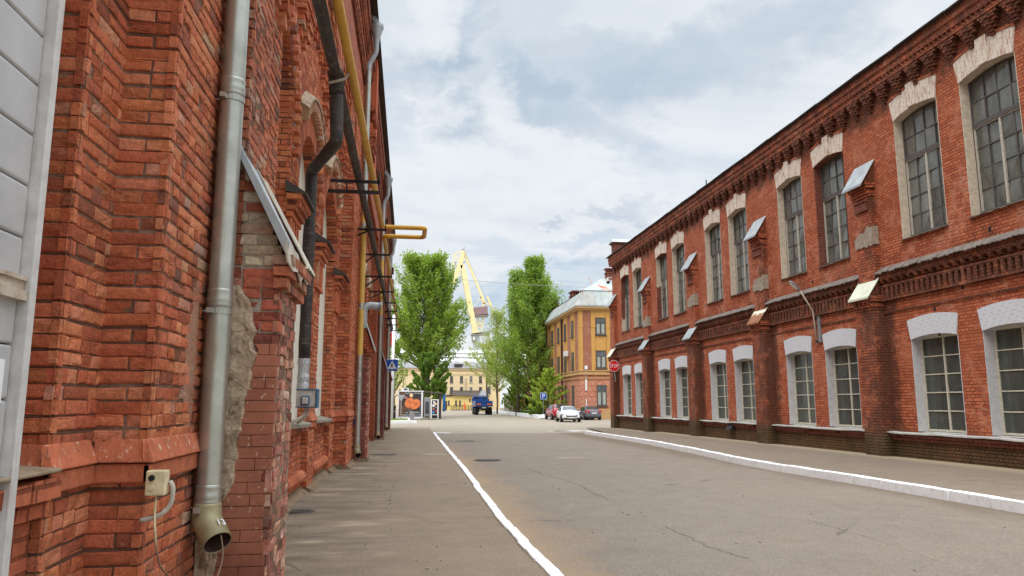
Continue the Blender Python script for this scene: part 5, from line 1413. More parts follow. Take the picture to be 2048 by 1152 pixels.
# ================================================================ far buildings
GZ=-.14
bO=thing('ochre_house','three storey ochre and terracotta house with patched sheet metal mansard roof behind the parked cars','building',(19,80,GZ))
YO=80.0; XO=18.6; XE=30.0; YEND=118.0
M['ochre']=plaster('ochre_stucco',srgb(212,164,94),srgb(184,138,78),False,.006)
M['ochreTrim']=plaster('ochre_trim',srgb(206,168,116),srgb(174,138,96),False,.006)
def rusticated():
    t=NT('terracotta_rustication'); p=t.pos(); a=t.noise(p,.9,6,.7); b=t.noise(p,4,5,.7); z=t.sep(p)[2]
    col=t.mix(t.mr(a,.35,.65),srgb(196,132,106),srgb(172,112,88)); col=t.mix(t.m('MULTIPLY',t.mr(b,.56,.62),.75),col,srgb(232,190,164))
    g=t.mr(t.m('FRACT',t.m('MULTIPLY',t.m('ADD',z,.1),1.72)),.07,.03); col=t.mix(t.m('MULTIPLY',g,.8),col,srgb(92,54,40))
    t.set(col=col,rough=.9,spec=.2); return t.mat
M['rust']=rusticated()
def roofm():
    t=NT('patched_sheet_roof'); p=t.pos(); a=t.noise(p,.7,5,.6); b=t.noise(t.mapv(p,(1,1,.35)),.55,3,.6); z=t.sep(p)
    col=t.mix(t.mr(a,.35,.65),srgb(176,182,178),srgb(150,158,156)); rm=t.m('MULTIPLY',t.mr(b,.55,.58),t.mr(z[2],13.8,14.6,.12,1)); col=t.mix(rm,col,srgb(176,98,60))
    t.set(col=col,rough=.75,metal=.0); return t.mat
M['sheetroof']=roofm()
f=MB(); f.box(XO,XE,YO,YEND,4.75,12.1); 
o=f.build('wall',M['brickOchre'],bO,dirt=lambda x,y,z:.15)
f=MB(); f.box(XO-.04,XE,YO-.04,YEND,.9,4.75); f.build('ground_storey',M['rust'],bO)
f=MB(); f.box(XO-.14,XE,YO-.14,YEND,-.4,.9); f.build('plinth',M['ochreTrim'],bO)
f=MB()
for z0,z1,e in ((4.2,4.32,.14),(4.62,4.78,.22),(4.78,5.02,.10),(5.02,5.12,.18),(11.75,11.95,.25),(11.95,12.12,.45)): f.box(XO-e,XE,YO-e,YEND,z0,z1)
f.build('cornice_band',M['ochreTrim'],bO)
# ochre pilaster strips
f=MB()
xs=[(XO,XO+.36),(XO+1.32,XO+1.78),(XO+3.02,XO+3.45)]
for a,b in xs: f.box(a,b,YO-.05,YO-.001,5.12,11.75)
for a,b in xs: f.box(a-.04,b+.04,YO-.09,YO-.05,9.85,10.1)
k=0; y=YO
ysl=[YO+.0,YO+2.6,YO+3.6,YO+5.0,YO+6.0,YO+9.5,YO+10.5]
f.box(XO-.05,XO-.001,YO,YO+.5,5.12,11.75)
for k in range(8):
    q=YO+2.75+k*4.05
    for a,b in ((q-.55,q-.05),(q+1.15,q+1.65)): f.box(XO-.05,XO-.001,a,b,5.12,11.75)
    f.box(XO-.049,XO-.0012,q-.05,q+1.15,7.3,8.9); f.box(XO-.049,XO-.0012,q-.05,q+1.15,10.95,11.75)
f.box(XO+1.75,XO+3.05,YO-.05,YO-.001,10.95,11.75); f.box(XO+1.75,XO+3.05,YO-.05,YO-.001,7.3,8.9); f.box(XO+1.35,XO+3.4,YO-.052,YO-.0505,5.12,5.3)
f.build('pilaster_strip',M['ochre'],bO)
def house_win(par,x0,x1,z0,z1,y,axis='y',curt=True,name='window',mf='frameU',top=None,gl='glassFar'):
    f=MB(); 
    def B(a,b,c,d,e0,e1): 
        if axis=='y': f.box(a,b,y+e0,y+e1,c,d)
        else: f.box(y+e0,y+e1,a,b,c,d)
    w=.07
    B(x0,x1,z0,z0+w,-.06,-.004);B(x0,x1,z1-w,z1,-.06,-.004);B(x0,x0+w,z0+w,z1-w,-.06,-.004);B(x1-w,x1,z0+w,z1-w,-.06,-.004)
    m_=(x0+x1)/2; zz=z0+(z1-z0)*.68
    B(x0+w,x1-w,zz-.04,zz+.04,-.055,-.004); B(m_-.04,m_+.04,z0+w,zz-.04,-.055,-.004)
    B(x0-.12,x1+.12,z0-.1,z0-.001,-.16,-.004)
    o=f.build(name,M[mf],par)
    g=MB(); (g.face([(x0+w,y-.03,z0+w),(x1-w,y-.03,z0+w),(x1-w,y-.03,z1-w),(x0+w,y-.03,z1-w)],0,(.9,.9,.9)) if axis=='y' else g.face([(y-.03,x0+w,z0+w),(y-.03,x1-w,z0+w),(y-.03,x1-w,z1-w),(y-.03,x0+w,z1-w)],0,(.6,.6,.6)))
    g.build('glass',M[gl],o)
    if curt and axis=='y':
        c=MB(); 
        for a,b in ((x0+w+.05,m_-.12),(m_+.1,x1-w-.05)): c.box(a,b,y-.035,y-.031,z0+w+.05,zz-.06)
        c.build('curtain',M['curtain'],o)
    return o
house_win(bO,XO+1.85,XO+2.95,9.05,10.9,YO-.052); house_win(bO,XO+1.85,XO+2.95,5.35,7.25,YO-.052); house_win(bO,XO+1.85,XO+2.95,1.25,3.5,YO-.042)
house_win(bO,XO+5.6,XO+6.7,9.05,10.9,YO-.002); house_win(bO,XO+5.6,XO+6.7,5.35,7.25,YO-.002)
for k in range(8):
    y=YO+2.75+k*4.05
    for z0,z1 in ((9.05,10.9),(5.35,7.25)): house_win(bO,y,y+1.1,z0,z1,XO-.052,'x')
    house_win(bO,y,y+1.1,1.3,3.5,XO-.042,'x')
# mansard
f=MB()
e=.5; A=(XO-e,YO-e);B=(XE+e,YO-e);C_=(XE+e,YEND+e);D=(XO-e,YEND+e)
q=lambda p,i,z:(p[0]+(i if p[0]<20 else -i),p[1]+(i if p[1]<90 else -i),z)
for p,r_ in ((A,B),(B,C_),(C_,D),(D,A)):
    f.face([q(p,0,12.14),q(r_,0,12.14),q(r_,0,12.3),q(p,0,12.3)]); f.face([q(p,0,12.3),q(r_,0,12.3),q(r_,1.15,14.1),q(p,1.15,14.1)]); f.face([q(p,1.05,14.1),q(r_,1.05,14.1),q(r_,5.0,16.6),q(p,5.0,16.6)])
f.face([q(A,0,12.14),q(D,0,12.14),q(C_,0,12.14),q(B,0,12.14)]); f.face([q(A,5,16.6),q(B,5,16.6),q(C_,5,16.6),q(D,5,16.6)])
for k in range(15):   # standing seams
    x=XO+.2+k*.8; f.beam((x,YO-e+.0,12.34),(x+ (0),YO-e+1.13,14.08),.04,.05); 
    if x>XO+1.2: f.beam((x+.3,YO-e+1.08,14.13),(x+.3,YO-e+4.6,16.35),.04,.05)
for k in range(40): y=YO+.4+k*.95; f.beam((XO-e,y,12.34),(XO-e+1.13,y,14.08),.04,.05)
rf=f.build('roof',M['sheetroof'],bO)
for (x,y,w,d,z) in ((XO+1.1,YO+8,1.0,2.0,15.2),(XO+.7,YO+20,1.0,2.6,15.7),(XO+4.1,YO+3.2,.8,.8,17.2)):
    f=MB(); f.box(x,x+w,y,y+d,13,z-.5); f.box(x-.12,x+w+.12,y-.12,y+d+.12,z-.12,z)
    for k in range(4): f.box(x+w*(k/4)+.04,x+w*(k/4)+.14,y+.05,y+d-.05,z-.5,z-.12)
    f.box(x-.08,x+w+.08,y-.08,y+d+.08,z-.62,z-.5); f.build('chimney',M['brickDark'],rf)
f=MB(); f.tube([(XO+.3,YO+24,14),(XO+.3,YO+24,19.5)],.05,6); f.build('aerial',M['iron'],rf)
f=MB(); f.tube([(XO-.12,YO+9.2,GZ),(XO-.12,YO+9.2,12)],.09,8); f.build('downpipe',M['iron'],bO)
f=MB(); f.box(XO+.55,XO+.75,YO-.12,YO-.05,2.9,4.1); f.box(XO+.6,XO+.7,YO-.1,YO-.05,.8,2.0); f.tube([(XO+.65,YO-.1,4.1),(XO+.65,YO-.1,5.2)],.03,6); f.box(XO+.5,XO+.8,YO-.25,YO-.05,5.2,5.6); f.build('service_box',M['white'],bO)
f=MB(); f.box(XO-.5,XO-.06,YO+5.6,YO+6.4,7.0,7.6); f.build('air_conditioner',M['white'],bO)
# pale yellow three storey office at the end of the yard
bP=thing('office_block','pale yellow three storey office block with small grey windows closing the far yard','building',(10,184,GZ))
M['paleY']=plaster('pale_yellow_stucco',srgb(238,216,176),srgb(224,200,158),False,.006); M['greyroof']=simple('grey_roof',srgb(132,130,134),.7)
YP=184.0
xa=at(790,790,YP).x; xb=at(1000,790,YP).x; zt=at(930,740,YP).z
f=MB(); f.box(xa,xb,YP,YP+14,GZ-.2,zt); f.build('wall',M['paleY'],bP)
f=MB(); f.box(xa-.3,xb+.3,YP-.3,YP+14,zt,zt+.35); z2=at(930,748,YP).z; f.box(xa,xb,YP-.12,YP-.001,z2-.15,z2+.1); f.build('cornice',M['paleY'],bP)
f=MB(); f.prism([(xa-.4,YP-.5,zt+.35),(xb+.4,YP-.5,zt+.35),(xb+.4,YP+5,zt+2.0),(xa-.4,YP+5,zt+2.0)],(0,0,.1)); rf=f.build('roof',M['greyroof'],bP)
d0=at(909,737,YP);d1=at(922,729,YP+2); f=MB(); f.hexa([(d0.x,YP,zt+.4),(d1.x,YP,zt+.4),(d1.x,YP+4,zt+1),(d0.x,YP+4,zt+1),(d0.x,YP,zt+1.5),(d1.x,YP,zt+1.5),(d1.x+1.0,YP+4,zt+1.6),(d0.x,YP+4,zt+1.6)]); f.box(d0.x+.4,d0.x+1.0,YP-.05,YP,zt+.6,zt+1.2); f.build('dormer',M['eave'],rf)
f=MB(); c=at(933,735,YP+3); f.box(c.x-.2,c.x+.2,YP+2.8,YP+3.3,zt+.8,zt+2.4); f.build('chimney',M['brickDark'],rf)
for px in (903,923,942,961,978,868,886):
    for py0,py1,py in ((752,765,0),(774,787,0)):
        a=at(px-3,py1,YP);b=at(px+3,py0,YP); house_win(bP,a.x,b.x,a.z,b.z,YP,curt=False,mf='frameU' if px not in(942,) else 'frameL')
f=MB(); c=at(931.5,775,YP-.2); f.box(c.x-.12,c.x+.12,YP-.25,YP-.01,at(931,785,YP).z,at(931,756,YP).z); f.build('vent_pipe',M['rusty'],bP)
# low yellow annexe with a lean-to roof and door
bA=thing('yellow_annexe','low yellow annexe with brown lean to roof in front of the pale office block','building',(8,176,GZ))
YA=176.0; xa=at(886,800,YA).x; xb=at(976,800,YA).x; z0=at(900,792,YA).z
M['annexe']=plaster('annexe_yellow',srgb(240,216,144),srgb(220,194,122),False,.006)
f=MB(); f.box(xa,xb,YA,YA+7.9,GZ-.2,z0+.1); f.build('wall',M['annexe'],bA)
f=MB(); c=at(905,791,YA).x; f.prism([(c,YA-.6,z0+.15),(xb+.3,YA-.6,z0-.2),(xb+.3,YA+7.8,z0+1.3),(c,YA+7.8,z0+1.3)],(0,0,.12)); f.box(xa-.2,c,YA-.2,YA+7.8,z0-.1,z0+.25); f.build('roof',M['eave'],bA)
f=MB(); a=at(890,816,YA);b=at(894,802,YA); f.box(a.x,b.x,YA-.06,YA,GZ,b.z); f.build('door',M['eave'],bA)
for px in (897.5,912,920): a=at(px-1.8,810,YA);b=at(px+1.8,801,YA); house_win(bA,a.x,b.x,a.z,b.z,YA,curt=False)
# white shed far behind with a glazed band
bS=thing('white_shed','long white industrial shed roof far behind the office block','building',(20,236,GZ))
M['shed']=simple('shed_white',srgb(226,232,236),.6,0,.05); YS=236.0
xa=at(770,720,YS).x; xb=at(1060,720,YS).x
f=MB(); f.box(xa,xb,YS,YS+30,GZ,at(900,722,YS).z); f.prism([(xa,YS,at(900,722,YS).z),(xb,YS,at(900,722,YS).z),(xb,YS+15,at(900,700,YS+15).z),(xa,YS+15,at(900,700,YS+15).z)],(0,.3,0)); f.build('wall',M['shed'],bS)
# overhead crane gantry
gY=214.0; gg=thing('gantry_bridge','grey steel overhead gantry girder on lattice legs crossing behind the tree','gantry',(8,gY,GZ))
M['gantry']=simple('gantry_paint',srgb(150,146,140),.7,.1)
za=at(900,706,gY).z; zb=at(900,713,gY).z; xa=at(755,710,gY).x; xb=at(1010,710,gY).x
f=MB(); f.box(xa,xb,gY,gY+.5,za-.35,za); f.box(xa,xb,gY,gY+.6,zb-.55,zb-.15); n=44
for k in range(n): x=xa+(xb-xa)*k/n; f.beam((x,gY+.2,zb-.2),(x+(xb-xa)/n,gY+.2,za-.2),.12)
f.build('girder',M['gantry'],gg)
f=MB(); z3=at(900,725,gY).z; a=at(888,713,gY).x; m_=at(902,713,gY).x; b=at(916,713,gY).x
f.beam((m_-3,gY,z3+.1),(m_,gY,zb-.6),.16); f.beam((m_,gY,zb-.6),(b,gY,z3-.1),.16); f.beam((m_,gY,zb),(m_,gY,z3),.1); f.beam((b,gY,zb),(b,gY,z3-.2),.2); f.build('truss',M['gantry'],gg)
for px in (806,985):
    f=MB(); x=at(px,760,gY).x
    for s in (-.8,.8): f.beam((x+s*1.6,gY,GZ),(x+s*.6,gY,zb-.5),.25)
    n=8
    for k in range(n):
        z=GZ+(zb-GZ)*k/n; w=1.28-.8*k/n; w2=1.28-.8*(k+1)/n; f.beam((x-w,gY,z),(x+w2,gY,GZ+(zb-GZ)*(k+1)/n),.12); f.beam((x+w,gY,z),(x-w2,gY,GZ+(zb-GZ)*(k+1)/n),.12)
    f.build('leg',M['gantry'],gg)
# tall yellow harbour crane
Yc=300.0; kr=thing('harbour_crane','tall pale yellow portal jib crane rising behind the trees','crane',(50,Yc,GZ))
M['crane']=simple('crane_yellow',srgb(238,222,168),.55,0,.08,.4); M['cranehouse']=simple('crane_house',srgb(150,120,120),.7); M['craneleg']=simple('crane_tower',srgb(196,204,210),.6)
P=lambda px,py,dy=0: at(px,py,Yc+dy)
def slab(name,poly,th,m_):
    f=MB(); q=[P(*p) for p in poly]; f.prism(q,(0,th,0)); return f.build(name,M[m_],kr)
slab('jib',[(921,531),(928,528),(933,545),(955,660),(966,667),(943.5,668),(944.5,655),(937,625)],3.2,'crane')
slab('rear_arm',[(924,502),(929.5,503),(925,533),(908,573),(903,562),(911,541)],2.6,'crane')
f=MB()
for a,b,w in (((927.5,505),(969,605),.9),((925,502),(908.5,509),.5),((908.5,509),(904,560),.45),((909,509),(919,524),.4),((969,600),(960.5,594),.5),((961,594),(966,607),.5),((974,593),(982,610),.8),((982,610),(988,632),.7),((947,627),(957,624),1.0),((957,624),(970,604),.6),((966,606),(983,610),.6),((949,612),(961,595),.25),((955,634),(961,655),.4),((966,634),(958,655),.4),((955,634),(955,662),.35),((968,634),(963,662),.5),((953,648),(966,649),.45),((985,627),(988,632),1.4)):
    A=P(*a,1.5);B=P(*b,1.5); f.beam(A,B,w)
f.build('tie_frame',M['crane'],kr)
f=MB(); 
for a,b in (((930,505),(975,603)),((930,503),(951,560)),((927,500),(929,492)),((921,500),(930,497)),((932,503),(926,499))): f.beam(P(*a,2.2),P(*b,2.2),.16 if a[0]<930 or a[1]<504 and b[1]<504 else .1)
f.beam(P(908,524,1),P(914,525,1),.3); f.beam(P(910,548,1),P(915,549,1),.25); f.beam(P(924,553,1),P(932,555,1),.25); f.beam(P(926,526,1),P(930,523,1),.4)
f.build('head_gear',M['gantry'],kr)
slab('machine_house',[(948,615),(975,612),(976,630),(950,631)],5,'cranehouse')
slab('platform',[(951,630),(978,628),(977,632),(952,633)],5,'gantry')
slab('cab',[(944,670),(954,669.5),(953.5,682),(944.5,683)],3,'gantry'); slab('cab_window',[(946,674),(950,674),(950,680),(946,680)],-.1,'white')
slab('deck',[(943,667),(980,662),(980,669),(943,671)],4,'gantry')
f=MB(); a=P(953,700); r_=(P(960,700)-P(946,700)).length/2; f.tube([(a.x,Yc+2,GZ),(a.x,Yc+2,P(950,672).z)],r_,16); f.build('tower',M['craneleg'],kr)
# cable across the sky
ca=thing('overhead_cable','thin cable crossing the sky from the crane to the factory','cable',(15,92,18))
f=MB(); A=at(860,553,92);B=at(1330,575,92); f.tube([A+(B-A)*k/12-V((0,0,.5*math.sin(math.pi*k/12))) for k in range(13)],.022,5); f.build('wire',M['gantry'],ca)
# concrete garage wall and transformer shed behind the poplar
gs=thing('garage_shed','low grey masonry garage with a red brick patch and rusty doors behind the poplar','shed',(21,118,GZ))
f=MB(); a=at(1016,823,116).x;b=at(1100,823,116).x; f.box(a,b,116,121,GZ-.1,at(1030,793,116).z); f.build('wall',M['concrete'],gs)
f=MB(); x0=at(1036.5,818,115.9).x;x1=at(1052,818,115.9).x; f.box(x0,x1,115.86,115.99,at(1040,818,116).z,at(1040,799,116).z); f.build('door',M['rust'],gs)
f=MB(); f.prism([(a-.3,115.7,at(1030,793,116).z),(b+.3,115.7,at(1030,793,116).z),(b+.3,121.3,at(1030,793,116).z+.5),(a-.3,121.3,at(1030,793,116).z+.5)],(0,0,.12)); f.build('roof',M['greyroof'],gs)
hs=thing('roof_hut','small grey pitched roof hut behind the blue truck','shed',(17,150,GZ))
f=MB(); a=at(962,810,150).x;b=at(974,810,150).x; f.box(a,b,150,153,GZ,at(968,791,150).z); f.build('wall',M['annexe'],hs)
f=MB(); z=at(968,791,150).z; f.hexa([(a-.2,149.7,z),(b+.3,149.7,z),(b+.3,153.3,z),(a-.2,153.3,z),(a+.15,151,z+1.0),(b+.1,151,z+1.0),(b+.1,152.2,z+1.0),(a+.15,152.2,z+1.0)]); f.build('roof',M['greyroof'],hs)
# blue duct
bd=thing('blue_pipe','thick blue painted pipe rising beside the vending kiosk','pipe',(7.6,150,GZ))
M['bluepaint']=simple('blue_paint',srgb(36,108,178),.5); a=at(888,818,150); z=at(888,781,150).z; zk=at(888,783,150)
f=MB(); f.tube(fillet([V((a.x,150,GZ)),V((a.x,150,z)),V((a.x-2.2,150,z))],.5),.30,14); f.build('pipe',M['bluepaint'],bd,smooth=True)
# ================================================================ vegetation
def leafcol(base,v=.25,hue=.06):
    k=U(1-v,1+v); return (base[0]*k*(1+U(-hue,hue*2)),base[1]*k,base[2]*k*(1+U(-hue,hue)))
def tuft(mb,c,d,ra,rl,n,size,base,v=.25):
    d=V(d).normalized(); u=d.cross(V((.3,.2,1))).normalized() if abs(d.z)<.95 else V((1,0,0)); w=d.cross(u)
    kb=U(.78,1.22); base=tuple(q*kb for q in base)
    for _ in range(n):
        while True:
            a,b,e=U(-1,1),U(-1,1),U(-1,1)
            if a*a+b*b+e*e<1: break
        p=V(c)+u*a*ra+w*b*ra+d*e*rl
        nx=V((U(-1,1),U(-1,1),U(-.6,1))).normalized(); t=nx.cross(V((U(-1,1),U(-1,1),U(-1,1)))).normalized(); q=nx.cross(t)
        s=size*U(.65,1.3)
        mb.face([p-t*s*.55,p+q*s*.32,p+t*s*.6,p-q*s*.32],0,leafcol(base,v))
def tree(name,label,cat,x,y,H,env,trunk,nl,ntuft,nleaf,size,base,group=None,z0=.12,up=1.6,limbr=.09,ctr=None,lean=0):
    """env(h)->(radius left, radius right) at height fraction h"""
    gz=G(y); t=thing(name,label,cat,(x,y,gz),group)
    tk=MB(); P=[];n=9
    for k in range(n): P.append(V((x+lean*k/n+.10*math.sin(k*1.3)*min(1,k),y+.08*math.cos(k*1.7)*min(1,k),gz-.2+H*.93*k/(n-1))))
    tk.tube(P,[max(.025,trunk*(1.25 if k==0 else 1)*(1-k/(n-1))**.75) for k in range(n)],10)
    ax=lambda h:V((x+lean*h,y,gz+H*h))
    cr=MB()
    for i in range(nl):
        h0=z0+(.95-z0)*((i+R())/nl)**1.05
        az=i*2.39996+U(-.4,.4)
        h1=min(.985,h0+ (.10+.16*R())*up*(1-h0*.35))
        rl,rr=env(h1); ca,sa=math.cos(az),math.sin(az)
        r=(rr if ca>0 else rl); r=r*abs(ca)+.5*(rl+rr)*abs(sa)*.9
        r*=U(.55,1.02)
        a=ax(h0); b=ax(h1)+V((ca*r,sa*r,0)); m_=a.lerp(b,.5)+V((ca*r*.12,sa*r*.12,-H*.012))
        rad=max(.018,limbr*(1-h0)*U(.7,1.1)); L=[a,a.lerp(m_,.5),m_,m_.lerp(b,.5),b]
        tk.tube(L,[rad,rad*.8,rad*.6,rad*.38,rad*.15],5,cap=False)
        for k in range(ntuft):
            f=.28+.74*(k+R()*.8)/ntuft
            p=(a.lerp(m_,f*2) if f<.5 else m_.lerp(b,(f-.5)*2)) if f<=1 else b
            p=p+V((U(-1,1),U(-1,1),U(-.6,1)))*H*.022
            dd=(b-a).normalized()*.6+V((0,0,.8))
            sc=H/20
            tuft(cr,p,dd,U(.34,.62)*sc*1.0,U(.55,1.05)*sc,nleaf,size,base)
    tk.build('trunk',M['bark'],t,smooth=True)
    cr.build('crown',M['leaf'],t)
    return t
GR=(.235,.37,.05); GD=(.13,.25,.04); GY=(.42,.55,.08); GP=(.34,.40,.12); GM=(.19,.31,.05)
def env_tab(tab):
    def f(h):
        for (a,l,r),(b,l2,r2) in zip(tab[:-1],tab[1:]):
            if h<=b: k=(h-a)/(b-a); return (l+(l2-l)*k,r+(r2-r)*k)
        return tab[-1][1:]
    return f
tree('poplar_tree','big broad fresh green poplar standing behind the bread advert kiosk','tree',2.1,94,20.2,env_tab([(0,2,2),(.25,3.2,2.6),(.36,4.8,4.4),(.48,5.0,4.9),(.62,5.0,4.4),(.78,4.8,3.7),(.9,4.3,2.8),(1,2.4,1.5)]),.55,150,8,38,.26,GR,z0=.24,limbr=.2)
tree('young_linden','low dense darker green tree in front of the big poplar trunk','tree',2.35,90,7.6,env_tab([(0,1.6,1.6),(.2,2.5,2.7),(.5,2.7,2.9),(.75,2.4,2.5),(.92,1.5,1.5),(1,.8,.8)]),.16,50,7,60,.24,GD,z0=.14,limbr=.05)
tree('poplar_tree','tall narrow twin topped poplar between the truck and the ochre house','tree',17.1,101,21.6,env_tab([(0,3.4,3.0),(.12,6.4,5.2),(.25,7.4,6.4),(.38,6.8,6.8),(.52,5.0,5.4),(.68,3.8,4.3),(.82,2.5,2.9),(.92,1.5,1.5),(1,.5,.4)]),.4,190,8,36,.26,(.20,.33,.05),z0=.06,limbr=.10,up=1.5)
tree('poplar_tree','second slimmer poplar top close to the left of the tall one','tree',15.0,103,20.2,env_tab([(0,.6,.6),(.4,1.3,1.2),(.7,1.4,1.4),(.9,1.0,1.0),(1,.4,.4)]),.25,46,7,26,.25,(.21,.34,.052),z0=.30,limbr=.08,up=1.8)
tree('birch_tree','sparse pale tree with thin bare branches left of the tall poplar','tree',14.4,122,17.0,env_tab([(0,1,1),(.3,2.4,2.4),(.6,3.2,3.0),(.85,2.6,2.6),(1,.8,.8)]),.13,70,6,12,.22,GP,z0=.2,limbr=.06)
tree('willow_tree','thin pale yellow green tree with a spreading crown before the office block','tree',14.6,140,13.2,env_tab([(0,1,1),(.4,2.2,2),(.6,4.2,3),(.8,4.6,3.2),(1,2.0,1.2)]),.22,52,6,14,.23,(.38,.40,.13),z0=.45,limbr=.10,up=1.1)
tree('willow_tree','thin leaning pale tree with reddish stems just behind the truck','tree',16.0,136,11.0,env_tab([(0,1,1),(.5,2.2,2),(.8,2.4,2.2),(1,1.0,1.0)]),.16,40,6,13,.23,GP,z0=.3,limbr=.09,up=1.1)
tree('tall_bush','mid green bush beside the road verge right of the blue truck','bush',15.9,112,4.6,env_tab([(0,1.3,1.5),(.3,1.9,1.9),(.7,1.7,1.6),(1,.5,.5)]),.09,40,5,26,.27,GM,z0=.05,limbr=.04)
tree('tall_bush','looser pale bush behind the verge further along the white kerb','bush',17.4,118,5.2,env_tab([(0,1.4,1.5),(.4,2.2,2.2),(.8,1.6,1.6),(1,.5,.5)]),.09,36,5,18,.27,GP,z0=.05,limbr=.04)
tree('shrub','bright yellow green shrub beside the parking sign and the red car','shrub',16.4,87,5.7,env_tab([(0,.7,.7),(.2,2.0,1.9),(.45,2.3,2.4),(.7,1.7,1.9),(.9,.9,1.1),(1,.4,.4)]),.10,62,6,34,.18,GY,z0=.08,limbr=.045,up=1.0)
tree('shrub','dull green undergrowth at the foot of the bright shrub','shrub',15.4,88,1.9,env_tab([(0,1.6,1.2),(.5,1.7,1.5),(1,.9,.9)]),.04,36,5,20,.22,GD,z0=.05,limbr=.02)
for k,(x,y,h) in enumerate(((16.8,98,2.2),(17.2,106,2.4))):
    tree('low_bush',['dark low bush at the foot of the tall poplar','dark low bush behind the low rail near the garage'][k],'bush',x,y,h,env_tab([(0,1.2,1.2),(.5,1.5,1.5),(1,.6,.6)]),.04,26,5,18,.24,GD,z0=.05,limbr=.02)
# distant tree behind the workshop on the left
tree('roadside_tree','tree with pale bare lattice of branches peeking beside the crossing sign','tree',-2.2,112,11,env_tab([(0,1,1),(.4,2,2.2),(.8,1.8,2.0),(1,.8,.8)]),.18,40,5,9,.3,GM,z0=.2,limbr=.1)
# grass verge behind the far kerb and the small lawn
def grass(name,pts,n,h,c1,label):
    mb=MB()
    for _ in range(n):
        (x0,x1,y0,y1)=pts; x,y=U(x0,x1),U(y0,y1); z=G(y)-.0; a=U(0,6.28); w=U(.02,.05); hh=h*U(.5,1.3); l=U(-.5,.5)*hh
        d=V((math.cos(a),math.sin(a),0))*w
        mb.face([(x-d.x,y-d.y,z),(x+d.x,y+d.y,z),(x+d.x*.2+l,y+d.y*.2,z+hh)],0,leafcol(c1,.3))
    return tag(mb.build(name,M['leaf']),label,'grass',kind='stuff')
grass('grass',(-1.7,.0,67.1,75),9000,.16,(.17,.30,.04),'short bright lawn inside the white kerb by the workshop corner')
grass('grass',(15.3,22,85,135),14000,.35,(.10,.17,.035),'rough green grass verge behind the white kerb and low rail')
f=MB(); f.box(-1.75,.05,67.0,75.1,-.3,-.02); tag(f.build('lawn_soil',M['earth']),kind='structure')
f=MB()
for a,b,c,d in ((-.02,.16,66.8,75.2),(-2.6,-.02,66.8,66.98)): f.box(a,b,c,d,-.3,.05)
f.box(.05,.75,66.2,66.8,-.3,.02) ; f.box(-.9,.1,65.9,66.6,-.3,.06)
tag(bez(f.build('kerb',M['kerb']),.02),kind='structure')
f=MB(); y=84.0
while y<150: f.box(14.55+(y-84)*.017,14.95+(y-84)*.017,y,y+1.9,-.3,.22); y+=1.95
f.box(14.9,15.9,83.7,84.1,-.3,.18); tag(bez(f.build('kerb',M['kerb']),.02),kind='structure')
f=MB(); f.face([(14.95,84,-.128),(40,84,-.128),(40,170,-.128),(16.1,150,-.128)]); tag(f.build('verge',M['earth']),kind='structure')
rl=thing('low_rail','low thin grey metal rail along the grass verge under the poplar','fence',(15.6,100,GZ))
f=MB(); f.tube([(15.6,89,.55),(15.9,125,.55)],.035,6); f.build('rail',M['steel'],rl)
for k in range(10): f=MB(); f.tube([(15.6+.033*k*.25,89+k*4,-.15),(15.6+.033*k*.25,89+k*4,.55)],.03,6); f.build('post',M['steel'],rl)
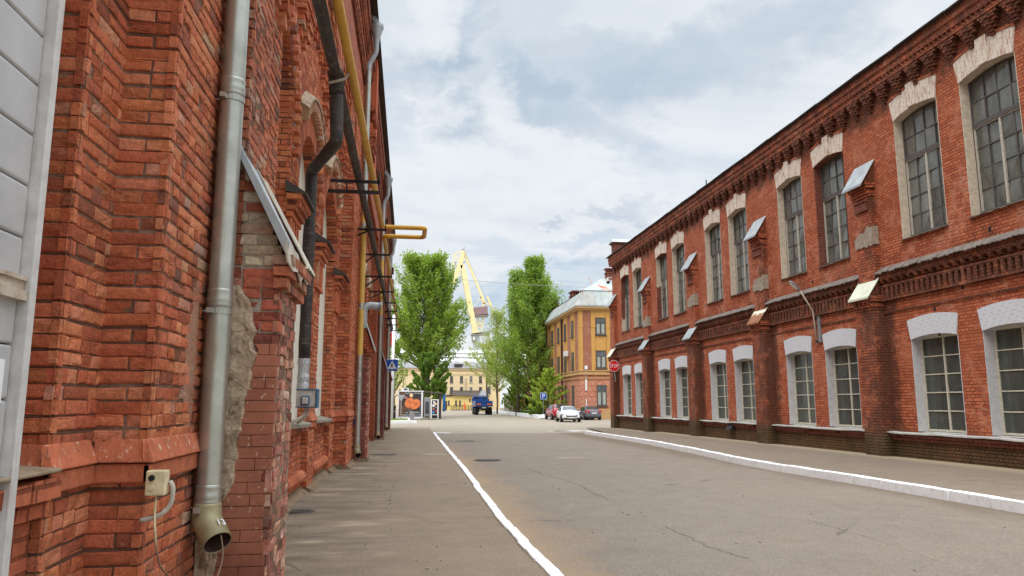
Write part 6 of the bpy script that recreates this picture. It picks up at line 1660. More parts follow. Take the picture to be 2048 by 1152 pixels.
# ================================================================ vehicles
def paint(name,c,rough=.25): return NT(name).set(col=c,rough=rough,spec=.5,coat=.6).mat
M['carwhite']=paint('car_white',(.80,.80,.80)); M['carred']=paint('car_dark_red',srgb(150,26,40)); M['cargrey']=paint('car_graphite',srgb(96,98,108)); M['truckblue']=paint('truck_blue',srgb(18,76,148),.45)
M['carglass']=NT('car_window').set(col=(.03,.04,.045),rough=.03,spec=.8).mat
M['tyre']=flat('tyre',(.018,.018,.018),.85); M['rim']=flat('alloy_rim',(.55,.56,.58),.3,.8); M['lampred']=flat('lamp_red',srgb(190,12,24),.2); M['lampclear']=flat('lamp_clear',(.55,.58,.62),.1,.3); M['lamporange']=flat('lamp_orange',srgb(230,110,40),.3); M['headlamp']=flat('headlamp_dark',(.10,.11,.12),.08,.2,.8); M['plate']=flat('number_plate',(.75,.75,.75),.4)
def car(name,label,x,y,rz,L,W,H,st,cab,mat_,rear_view=False,sedan=False):
    """st: stations (s,zlow,zbelt,halfwidth factor,ztop,top halfwidth factor); local +Y is forward, origin under the middle"""
    o=thing(name,label,'car',(x,y,G(y)-.066),None,rz)
    f=MB(); rings=[]
    hw=W/2
    def ring(q):
        s,zl,zb,wf,zt,tf=q; Y=L*(.5-s); w=hw*wf; t=hw*tf
        h=[(0,zl),(.8*w,zl),(w*.97,zl+.14),(w,(zl+zb)/2+.05),(w*.97,zb),(t+.02,zt-.06),(t*.8,zt),(0,zt+.015)]
        return [(a,Y,b) for a,b in h]+[(-a,Y,b) for a,b in h[-2:0:-1]]
    n0=None
    for q in st: rings.append(ring(q))
    base=[]
    for r in rings: base.append(len(f.v)); f.v+=r
    n=len(rings[0])
    for a,b in zip(base[:-1],base[1:]):
        for k in range(n): f.f.append((a+k,b+k,b+(k+1)%n,a+(k+1)%n)); f.m.append(0); f.c.append(None)
    f.f.append(tuple(base[0]+k for k in range(n))); f.f.append(tuple(base[-1]+k for k in range(n-1,-1,-1))); f.m+=[0,0]; f.c+=[None,None]
    b=f.build('body',mat_,o,smooth=True,local=True); m_=b.modifiers.new('s','SUBSURF'); m_.levels=1; m_.render_levels=2
    def P(i,j,dx=0): return V(rings[i][j])
    # windscreen, rear window, side windows
    c0,c1,c2,c3=cab
    def quad(name,p,m__,push):
        f=MB(); nrm=((p[1]-p[0]).cross(p[3]-p[0])).normalized(); 
        if nrm.dot(push)<0: nrm=-nrm
        f.prism([q+nrm*.012 for q in p],nrm*.014); return f.build(name,m__,o,local=True)
    def top(i,fr): a=P(i,6);return V((a.x*fr,a.y,a.z))
    def strip(i,j,name,push):
        a,b_=V(rings[i][6]),V(rings[j][6]); t0,t1=.12,.92
        wA=lambda t:hw*(st[i][5]+(st[j][5]-st[i][5])*t)*.93
        q=lambda t,s:V((s*wA(t),a.y+(b_.y-a.y)*t,a.z+(b_.z-a.z)*t+.0))
        quad(name,[q(t0,-1),q(t0,1),q(t1,1),q(t1,-1)],M['carglass'],push)
    strip(c0,c1,'windscreen',V((0,1,1))); strip(c3,c2,'rear_window',V((0,-1,1)))
    for sg,nm in ((1,'side_window'),(-1,'side_window')):
        ps=[]
        for i,j in ((c0,c1),(c1,(c1+1)),((c1+1),c2),(c2,c3)):
            A0,A1=V(rings[i][4]),V(rings[i][5]); B0,B1=V(rings[j][4]),V(rings[j][5])
            lo=lambda A,B,t:A.lerp(B,t)
            a=A0.lerp(A1,.12);a2=A0.lerp(A1,.86);b_=B0.lerp(B1,.12);b2=B0.lerp(B1,.86)
            if (i,j)==(c0,c1): p=[a.lerp(b_,.35),b_,b2,b_.lerp(b2,.15).lerp(a.lerp(b_,.35),.0)]; p=[a.lerp(b_,.3),b_.lerp(a,.03),b2.lerp(a2,.03)]
            elif (i,j)==(c2,c3): p=[a.lerp(b_,.05),b_.lerp(a,.35),a2.lerp(b2,.08)]
            else: p=[a.lerp(b_,.03),b_.lerp(a,.03),b2.lerp(a2,.03),a2.lerp(b2,.03)]
            p=[V((q.x*sg,q.y,q.z)) for q in p]
            f=MB(); f.prism([q+V((sg*.012,0,0)) for q in p],V((sg*.012,0,.004))); f.build(nm,M['carglass'],o,local=True)
    r=.325
    for sy in (L*.5-L*.19,-L*.5+L*.2):
        for sx in (-1,1):
            f=MB(); xo=sx*(hw-.17); f.lathe((xo,sy,r),[(.18,sx*.20),(r-.03,sx*.205),(r,sx*.16),(r,-sx*.04),(r-.05,-sx*.06)],22,axis='x'); w=f.build('wheel',M['tyre'],o,smooth=True,local=True)
            f=MB(); f.lathe((xo,sy,r),[(.0,sx*.17),(.06,sx*.19),(.08,sx*.165),(.20,sx*.195),(.215,sx*.206)],18,axis='x'); g=f.build('rim',M['rim'],w,smooth=True,local=True)
            f=MB(); f.lathe((sx*(hw-.06),sy,r+.02),[(0,sx*.035),(r+.05,sx*.035),(r+.06,0)],22,axis='x'); f.build('wheel_arch',M['tyre'],o,local=True)
    F=L/2;B=-L/2; zf=st[1][2]
    for sx in (-1,1):
        f=MB(); f.hexa([(a*1.07,b+.06,c+.01) for a,b,c in [(sx*hw*.45,F-.06,zf-.08),(sx*hw*.88,F-.34,zf-.03),(sx*hw*.80,F-.42,zf-.03),(sx*hw*.42,F-.2,zf-.08),(sx*hw*.45,F-.10,zf+.02),(sx*hw*.93,F-.45,zf+.11),(sx*hw*.84,F-.5,zf+.11),(sx*hw*.42,F-.25,zf+.02)]]); f.build('headlight',M['headlamp'],o,local=True)
        zr=st[-2][2]-.12
        f=MB(); f.hexa([(a*1.06,b-.05,c) for a,b,c in [(sx*hw*.52,B+.0,zr-.08),(sx*hw*.96,B+.28,zr-.08),(sx*hw*.9,B+.34,zr-.08),(sx*hw*.5,B+.2,zr-.08),(sx*hw*.52,B+.02,zr+.13),(sx*hw*.955,B+.30,zr+.18),(sx*hw*.9,B+.34,zr+.18),(sx*hw*.5,B+.2,zr+.13)]]); f.build('tail_light',M['lampred'],o,local=True)
        f=MB(); y=L*(.5-st[c0][0])-.55; f.hexa([(sx*hw*.98,y-.05,st[c0][2]+.02),(sx*(hw+.2),y-.04,st[c0][2]+.04),(sx*(hw+.2),y+.05,st[c0][2]+.04),(sx*hw*.98,y+.06,st[c0][2]+.02),(sx*hw*.97,y-.05,st[c0][2]+.12),(sx*(hw+.17),y-.04,st[c0][2]+.17),(sx*(hw+.17),y+.03,st[c0][2]+.17),(sx*hw*.97,y+.04,st[c0][2]+.12)]); bez(f.build('mirror',mat_,o,local=True),.02)
        f=MB(); f.box(sx*hw*.5,sx*hw*.82,F-.14,F+.02,.32,.40); f.build('fog_light',M['tyre'],o,local=True)
    f=MB(); f.prism([(-.56,F+.02,.63),(.56,F+.02,.63),(.42,F+.02,.50),(-.42,F+.02,.50)],(0,-.1,0)); f.build('grille',M['tyre'],o,local=True)
    f=MB()
    for z in (.535,.565,.595): f.box(-.44,.44,F+.0201,F+.028,z-.006,z+.006)
    f.box(-.57,.57,F+.02,F+.03,.625,.64); f.build('grille_bar',M['rim'],o,local=True)
    f=MB(); f.prism([(-.62,F+.005,.24),(.62,F+.005,.24),(.45,F+.005,.36),(-.45,F+.005,.36)],(0,-.1,0)); f.build('air_intake',M['tyre'],o,local=True)
    f=MB(); f.box(-.26,.26,F-.02,F+.035,.38,.485); f.build('number_plate',M['plate'],o,local=True)
    zp=.72 if sedan or not rear_view else .75
    f=MB(); f.box(-.26,.26,B-.025,B+.06,zp-.06,zp+.05); f.build('number_plate',M['plate'],o,local=True)
    f=MB(); f.box(-hw*.8,hw*.8,B+.0,B+.14,.22,.34); f.build('rear_valance',M['tyre'],o,local=True)
    return o
hatch=[(0,.34,.56,.66,.62,.55),(.03,.24,.66,.84,.72,.72),(.12,.2,.76,.95,.86,.80),(.26,.2,.90,.99,1.0,.82),(.42,.2,.93,1.0,1.44,.66),(.56,.2,.94,1.0,1.49,.66),(.76,.2,.96,1.0,1.46,.64),(.93,.22,.98,.95,1.10,.70),(.985,.26,.9,.86,.97,.68),(1,.34,.78,.74,.84,.6)]
suv=[(0,.40,.72,.66,.80,.55),(.03,.30,.80,.86,.90,.74),(.12,.28,.92,.96,1.02,.82),(.25,.28,1.04,1.0,1.14,.84),(.40,.28,1.06,1.0,1.62,.70),(.56,.28,1.08,1.0,1.68,.70),(.80,.28,1.10,1.0,1.64,.68),(.95,.3,1.12,.95,1.22,.72),(.985,.32,1.0,.9,1.1,.70),(1,.4,.86,.78,.94,.62)]
sedan=[(0,.34,.58,.66,.62,.55),(.03,.24,.68,.84,.74,.72),(.12,.2,.78,.95,.86,.80),(.27,.2,.90,.99,.99,.82),(.42,.2,.92,1.0,1.40,.66),(.56,.2,.93,1.0,1.46,.65),(.70,.2,.95,1.0,1.40,.64),(.86,.2,1.0,.98,1.07,.76),(.97,.24,.96,.92,1.02,.76),(1,.34,.80,.80,.92,.70)]
# the visible end of each car is placed where its wheels stand
car('parked_car','white hatchback parked facing the viewer in front of the red car',15.05,70.0,math.pi-math.radians(3),4.36,1.84,1.48,hatch,(3,4,6,7),M['carwhite'])
car('parked_car','dark red estate parked behind the white hatchback beside the bright shrub',15.75,78.9,math.radians(2),4.5,1.86,1.68,suv,(3,4,6,7),M['carred'],True)
car('parked_car','graphite grey sedan parked with its red rear lights towards the viewer by the ochre house',19.0,77.9,math.radians(1),4.5,1.78,1.46,sedan,(3,4,6,7),M['cargrey'],True,True)
# flatbed truck
tr=thing('flatbed_truck','blue dropside flatbed truck seen from behind at the end of the road','truck',(11.0,112.5,-.206))
X0,X1_,YB_=9.72,12.24,109.4; z_=-.206
f=MB(); f.box(X0,X1_,YB_,YB_+5.6,z_+1.22,z_+1.32)
for x in (X0,X1_-.05): f.box(x,x+.05,YB_,YB_+5.6,z_+1.32,z_+2.05)
f.box(X0,X1_,YB_-.04,YB_,z_+1.22,z_+2.05); f.box(X0,X1_,YB_+5.56,YB_+5.62,z_+1.32,z_+2.3)
for k in range(3):
    z=z_+1.32+k*.25; f.box(X0-.025,X1_+.025,YB_-.07,YB_-.041,z,z+.05); f.box(X0-.03,X0-.001,YB_,YB_+5.6,z,z+.05)
for k in range(5): f.box(X0-.03,X0-.001,YB_+k*1.37,YB_+k*1.37+.08,z_+1.2,z_+2.07)
for x in (X0,X0+.82,X1_-.9,X1_-.08): f.box(x,x+.08,YB_-.075,YB_-.041,z_+1.2,z_+2.07)
f.build('cargo_bed',M['truckblue'],tr)
f=MB()
for x in (X0+.18,X1_-.78): f.box(x,x+.6,YB_-.085,YB_-.071,z_+1.46,z_+1.64)
f.build('marker_board',M['lamporange'],tr)
f=MB(); f.box(X0+.75,X0+.95,YB_+.2,YB_+8.2,z_+.85,z_+1.2); f.box(X1_-.95,X1_-.75,YB_+.2,YB_+8.2,z_+.85,z_+1.2); f.box(X0+.3,X1_-.3,YB_+.1,YB_+.25,z_+.62,z_+.75); f.box(X0+.9,X1_-.9,YB_+.15,YB_+.22,z_+.75,z_+1.1); f.box(X0,X0+.5,YB_+3.6,YB_+4.8,z_+.5,z_+1.1); f.box(X0+.1,X0+.62,YB_+.3,YB_+.34,z_+.4,z_+1.15); f.box(X1_-.62,X1_-.1,YB_+.3,YB_+.34,z_+.4,z_+1.15); f.build('chassis',M['iron'],tr)
for yy,dual in ((YB_+1.0,1),(YB_+2.35,1),(YB_+6.4,0)):
    for sx in (-1,1):
        cx=(X0+X1_)/2+sx*(1.0); f=MB(); w=.27 if dual else .15
        f.lathe((cx,yy,z_+.5),[(.2,-w),(.46,-w),(.5,-w*.8),(.5,w*.8),(.46,w),(.2,w)],22,axis='x'); wl_=f.build('wheel',M['tyre'],tr,smooth=False)
        f=MB(); f.lathe((cx,yy,z_+.5),[(0,sx*(w-.12)),(.1,sx*(w-.1)),(.22,sx*(w-.02)),(.27,sx*w)],16,axis='x'); f.build('rim',M['rim'],wl_,smooth=True)
f=MB(); yc=YB_+5.9; f.hexa([(X0+.05,yc,z_+1.0),(X1_-.05,yc,z_+1.0),(X1_-.05,yc+2.2,z_+.6),(X0+.05,yc+2.2,z_+.6),(X0+.12,yc,z_+2.78),(X1_-.12,yc,z_+2.78),(X1_-.15,yc+1.9,z_+2.7),(X0+.15,yc+1.9,z_+2.7)]); c_=bez(f.build('cab',M['truckblue'],tr),.06,2)
f=MB(); 
for a,b in ((X0+.35,X0+1.0),(X1_-1.0,X1_-.35)): f.box(a,b,yc-.03,yc-.002,z_+2.05,z_+2.6)
f.build('rear_window',M['carglass'],c_)
f=MB(); f.prism([(X0+.06,yc+.4,z_+1.85),(X0+.06,yc+1.75,z_+1.75),(X0+.1,yc+1.6,z_+2.5),(X0+.1,yc+.4,z_+2.55)],(-.02,0,0)); f.build('side_window',M['carglass'],c_)
for sx in (-1,1):
    x=X0-.3 if sx<0 else X1_+.08; f=MB(); f.box(x,x+.22,yc+1.7,yc+1.8,z_+1.85,z_+2.4); f.beam((X0 if sx<0 else X1_,yc+1.75,z_+2.3),(x+.1,yc+1.75,z_+2.3),.04); f.build('mirror',M['iron'],tr)
f=MB(); f.box(X0+1.15,X1_-.9,YB_+5.0,YB_+5.5,z_+1.32,z_+2.5); f.build('load',M['truckblue'],tr)
f=MB(); f.box((X0+X1_)/2-.3,(X0+X1_)/2+.3,YB_+.04,YB_+.1,z_+.98,z_+1.12); f.build('number_plate',M['plate'],tr)
# worker in orange
def skin(name,joints,edges,rad,mat_,parent,sub=1):
    me=bpy.data.meshes.new(name); me.from_pydata([tuple(j) for j in joints],edges,[]); me.materials.append(mat_); o=bpy.data.objects.new(name,me); COL.objects.link(o); o.parent=parent
    m_=o.modifiers.new('skin','SKIN'); m_.use_smooth_shade=True
    for v,r in zip(me.skin_vertices[0].data,rad): v.radius=(r,r)
    me.skin_vertices[0].data[0].use_root=True
    s=o.modifiers.new('sub','SUBSURF'); s.levels=sub; s.render_levels=2; return o
pw=at(929,821.5,165); wk=thing('person','worker in orange vest and orange trousers walking away past the barriers','person',(pw.x,165,GZ),None,.3)
M['skin']=flat('skin',srgb(196,146,120),.6); M['orange']=flat('hi_vis_orange',srgb(255,112,50),.7); M['darkcloth']=flat('dark_cloth',srgb(50,46,52),.9)
J=[(0,0,.95),(0,0,1.15),(0,.01,1.40),(0,.02,1.52),(0,.03,1.64),(0,.03,1.74),(.17,0,1.42),(.25,.03,1.15),(.24,.12,.92),(-.17,0,1.42),(-.26,-.04,1.16),(-.22,-.02,.94),(.1,0,.90),(.12,.10,.5),(.12,.02,.07),(.12,.16,.03),(-.1,0,.90),(-.12,.03,.5),(-.12,-.18,.12),(-.12,-.06,.03)]
Ed=[(0,1),(1,2),(2,3),(3,4),(4,5),(2,6),(6,7),(7,8),(2,9),(9,10),(10,11),(0,12),(12,13),(13,14),(14,15),(0,16),(16,17),(17,18),(18,19)]
Rd=[.13,.13,.14,.06,.10,.07,.065,.05,.04,.065,.05,.04,.09,.065,.05,.045,.09,.065,.05,.045]
skin('body',J,Ed,Rd,M['skin'],wk)
k=[0,1,2,6,7,9,10]; idx={a:i for i,a in enumerate(k)}
skin('jacket',[J[i] for i in k],[(idx[a],idx[b]) for a,b in Ed if a in idx and b in idx],[Rd[i]+.03 for i in k],M['orange'],wk)
k=[0,12,13,14,16,17,18]; idx={a:i for i,a in enumerate(k)}
skin('trousers',[J[i] for i in k],[(idx[a],idx[b]) for a,b in Ed if a in idx and b in idx],[Rd[i]+.022 for i in k],M['orange'],wk)
f=MB(); f.lathe((0,.03,1.70),[(.115,-.03),(.115,.03),(.07,.10),(0,.11)],12); f.build('hair',M['darkcloth'],wk,smooth=True,local=True)
# black crossed barriers
br=thing('barrier_fence','black barrier of crossed bars with cream panels in front of the yellow annexe','fence',(9,168,GZ))
xa=at(902,818,168).x; xb=at(948,818,168).x; n=8
f=MB(); f.box(xa,xb,167.97,168.03,GZ+1.0,GZ+1.08); f.box(xa,xb,167.9,168.1,GZ,GZ+.14); f.build('rail',M['iron'],br)
for k in range(n):
    f=MB(); x=xa+(xb-xa)*k/n; w=(xb-xa)/n; f.beam((x,168,GZ+.1),(x,168,GZ+1.1),.1); f.beam((x,168,GZ+.15),(x+w,168,GZ+1.0),.07); f.beam((x+w,168,GZ+.15),(x,168,GZ+1.0),.07); f.build('crossed_panel',M['iron'],br)
# ================================================================ kiosk, vending machines, signs
YK=82.0; kk=lambda px,py,y=YK:at(px,py,y)
kb=thing('food_kiosk','small food kiosk with a dark advert panel showing two orange loaves','kiosk',(.2,YK,GZ))
xa,xb=kk(795,800).x,kk(846,800).x; zt=kk(820,783.5).z; zb=kk(820,836).z
M['addark']=flat('advert_dark',srgb(58,56,58),.5); M['adwood']=simple('advert_wood',srgb(110,80,64),.5,0,.5,2); M['bread']=simple('advert_bread',srgb(232,130,78),.5,0,.25,6); M['breadd']=flat('advert_crust_mark',srgb(70,34,24),.5); M['addip']=flat('advert_dip',srgb(244,206,160),.5); M['adpink']=flat('advert_onion',srgb(190,120,120),.5); M['adblue']=flat('advert_blue',srgb(60,150,216),.5)
f=MB(); f.box(xa+.02,xb-.02,YK+.05,YK+2.4,GZ,zt-.05); f.build('body',M['white'],kb)
f=MB(); f.box(xa,xa+.16,YK-.05,YK+.06,GZ,zt); f.box(xb-.20,xb,YK-.05,YK+.06,GZ,zt); f.box(xa-.05,xb+.08,YK-.09,YK+2.5,zt,zt+.1); f.box(xa+.16,xb-.2,YK-.05,YK+.06,GZ,zb+.14); bez(f.build('frame',M['white'],kb),.01,1)
xl,xr=xa+.16,xb-.20; pz0,pz1=zb+.14,zt
f=MB(); f.box(xl,xr,YK+.0,YK+.04,pz0,pz1); ap=f.build('advert_panel',M['addark'],kb)
W_=xr-xl;H_=pz1-pz0
def disc(name,pts,m_,lay): f=MB(); f.prism([(xl+u*W_,YK-.002*lay,pz0+v*H_) for u,v in pts],(0,.0015,0)); f.build(name,M[m_],ap)
def ell(u,v,a,b,rot=0,n=28,t0=0,t1=2*math.pi):
    o=[]
    for k in range(n):
        t=t0+(t1-t0)*k/(n-1) ; x,y=a*math.cos(t),b*math.sin(t); x,y=x*math.cos(rot)-y*math.sin(rot),x*math.sin(rot)+y*math.cos(rot); o.append((u+x,v+y*W_/H_))
    return o
disc('wood_table',[(0,0),(.20,0),(.26,.15),(.30,.3),(.12,.5),(.18,.8),(.32,.9),(.32,1),(0,1)],'adwood',1)
disc('wood_board',[(.22,.28),(.5,.22),(.95,.42),(.9,.72),(.6,.74),(.35,.6)],'adwood',2)
disc('loaf',ell(.47,.56,.24,.19,.9),'bread',3); disc('loaf',ell(.74,.50,.25,.20,.8),'bread',4)
for (u,v) in ((.42,.62),(.47,.58),(.52,.54),(.46,.66),(.55,.60),(.70,.56),(.76,.52),(.72,.47),(.80,.55),(.82,.49)): disc('crust_mark',ell(u,v,.035,.012,-.7,10),'breadd',5)
disc('dip_bowl',ell(.55,.86,.085,.085),'addip',3); disc('onion',ell(.31,.76,.07,.06),'adpink',3)
def adtext(t,u,v,s): text_mesh('lettering',t,s,M['signwhite'],ap,Matrix.Translation((xl+u*W_,YK-.012,pz0+v*H_))@Matrix.Rotation(math.pi/2,4,'X'),.002)
adtext('горячие обеды!',.63,.945,.24); adtext('кофе с собой',.62,.17,.24); adtext('пирожки и булочки',.58,.07,.21)
ac=thing('air_conditioner','white air conditioner box standing on the kiosk roof','air conditioner',(kk(810,780).x,YK+.5,zt+.1))
a,b=kk(803.5,783,YK+.4),kk(817.5,776,YK+.4); f=MB(); f.box(a.x,b.x,YK+.35,YK+.8,zt+.1,b.z); f.build('case',M['white'],ac); f=MB(); f.box(a.x+.2,b.x-.12,YK+.33,YK+.349,zt+.17,b.z-.06); f.build('grille',M['carglass'],ac)
# shelter over the machines
sh=thing('canopy_frame','dark timber canopy frame with a dark post beside the kiosk','shelter',(2.6,YK,GZ))
x2=kk(883,800).x; zc=kk(860,783).z
f=MB(); f.hexa([(xb+.09,YK-.1,zc-.12),(x2+.15,YK-.1,zc-.32),(x2+.15,YK+2.2,zc-.22),(xb+.09,YK+2.2,zc-.02),(xb+.09,YK-.1,zc),(x2+.15,YK-.1,zc-.2),(x2+.15,YK+2.2,zc-.1),(xb+.09,YK+2.2,zc+.1)]); f.build('roof',M['eave'],sh)
for x,y in ((x2-.15,YK),(x2-.15,YK+2)): f=MB(); f.box(x-.14,x+.14,y,y+.22,GZ,zc-.25); f.build('post',M['eave'],sh)
fr=thing('display_fridge','tall grey glass door fridge between kiosk and drinks machine','fridge',(kk(854,830,80.5).x,80.5,GZ))
a,b=kk(848,835,80.5),kk(860.5,795,80.5); f=MB(); f.box(a.x,b.x,80.5,81.2,GZ+.28,b.z); bez(f.build('case',M['steel'],fr),.02,1); f=MB(); f.box(a.x+.12,b.x-.12,80.47,80.499,GZ+.55,b.z-.45); f.build('door_glass',M['carglass'],fr); f=MB(); f.box(a.x-.3,b.x+.1,80.3,81.3,GZ,GZ+.08); f.box(a.x,a.x+.1,80.4,81.2,GZ+.08,GZ+.28); f.box(b.x-.1,b.x,80.4,81.2,GZ+.08,GZ+.28); f.build('pallet',M['concrete'],fr)
vm=thing('drinks_machine','white framed drinks machine with colourful round pictures under the canopy','vending machine',(kk(869,830,79.8).x,79.8,GZ))
a,b=kk(861,836,79.8),kk(877.5,799,79.8); f=MB(); f.box(a.x,b.x,79.8,80.5,GZ+.05,b.z); bez(f.build('case',M['white'],vm),.02,1)
f=MB(); f.box(a.x+.12,b.x-.14,79.785,79.799,GZ+.5,b.z-.08); fp=f.build('front_panel',M['addark'],vm); f=MB(); f.box(a.x+.12,b.x-.1,79.785,79.799,GZ+.1,GZ+.42); f.build('delivery_flap',M['signblack'],vm)
ww,hh=b.x-.14-a.x-.12,b.z-.08-GZ-.5
for (u,v,r,m_) in ((.66,.74,.22,'addip'),(.3,.62,.24,'signwhite'),(.3,.14,.2,'adblue'),(.75,.24,.17,'signred'),(.28,.38,.16,'adpink'),(.4,.85,.2,'signwhite'),(.72,.5,.14,'gantry')):
    f=MB(); f.prism([(a.x+.12+u*ww+r*ww*math.cos(t*.5236),79.780,GZ+.5+v*hh+r*ww*math.sin(t*.5236)) for t in range(12)],(0,.004,0)); f.build('drink_picture',M[m_],fp)
hu=thing('fan_unit','grey outdoor fan unit standing on the ground in front of the bread advert','air conditioner',(kk(823,838,78.4).x,78.4,GZ))
a,b=kk(818.5,838,78.4),kk(828.5,823,78.4); f=MB(); f.box(a.x,b.x,78.4,78.8,GZ,b.z); bez(f.build('case',M['steel'],hu),.02,1); f=MB(); f.lathe(((a.x+b.x)/2,78.4,GZ+.5),[(.17,.0),(.17,.015),(.15,.015),(.15,.004),(0,.004)],18,axis='y'); f.build('fan_guard',M['gantry'],hu)
bn=thing('waste_bin','tall black waste bin beside the white flagpole','bin',(kk(788,838,81).x,81,GZ))
a,b=kk(785.3,838,81),kk(792,809,81); f=MB(); f.hexa([(a.x+.03,81,GZ),(b.x-.03,81,GZ),(b.x-.03,81.5,GZ),(a.x+.03,81.5,GZ),(a.x,81,b.z-.15),(b.x,81,b.z-.15),(b.x,81.5,b.z-.15),(a.x,81.5,b.z-.15)]); f.build('body',M['signblack'],bn); f=MB(); f.box(a.x-.02,b.x+.02,80.97,81.53,b.z-.149,b.z-.05); f.build('lid',M['steel'],bn); f=MB(); f.box(a.x+.02,b.x-.02,80.98,80.999,GZ+.75,GZ+.83); f.build('band',M['steel'],bn)
# flagpole with hanging flag
fl=thing('flagpole','thick white flagpole with a drooping red flag behind the crossing sign','flagpole',(kk(782,838,81.6).x,81.6,GZ))
x=kk(783,838,80).x; f=MB(); f.tube([(x,80,GZ),(x+.0,80,at(783,630,80).z)],.16,14); f.build('pole',M['white'],fl,smooth=True)
f=MB(); z0,z1=at(775,693,80).z,at(775,640,80).z; n=8
for k in range(n):
    for j in range(6):
        u0,u1=x-.16-.55*k/n,x-.16-.55*(k+1)/n; v0,v1=z0+(z1-z0)*j/6,z0+(z1-z0)*(j+1)/6; w=lambda k:.06*math.sin(k*1.9)
        f.face([(u0,80.1+w(k),v0+.12*k),(u1,80.1+w(k+1),v0+.12*(k+1)),(u1,80.1+w(k+1),v1+.05*(k+1)),(u0,80.1+w(k),v1+.05*k)],0 if j<3 else (2 if j==5 else 1))
g=f.build('flag',[M['signred'],M['signblue'],M['white']],fl,smooth=True); g.modifiers.new('s','SOLIDIFY').thickness=.01
# give way sign seen from behind
yw=thing('give_way_sign','grey back of a triangular give way sign on a thin post in the lawn','road sign',(at(802,843,70.4).x,70.4,GZ))
c=at(802.5,795,70.4); f=MB(); r=.42; f.prism([(c.x-.36,70.4,c.z+.22),(c.x+.36,70.4,c.z+.22),(c.x,70.4,c.z-.36)],(0,.015,0)); bez(f.build('plate',M['steelpale'] if 'steelpale' in M else M['sheet'],yw),.004); f=MB(); f.tube([(c.x,70.43,GZ),(c.x,70.43,c.z+.1)],.03,8); f.build('post',M['sheet'],yw)
# parking sign
ps=thing('parking_sign','blue square parking sign on a post with a white concrete foot beside the bright shrub','road sign',(at(1087,836,83.8).x,83.8,GZ))
c=at(1087,792,83.8); w=.36; f=MB(); f.box(c.x-w,c.x+w,83.8,83.82,c.z-w,c.z+w); f.build('plate_edge',M['signwhite'],ps); f=MB(); f.box(c.x-w+.03,c.x+w-.03,83.79,83.7995,c.z-w+.03,c.z+w-.03); f.build('face',M['signblue'],ps)
text_mesh('lettering','P',.68,M['signwhite'],ps,Matrix.Translation((c.x,83.782,c.z-.02))@Matrix.Rotation(math.pi/2,4,'X'),.004)
f=MB(); f.tube([(c.x-.03,83.85,GZ),(c.x,83.85,c.z+.2)],.03,8); f.build('post',M['steel'],ps)
f=MB(); f.hexa([(c.x-.42,83.5,GZ),(c.x+.36,83.5,GZ),(c.x+.36,84.2,GZ),(c.x-.42,84.2,GZ),(c.x-.2,83.65,GZ+.42),(c.x+.14,83.65,GZ+.42),(c.x+.14,84.05,GZ+.42),(c.x-.2,84.05,GZ+.42)]); bez(f.build('foot',M['kerb'],ps),.03)
# ================================================================ sky, sun, camera
w=bpy.data.worlds.new('World'); S.world=w; w.use_nodes=True; t=w.node_tree
for q in list(t.nodes): t.nodes.remove(q)
out=t.nodes.new('ShaderNodeOutputWorld'); bg=t.nodes.new('ShaderNodeBackground'); t.links.new(bg.outputs[0],out.inputs[0])
class WN(NT):
    def __init__(s): s.t=t
wn=WN()
SUN_EL,SUN_AZ=math.radians(54),math.radians(150)   # high, behind and to the left, veiled by cloud
sky=wn.n('ShaderNodeTexSky',sky_type='NISHITA',sun_disc=False,sun_elevation=SUN_EL,sun_rotation=SUN_AZ,air_density=1.2,dust_density=2.0,ozone_density=1.2)
vec=wn.n('ShaderNodeTexCoord').outputs['Generated']
nv=wn.n('ShaderNodeVectorMath',operation='NORMALIZE'); wn.ln(vec,nv.inputs[0]); d=nv.outputs[0]
x,y,z=wn.sep(d)
zz=wn.m('ADD',wn.m('MAXIMUM',z,0.0),.16)
plane=wn.comb(wn.m('DIVIDE',x,zz),wn.m('DIVIDE',y,zz),0.0)
big=wn.noise(wn.mapv(plane,(.9,.55,1),(3.1,1.7,0),(0,0,.55)),1.0,7,.58,.35)
wis=wn.noise(wn.mapv(plane,(.35,1.5,1),(1,5,0),(0,0,-.55)),1.6,6,.6,.6)
low=wn.noise(wn.mapv(d,(3,3,11)),2.2,6,.6,.3)
SK=1.0
cov=wn.mr(wn.m('ADD',wn.m('MULTIPLY',big,.62),wn.m('MULTIPLY',wis,.38)),.30,.46)     # cloud cover over blue
shade=wn.mr(wn.m('ADD',wn.m('MULTIPLY',big,.72),wn.m('MULTIPLY',wis,.28)),.44,.64)   # thick grey bellies
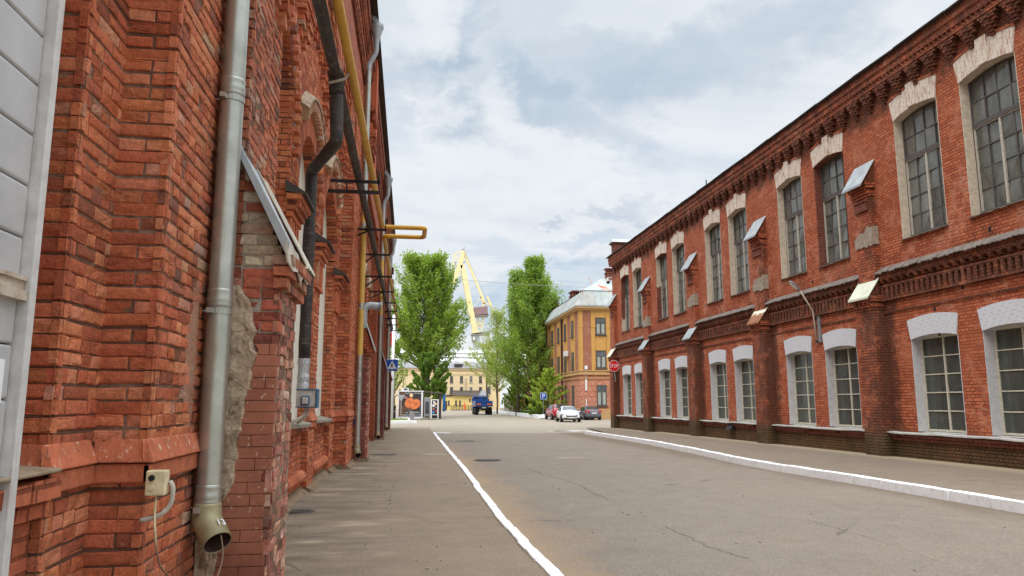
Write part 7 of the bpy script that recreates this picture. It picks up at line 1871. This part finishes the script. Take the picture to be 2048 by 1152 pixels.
# a few big cloud bodies placed by sky direction
def blobdir(px,py,sx,sy):
    r=ray(px,py).normalized(); az=math.atan2(r.x,r.y); el=math.asin(r.z)
    return az,el,sx,sy
azn=wn.m('ARCTAN2',x,y); eln=wn.m('ARCSINE',z)
wobx=wn.m('MULTIPLY',wn.m('SUBTRACT',wn.noise(wn.mapv(d,(1,1,1.6)),5.5,6,.62),.5),.30); woby=wn.m('MULTIPLY',wn.m('SUBTRACT',wn.noise(wn.mapv(d,(1,1,1.6),(4,2,1)),5.5,6,.62),.5),.26)
def blob(px,py,sx,sy,rot=0):
    az,el,sx,sy=blobdir(px,py,sx/FPX,sy/FPX)
    a=wn.m('ADD',wn.m('SUBTRACT',azn,az),wobx); e=wn.m('ADD',wn.m('SUBTRACT',eln,el),woby)
    c,s=math.cos(rot),math.sin(rot)
    a2=wn.m('ADD',wn.m('MULTIPLY',a,c),wn.m('MULTIPLY',e,s)); e2=wn.m('SUBTRACT',wn.m('MULTIPLY',e,c),wn.m('MULTIPLY',a,s))
    q=wn.m('ADD',wn.m('POWER',wn.m('ABSOLUTE',wn.m('DIVIDE',a2,sx)),2.0),wn.m('POWER',wn.m('ABSOLUTE',wn.m('DIVIDE',e2,sy)),2.0))
    return wn.mr(q,1.25,.1)
dark=None
for b in ((1170,225,190,62,-.5),(1300,140,230,80,-.2),(1560,70,260,70,.1),(960,265,110,38,-.15),(1240,410,130,20,.1),(1085,438,30,13,0),(880,140,140,50,.5)):
    q=blob(*b); dark=q if dark is None else wn.m('MAXIMUM',dark,q)
bright=None
for b in ((1060,250,90,60,-.7),(1190,345,260,36,.1),(960,330,240,60,0),(900,60,120,60,.6)):
    q=blob(*b); bright=q if bright is None else wn.m('MAXIMUM',bright,q)
blue=None
for b in ((1090,560,190,32,0),(1180,485,150,22,0),(940,600,90,40,0)):
    q=blob(*b); blue=q if blue is None else wn.m('MAXIMUM',blue,q)
shade=wn.m('ADD',wn.m('MULTIPLY',shade,.62),wn.m('MULTIPLY',dark,.42),True)
shade=wn.m('MULTIPLY',shade,wn.m('SUBTRACT',1.0,wn.m('MULTIPLY',bright,.75)))
cloud=wn.mix(shade,(.86,.895,.935),(.42,.53,.66))
skyc=wn.n('ShaderNodeVectorMath',operation='SCALE'); wn.ln(sky.outputs[0],skyc.inputs[0]); skyc.inputs['Scale'].default_value=.10
base=wn.mix(.72,skyc.outputs[0],(.50,.66,.84))
cov=wn.m('SUBTRACT',wn.m('MAXIMUM',cov,.62),wn.m('MULTIPLY',blue,.42),True)
col=wn.mix(cov,base,cloud)
# bright veil overhead, as an overcast sky has; the horizon stays paler
hz=wn.mr(z,.0,.13,.45,0); col=wn.mix(wn.m('MULTIPLY',hz,wn.m('SUBTRACT',1.0,wn.m('MULTIPLY',blue,.8))),col,(.86,.90,.93))
zen=wn.mr(z,.50,.88,1.0,4.2)
col=wn.mix(1.0,col,wn.comb(zen,zen,zen),'MULTIPLY')
wn.put(bg.inputs[0],col); bg.inputs[1].default_value=.80
sd=bpy.data.lights.new('sun','SUN'); sd.energy=1.2; sd.angle=math.radians(40); sd.color=(1,.95,.87)
so_=bpy.data.objects.new('sun',sd); COL.objects.link(so_)
dirv=V((math.sin(SUN_AZ)*math.cos(SUN_EL)*-1,math.cos(SUN_AZ)*math.cos(SUN_EL),math.sin(SUN_EL)))
so_.rotation_euler=dirv.to_track_quat('Z','Y').to_euler(); so_.location=(0,-20,60)
cd=bpy.data.cameras.new('camera'); cd.sensor_width=36; cd.lens=36*FPX/2048; cd.clip_start=.05; cd.clip_end=3000
co=bpy.data.objects.new('camera',cd); COL.objects.link(co); co.location=CAM; co.rotation_euler=FWD.to_track_quat('-Z','Y').to_euler(); S.camera=co
S.view_settings.view_transform='Standard'; S.view_settings.look='None'; S.view_settings.exposure=.32; S.view_settings.gamma=1
S.render.engine='CYCLES'
try:
    S.cycles.max_bounces=6; S.cycles.diffuse_bounces=3; S.cycles.glossy_bounces=3; S.cycles.transparent_max_bounces=8; S.cycles.use_denoising=True; S.cycles.sample_clamp_indirect=4
except Exception: pass
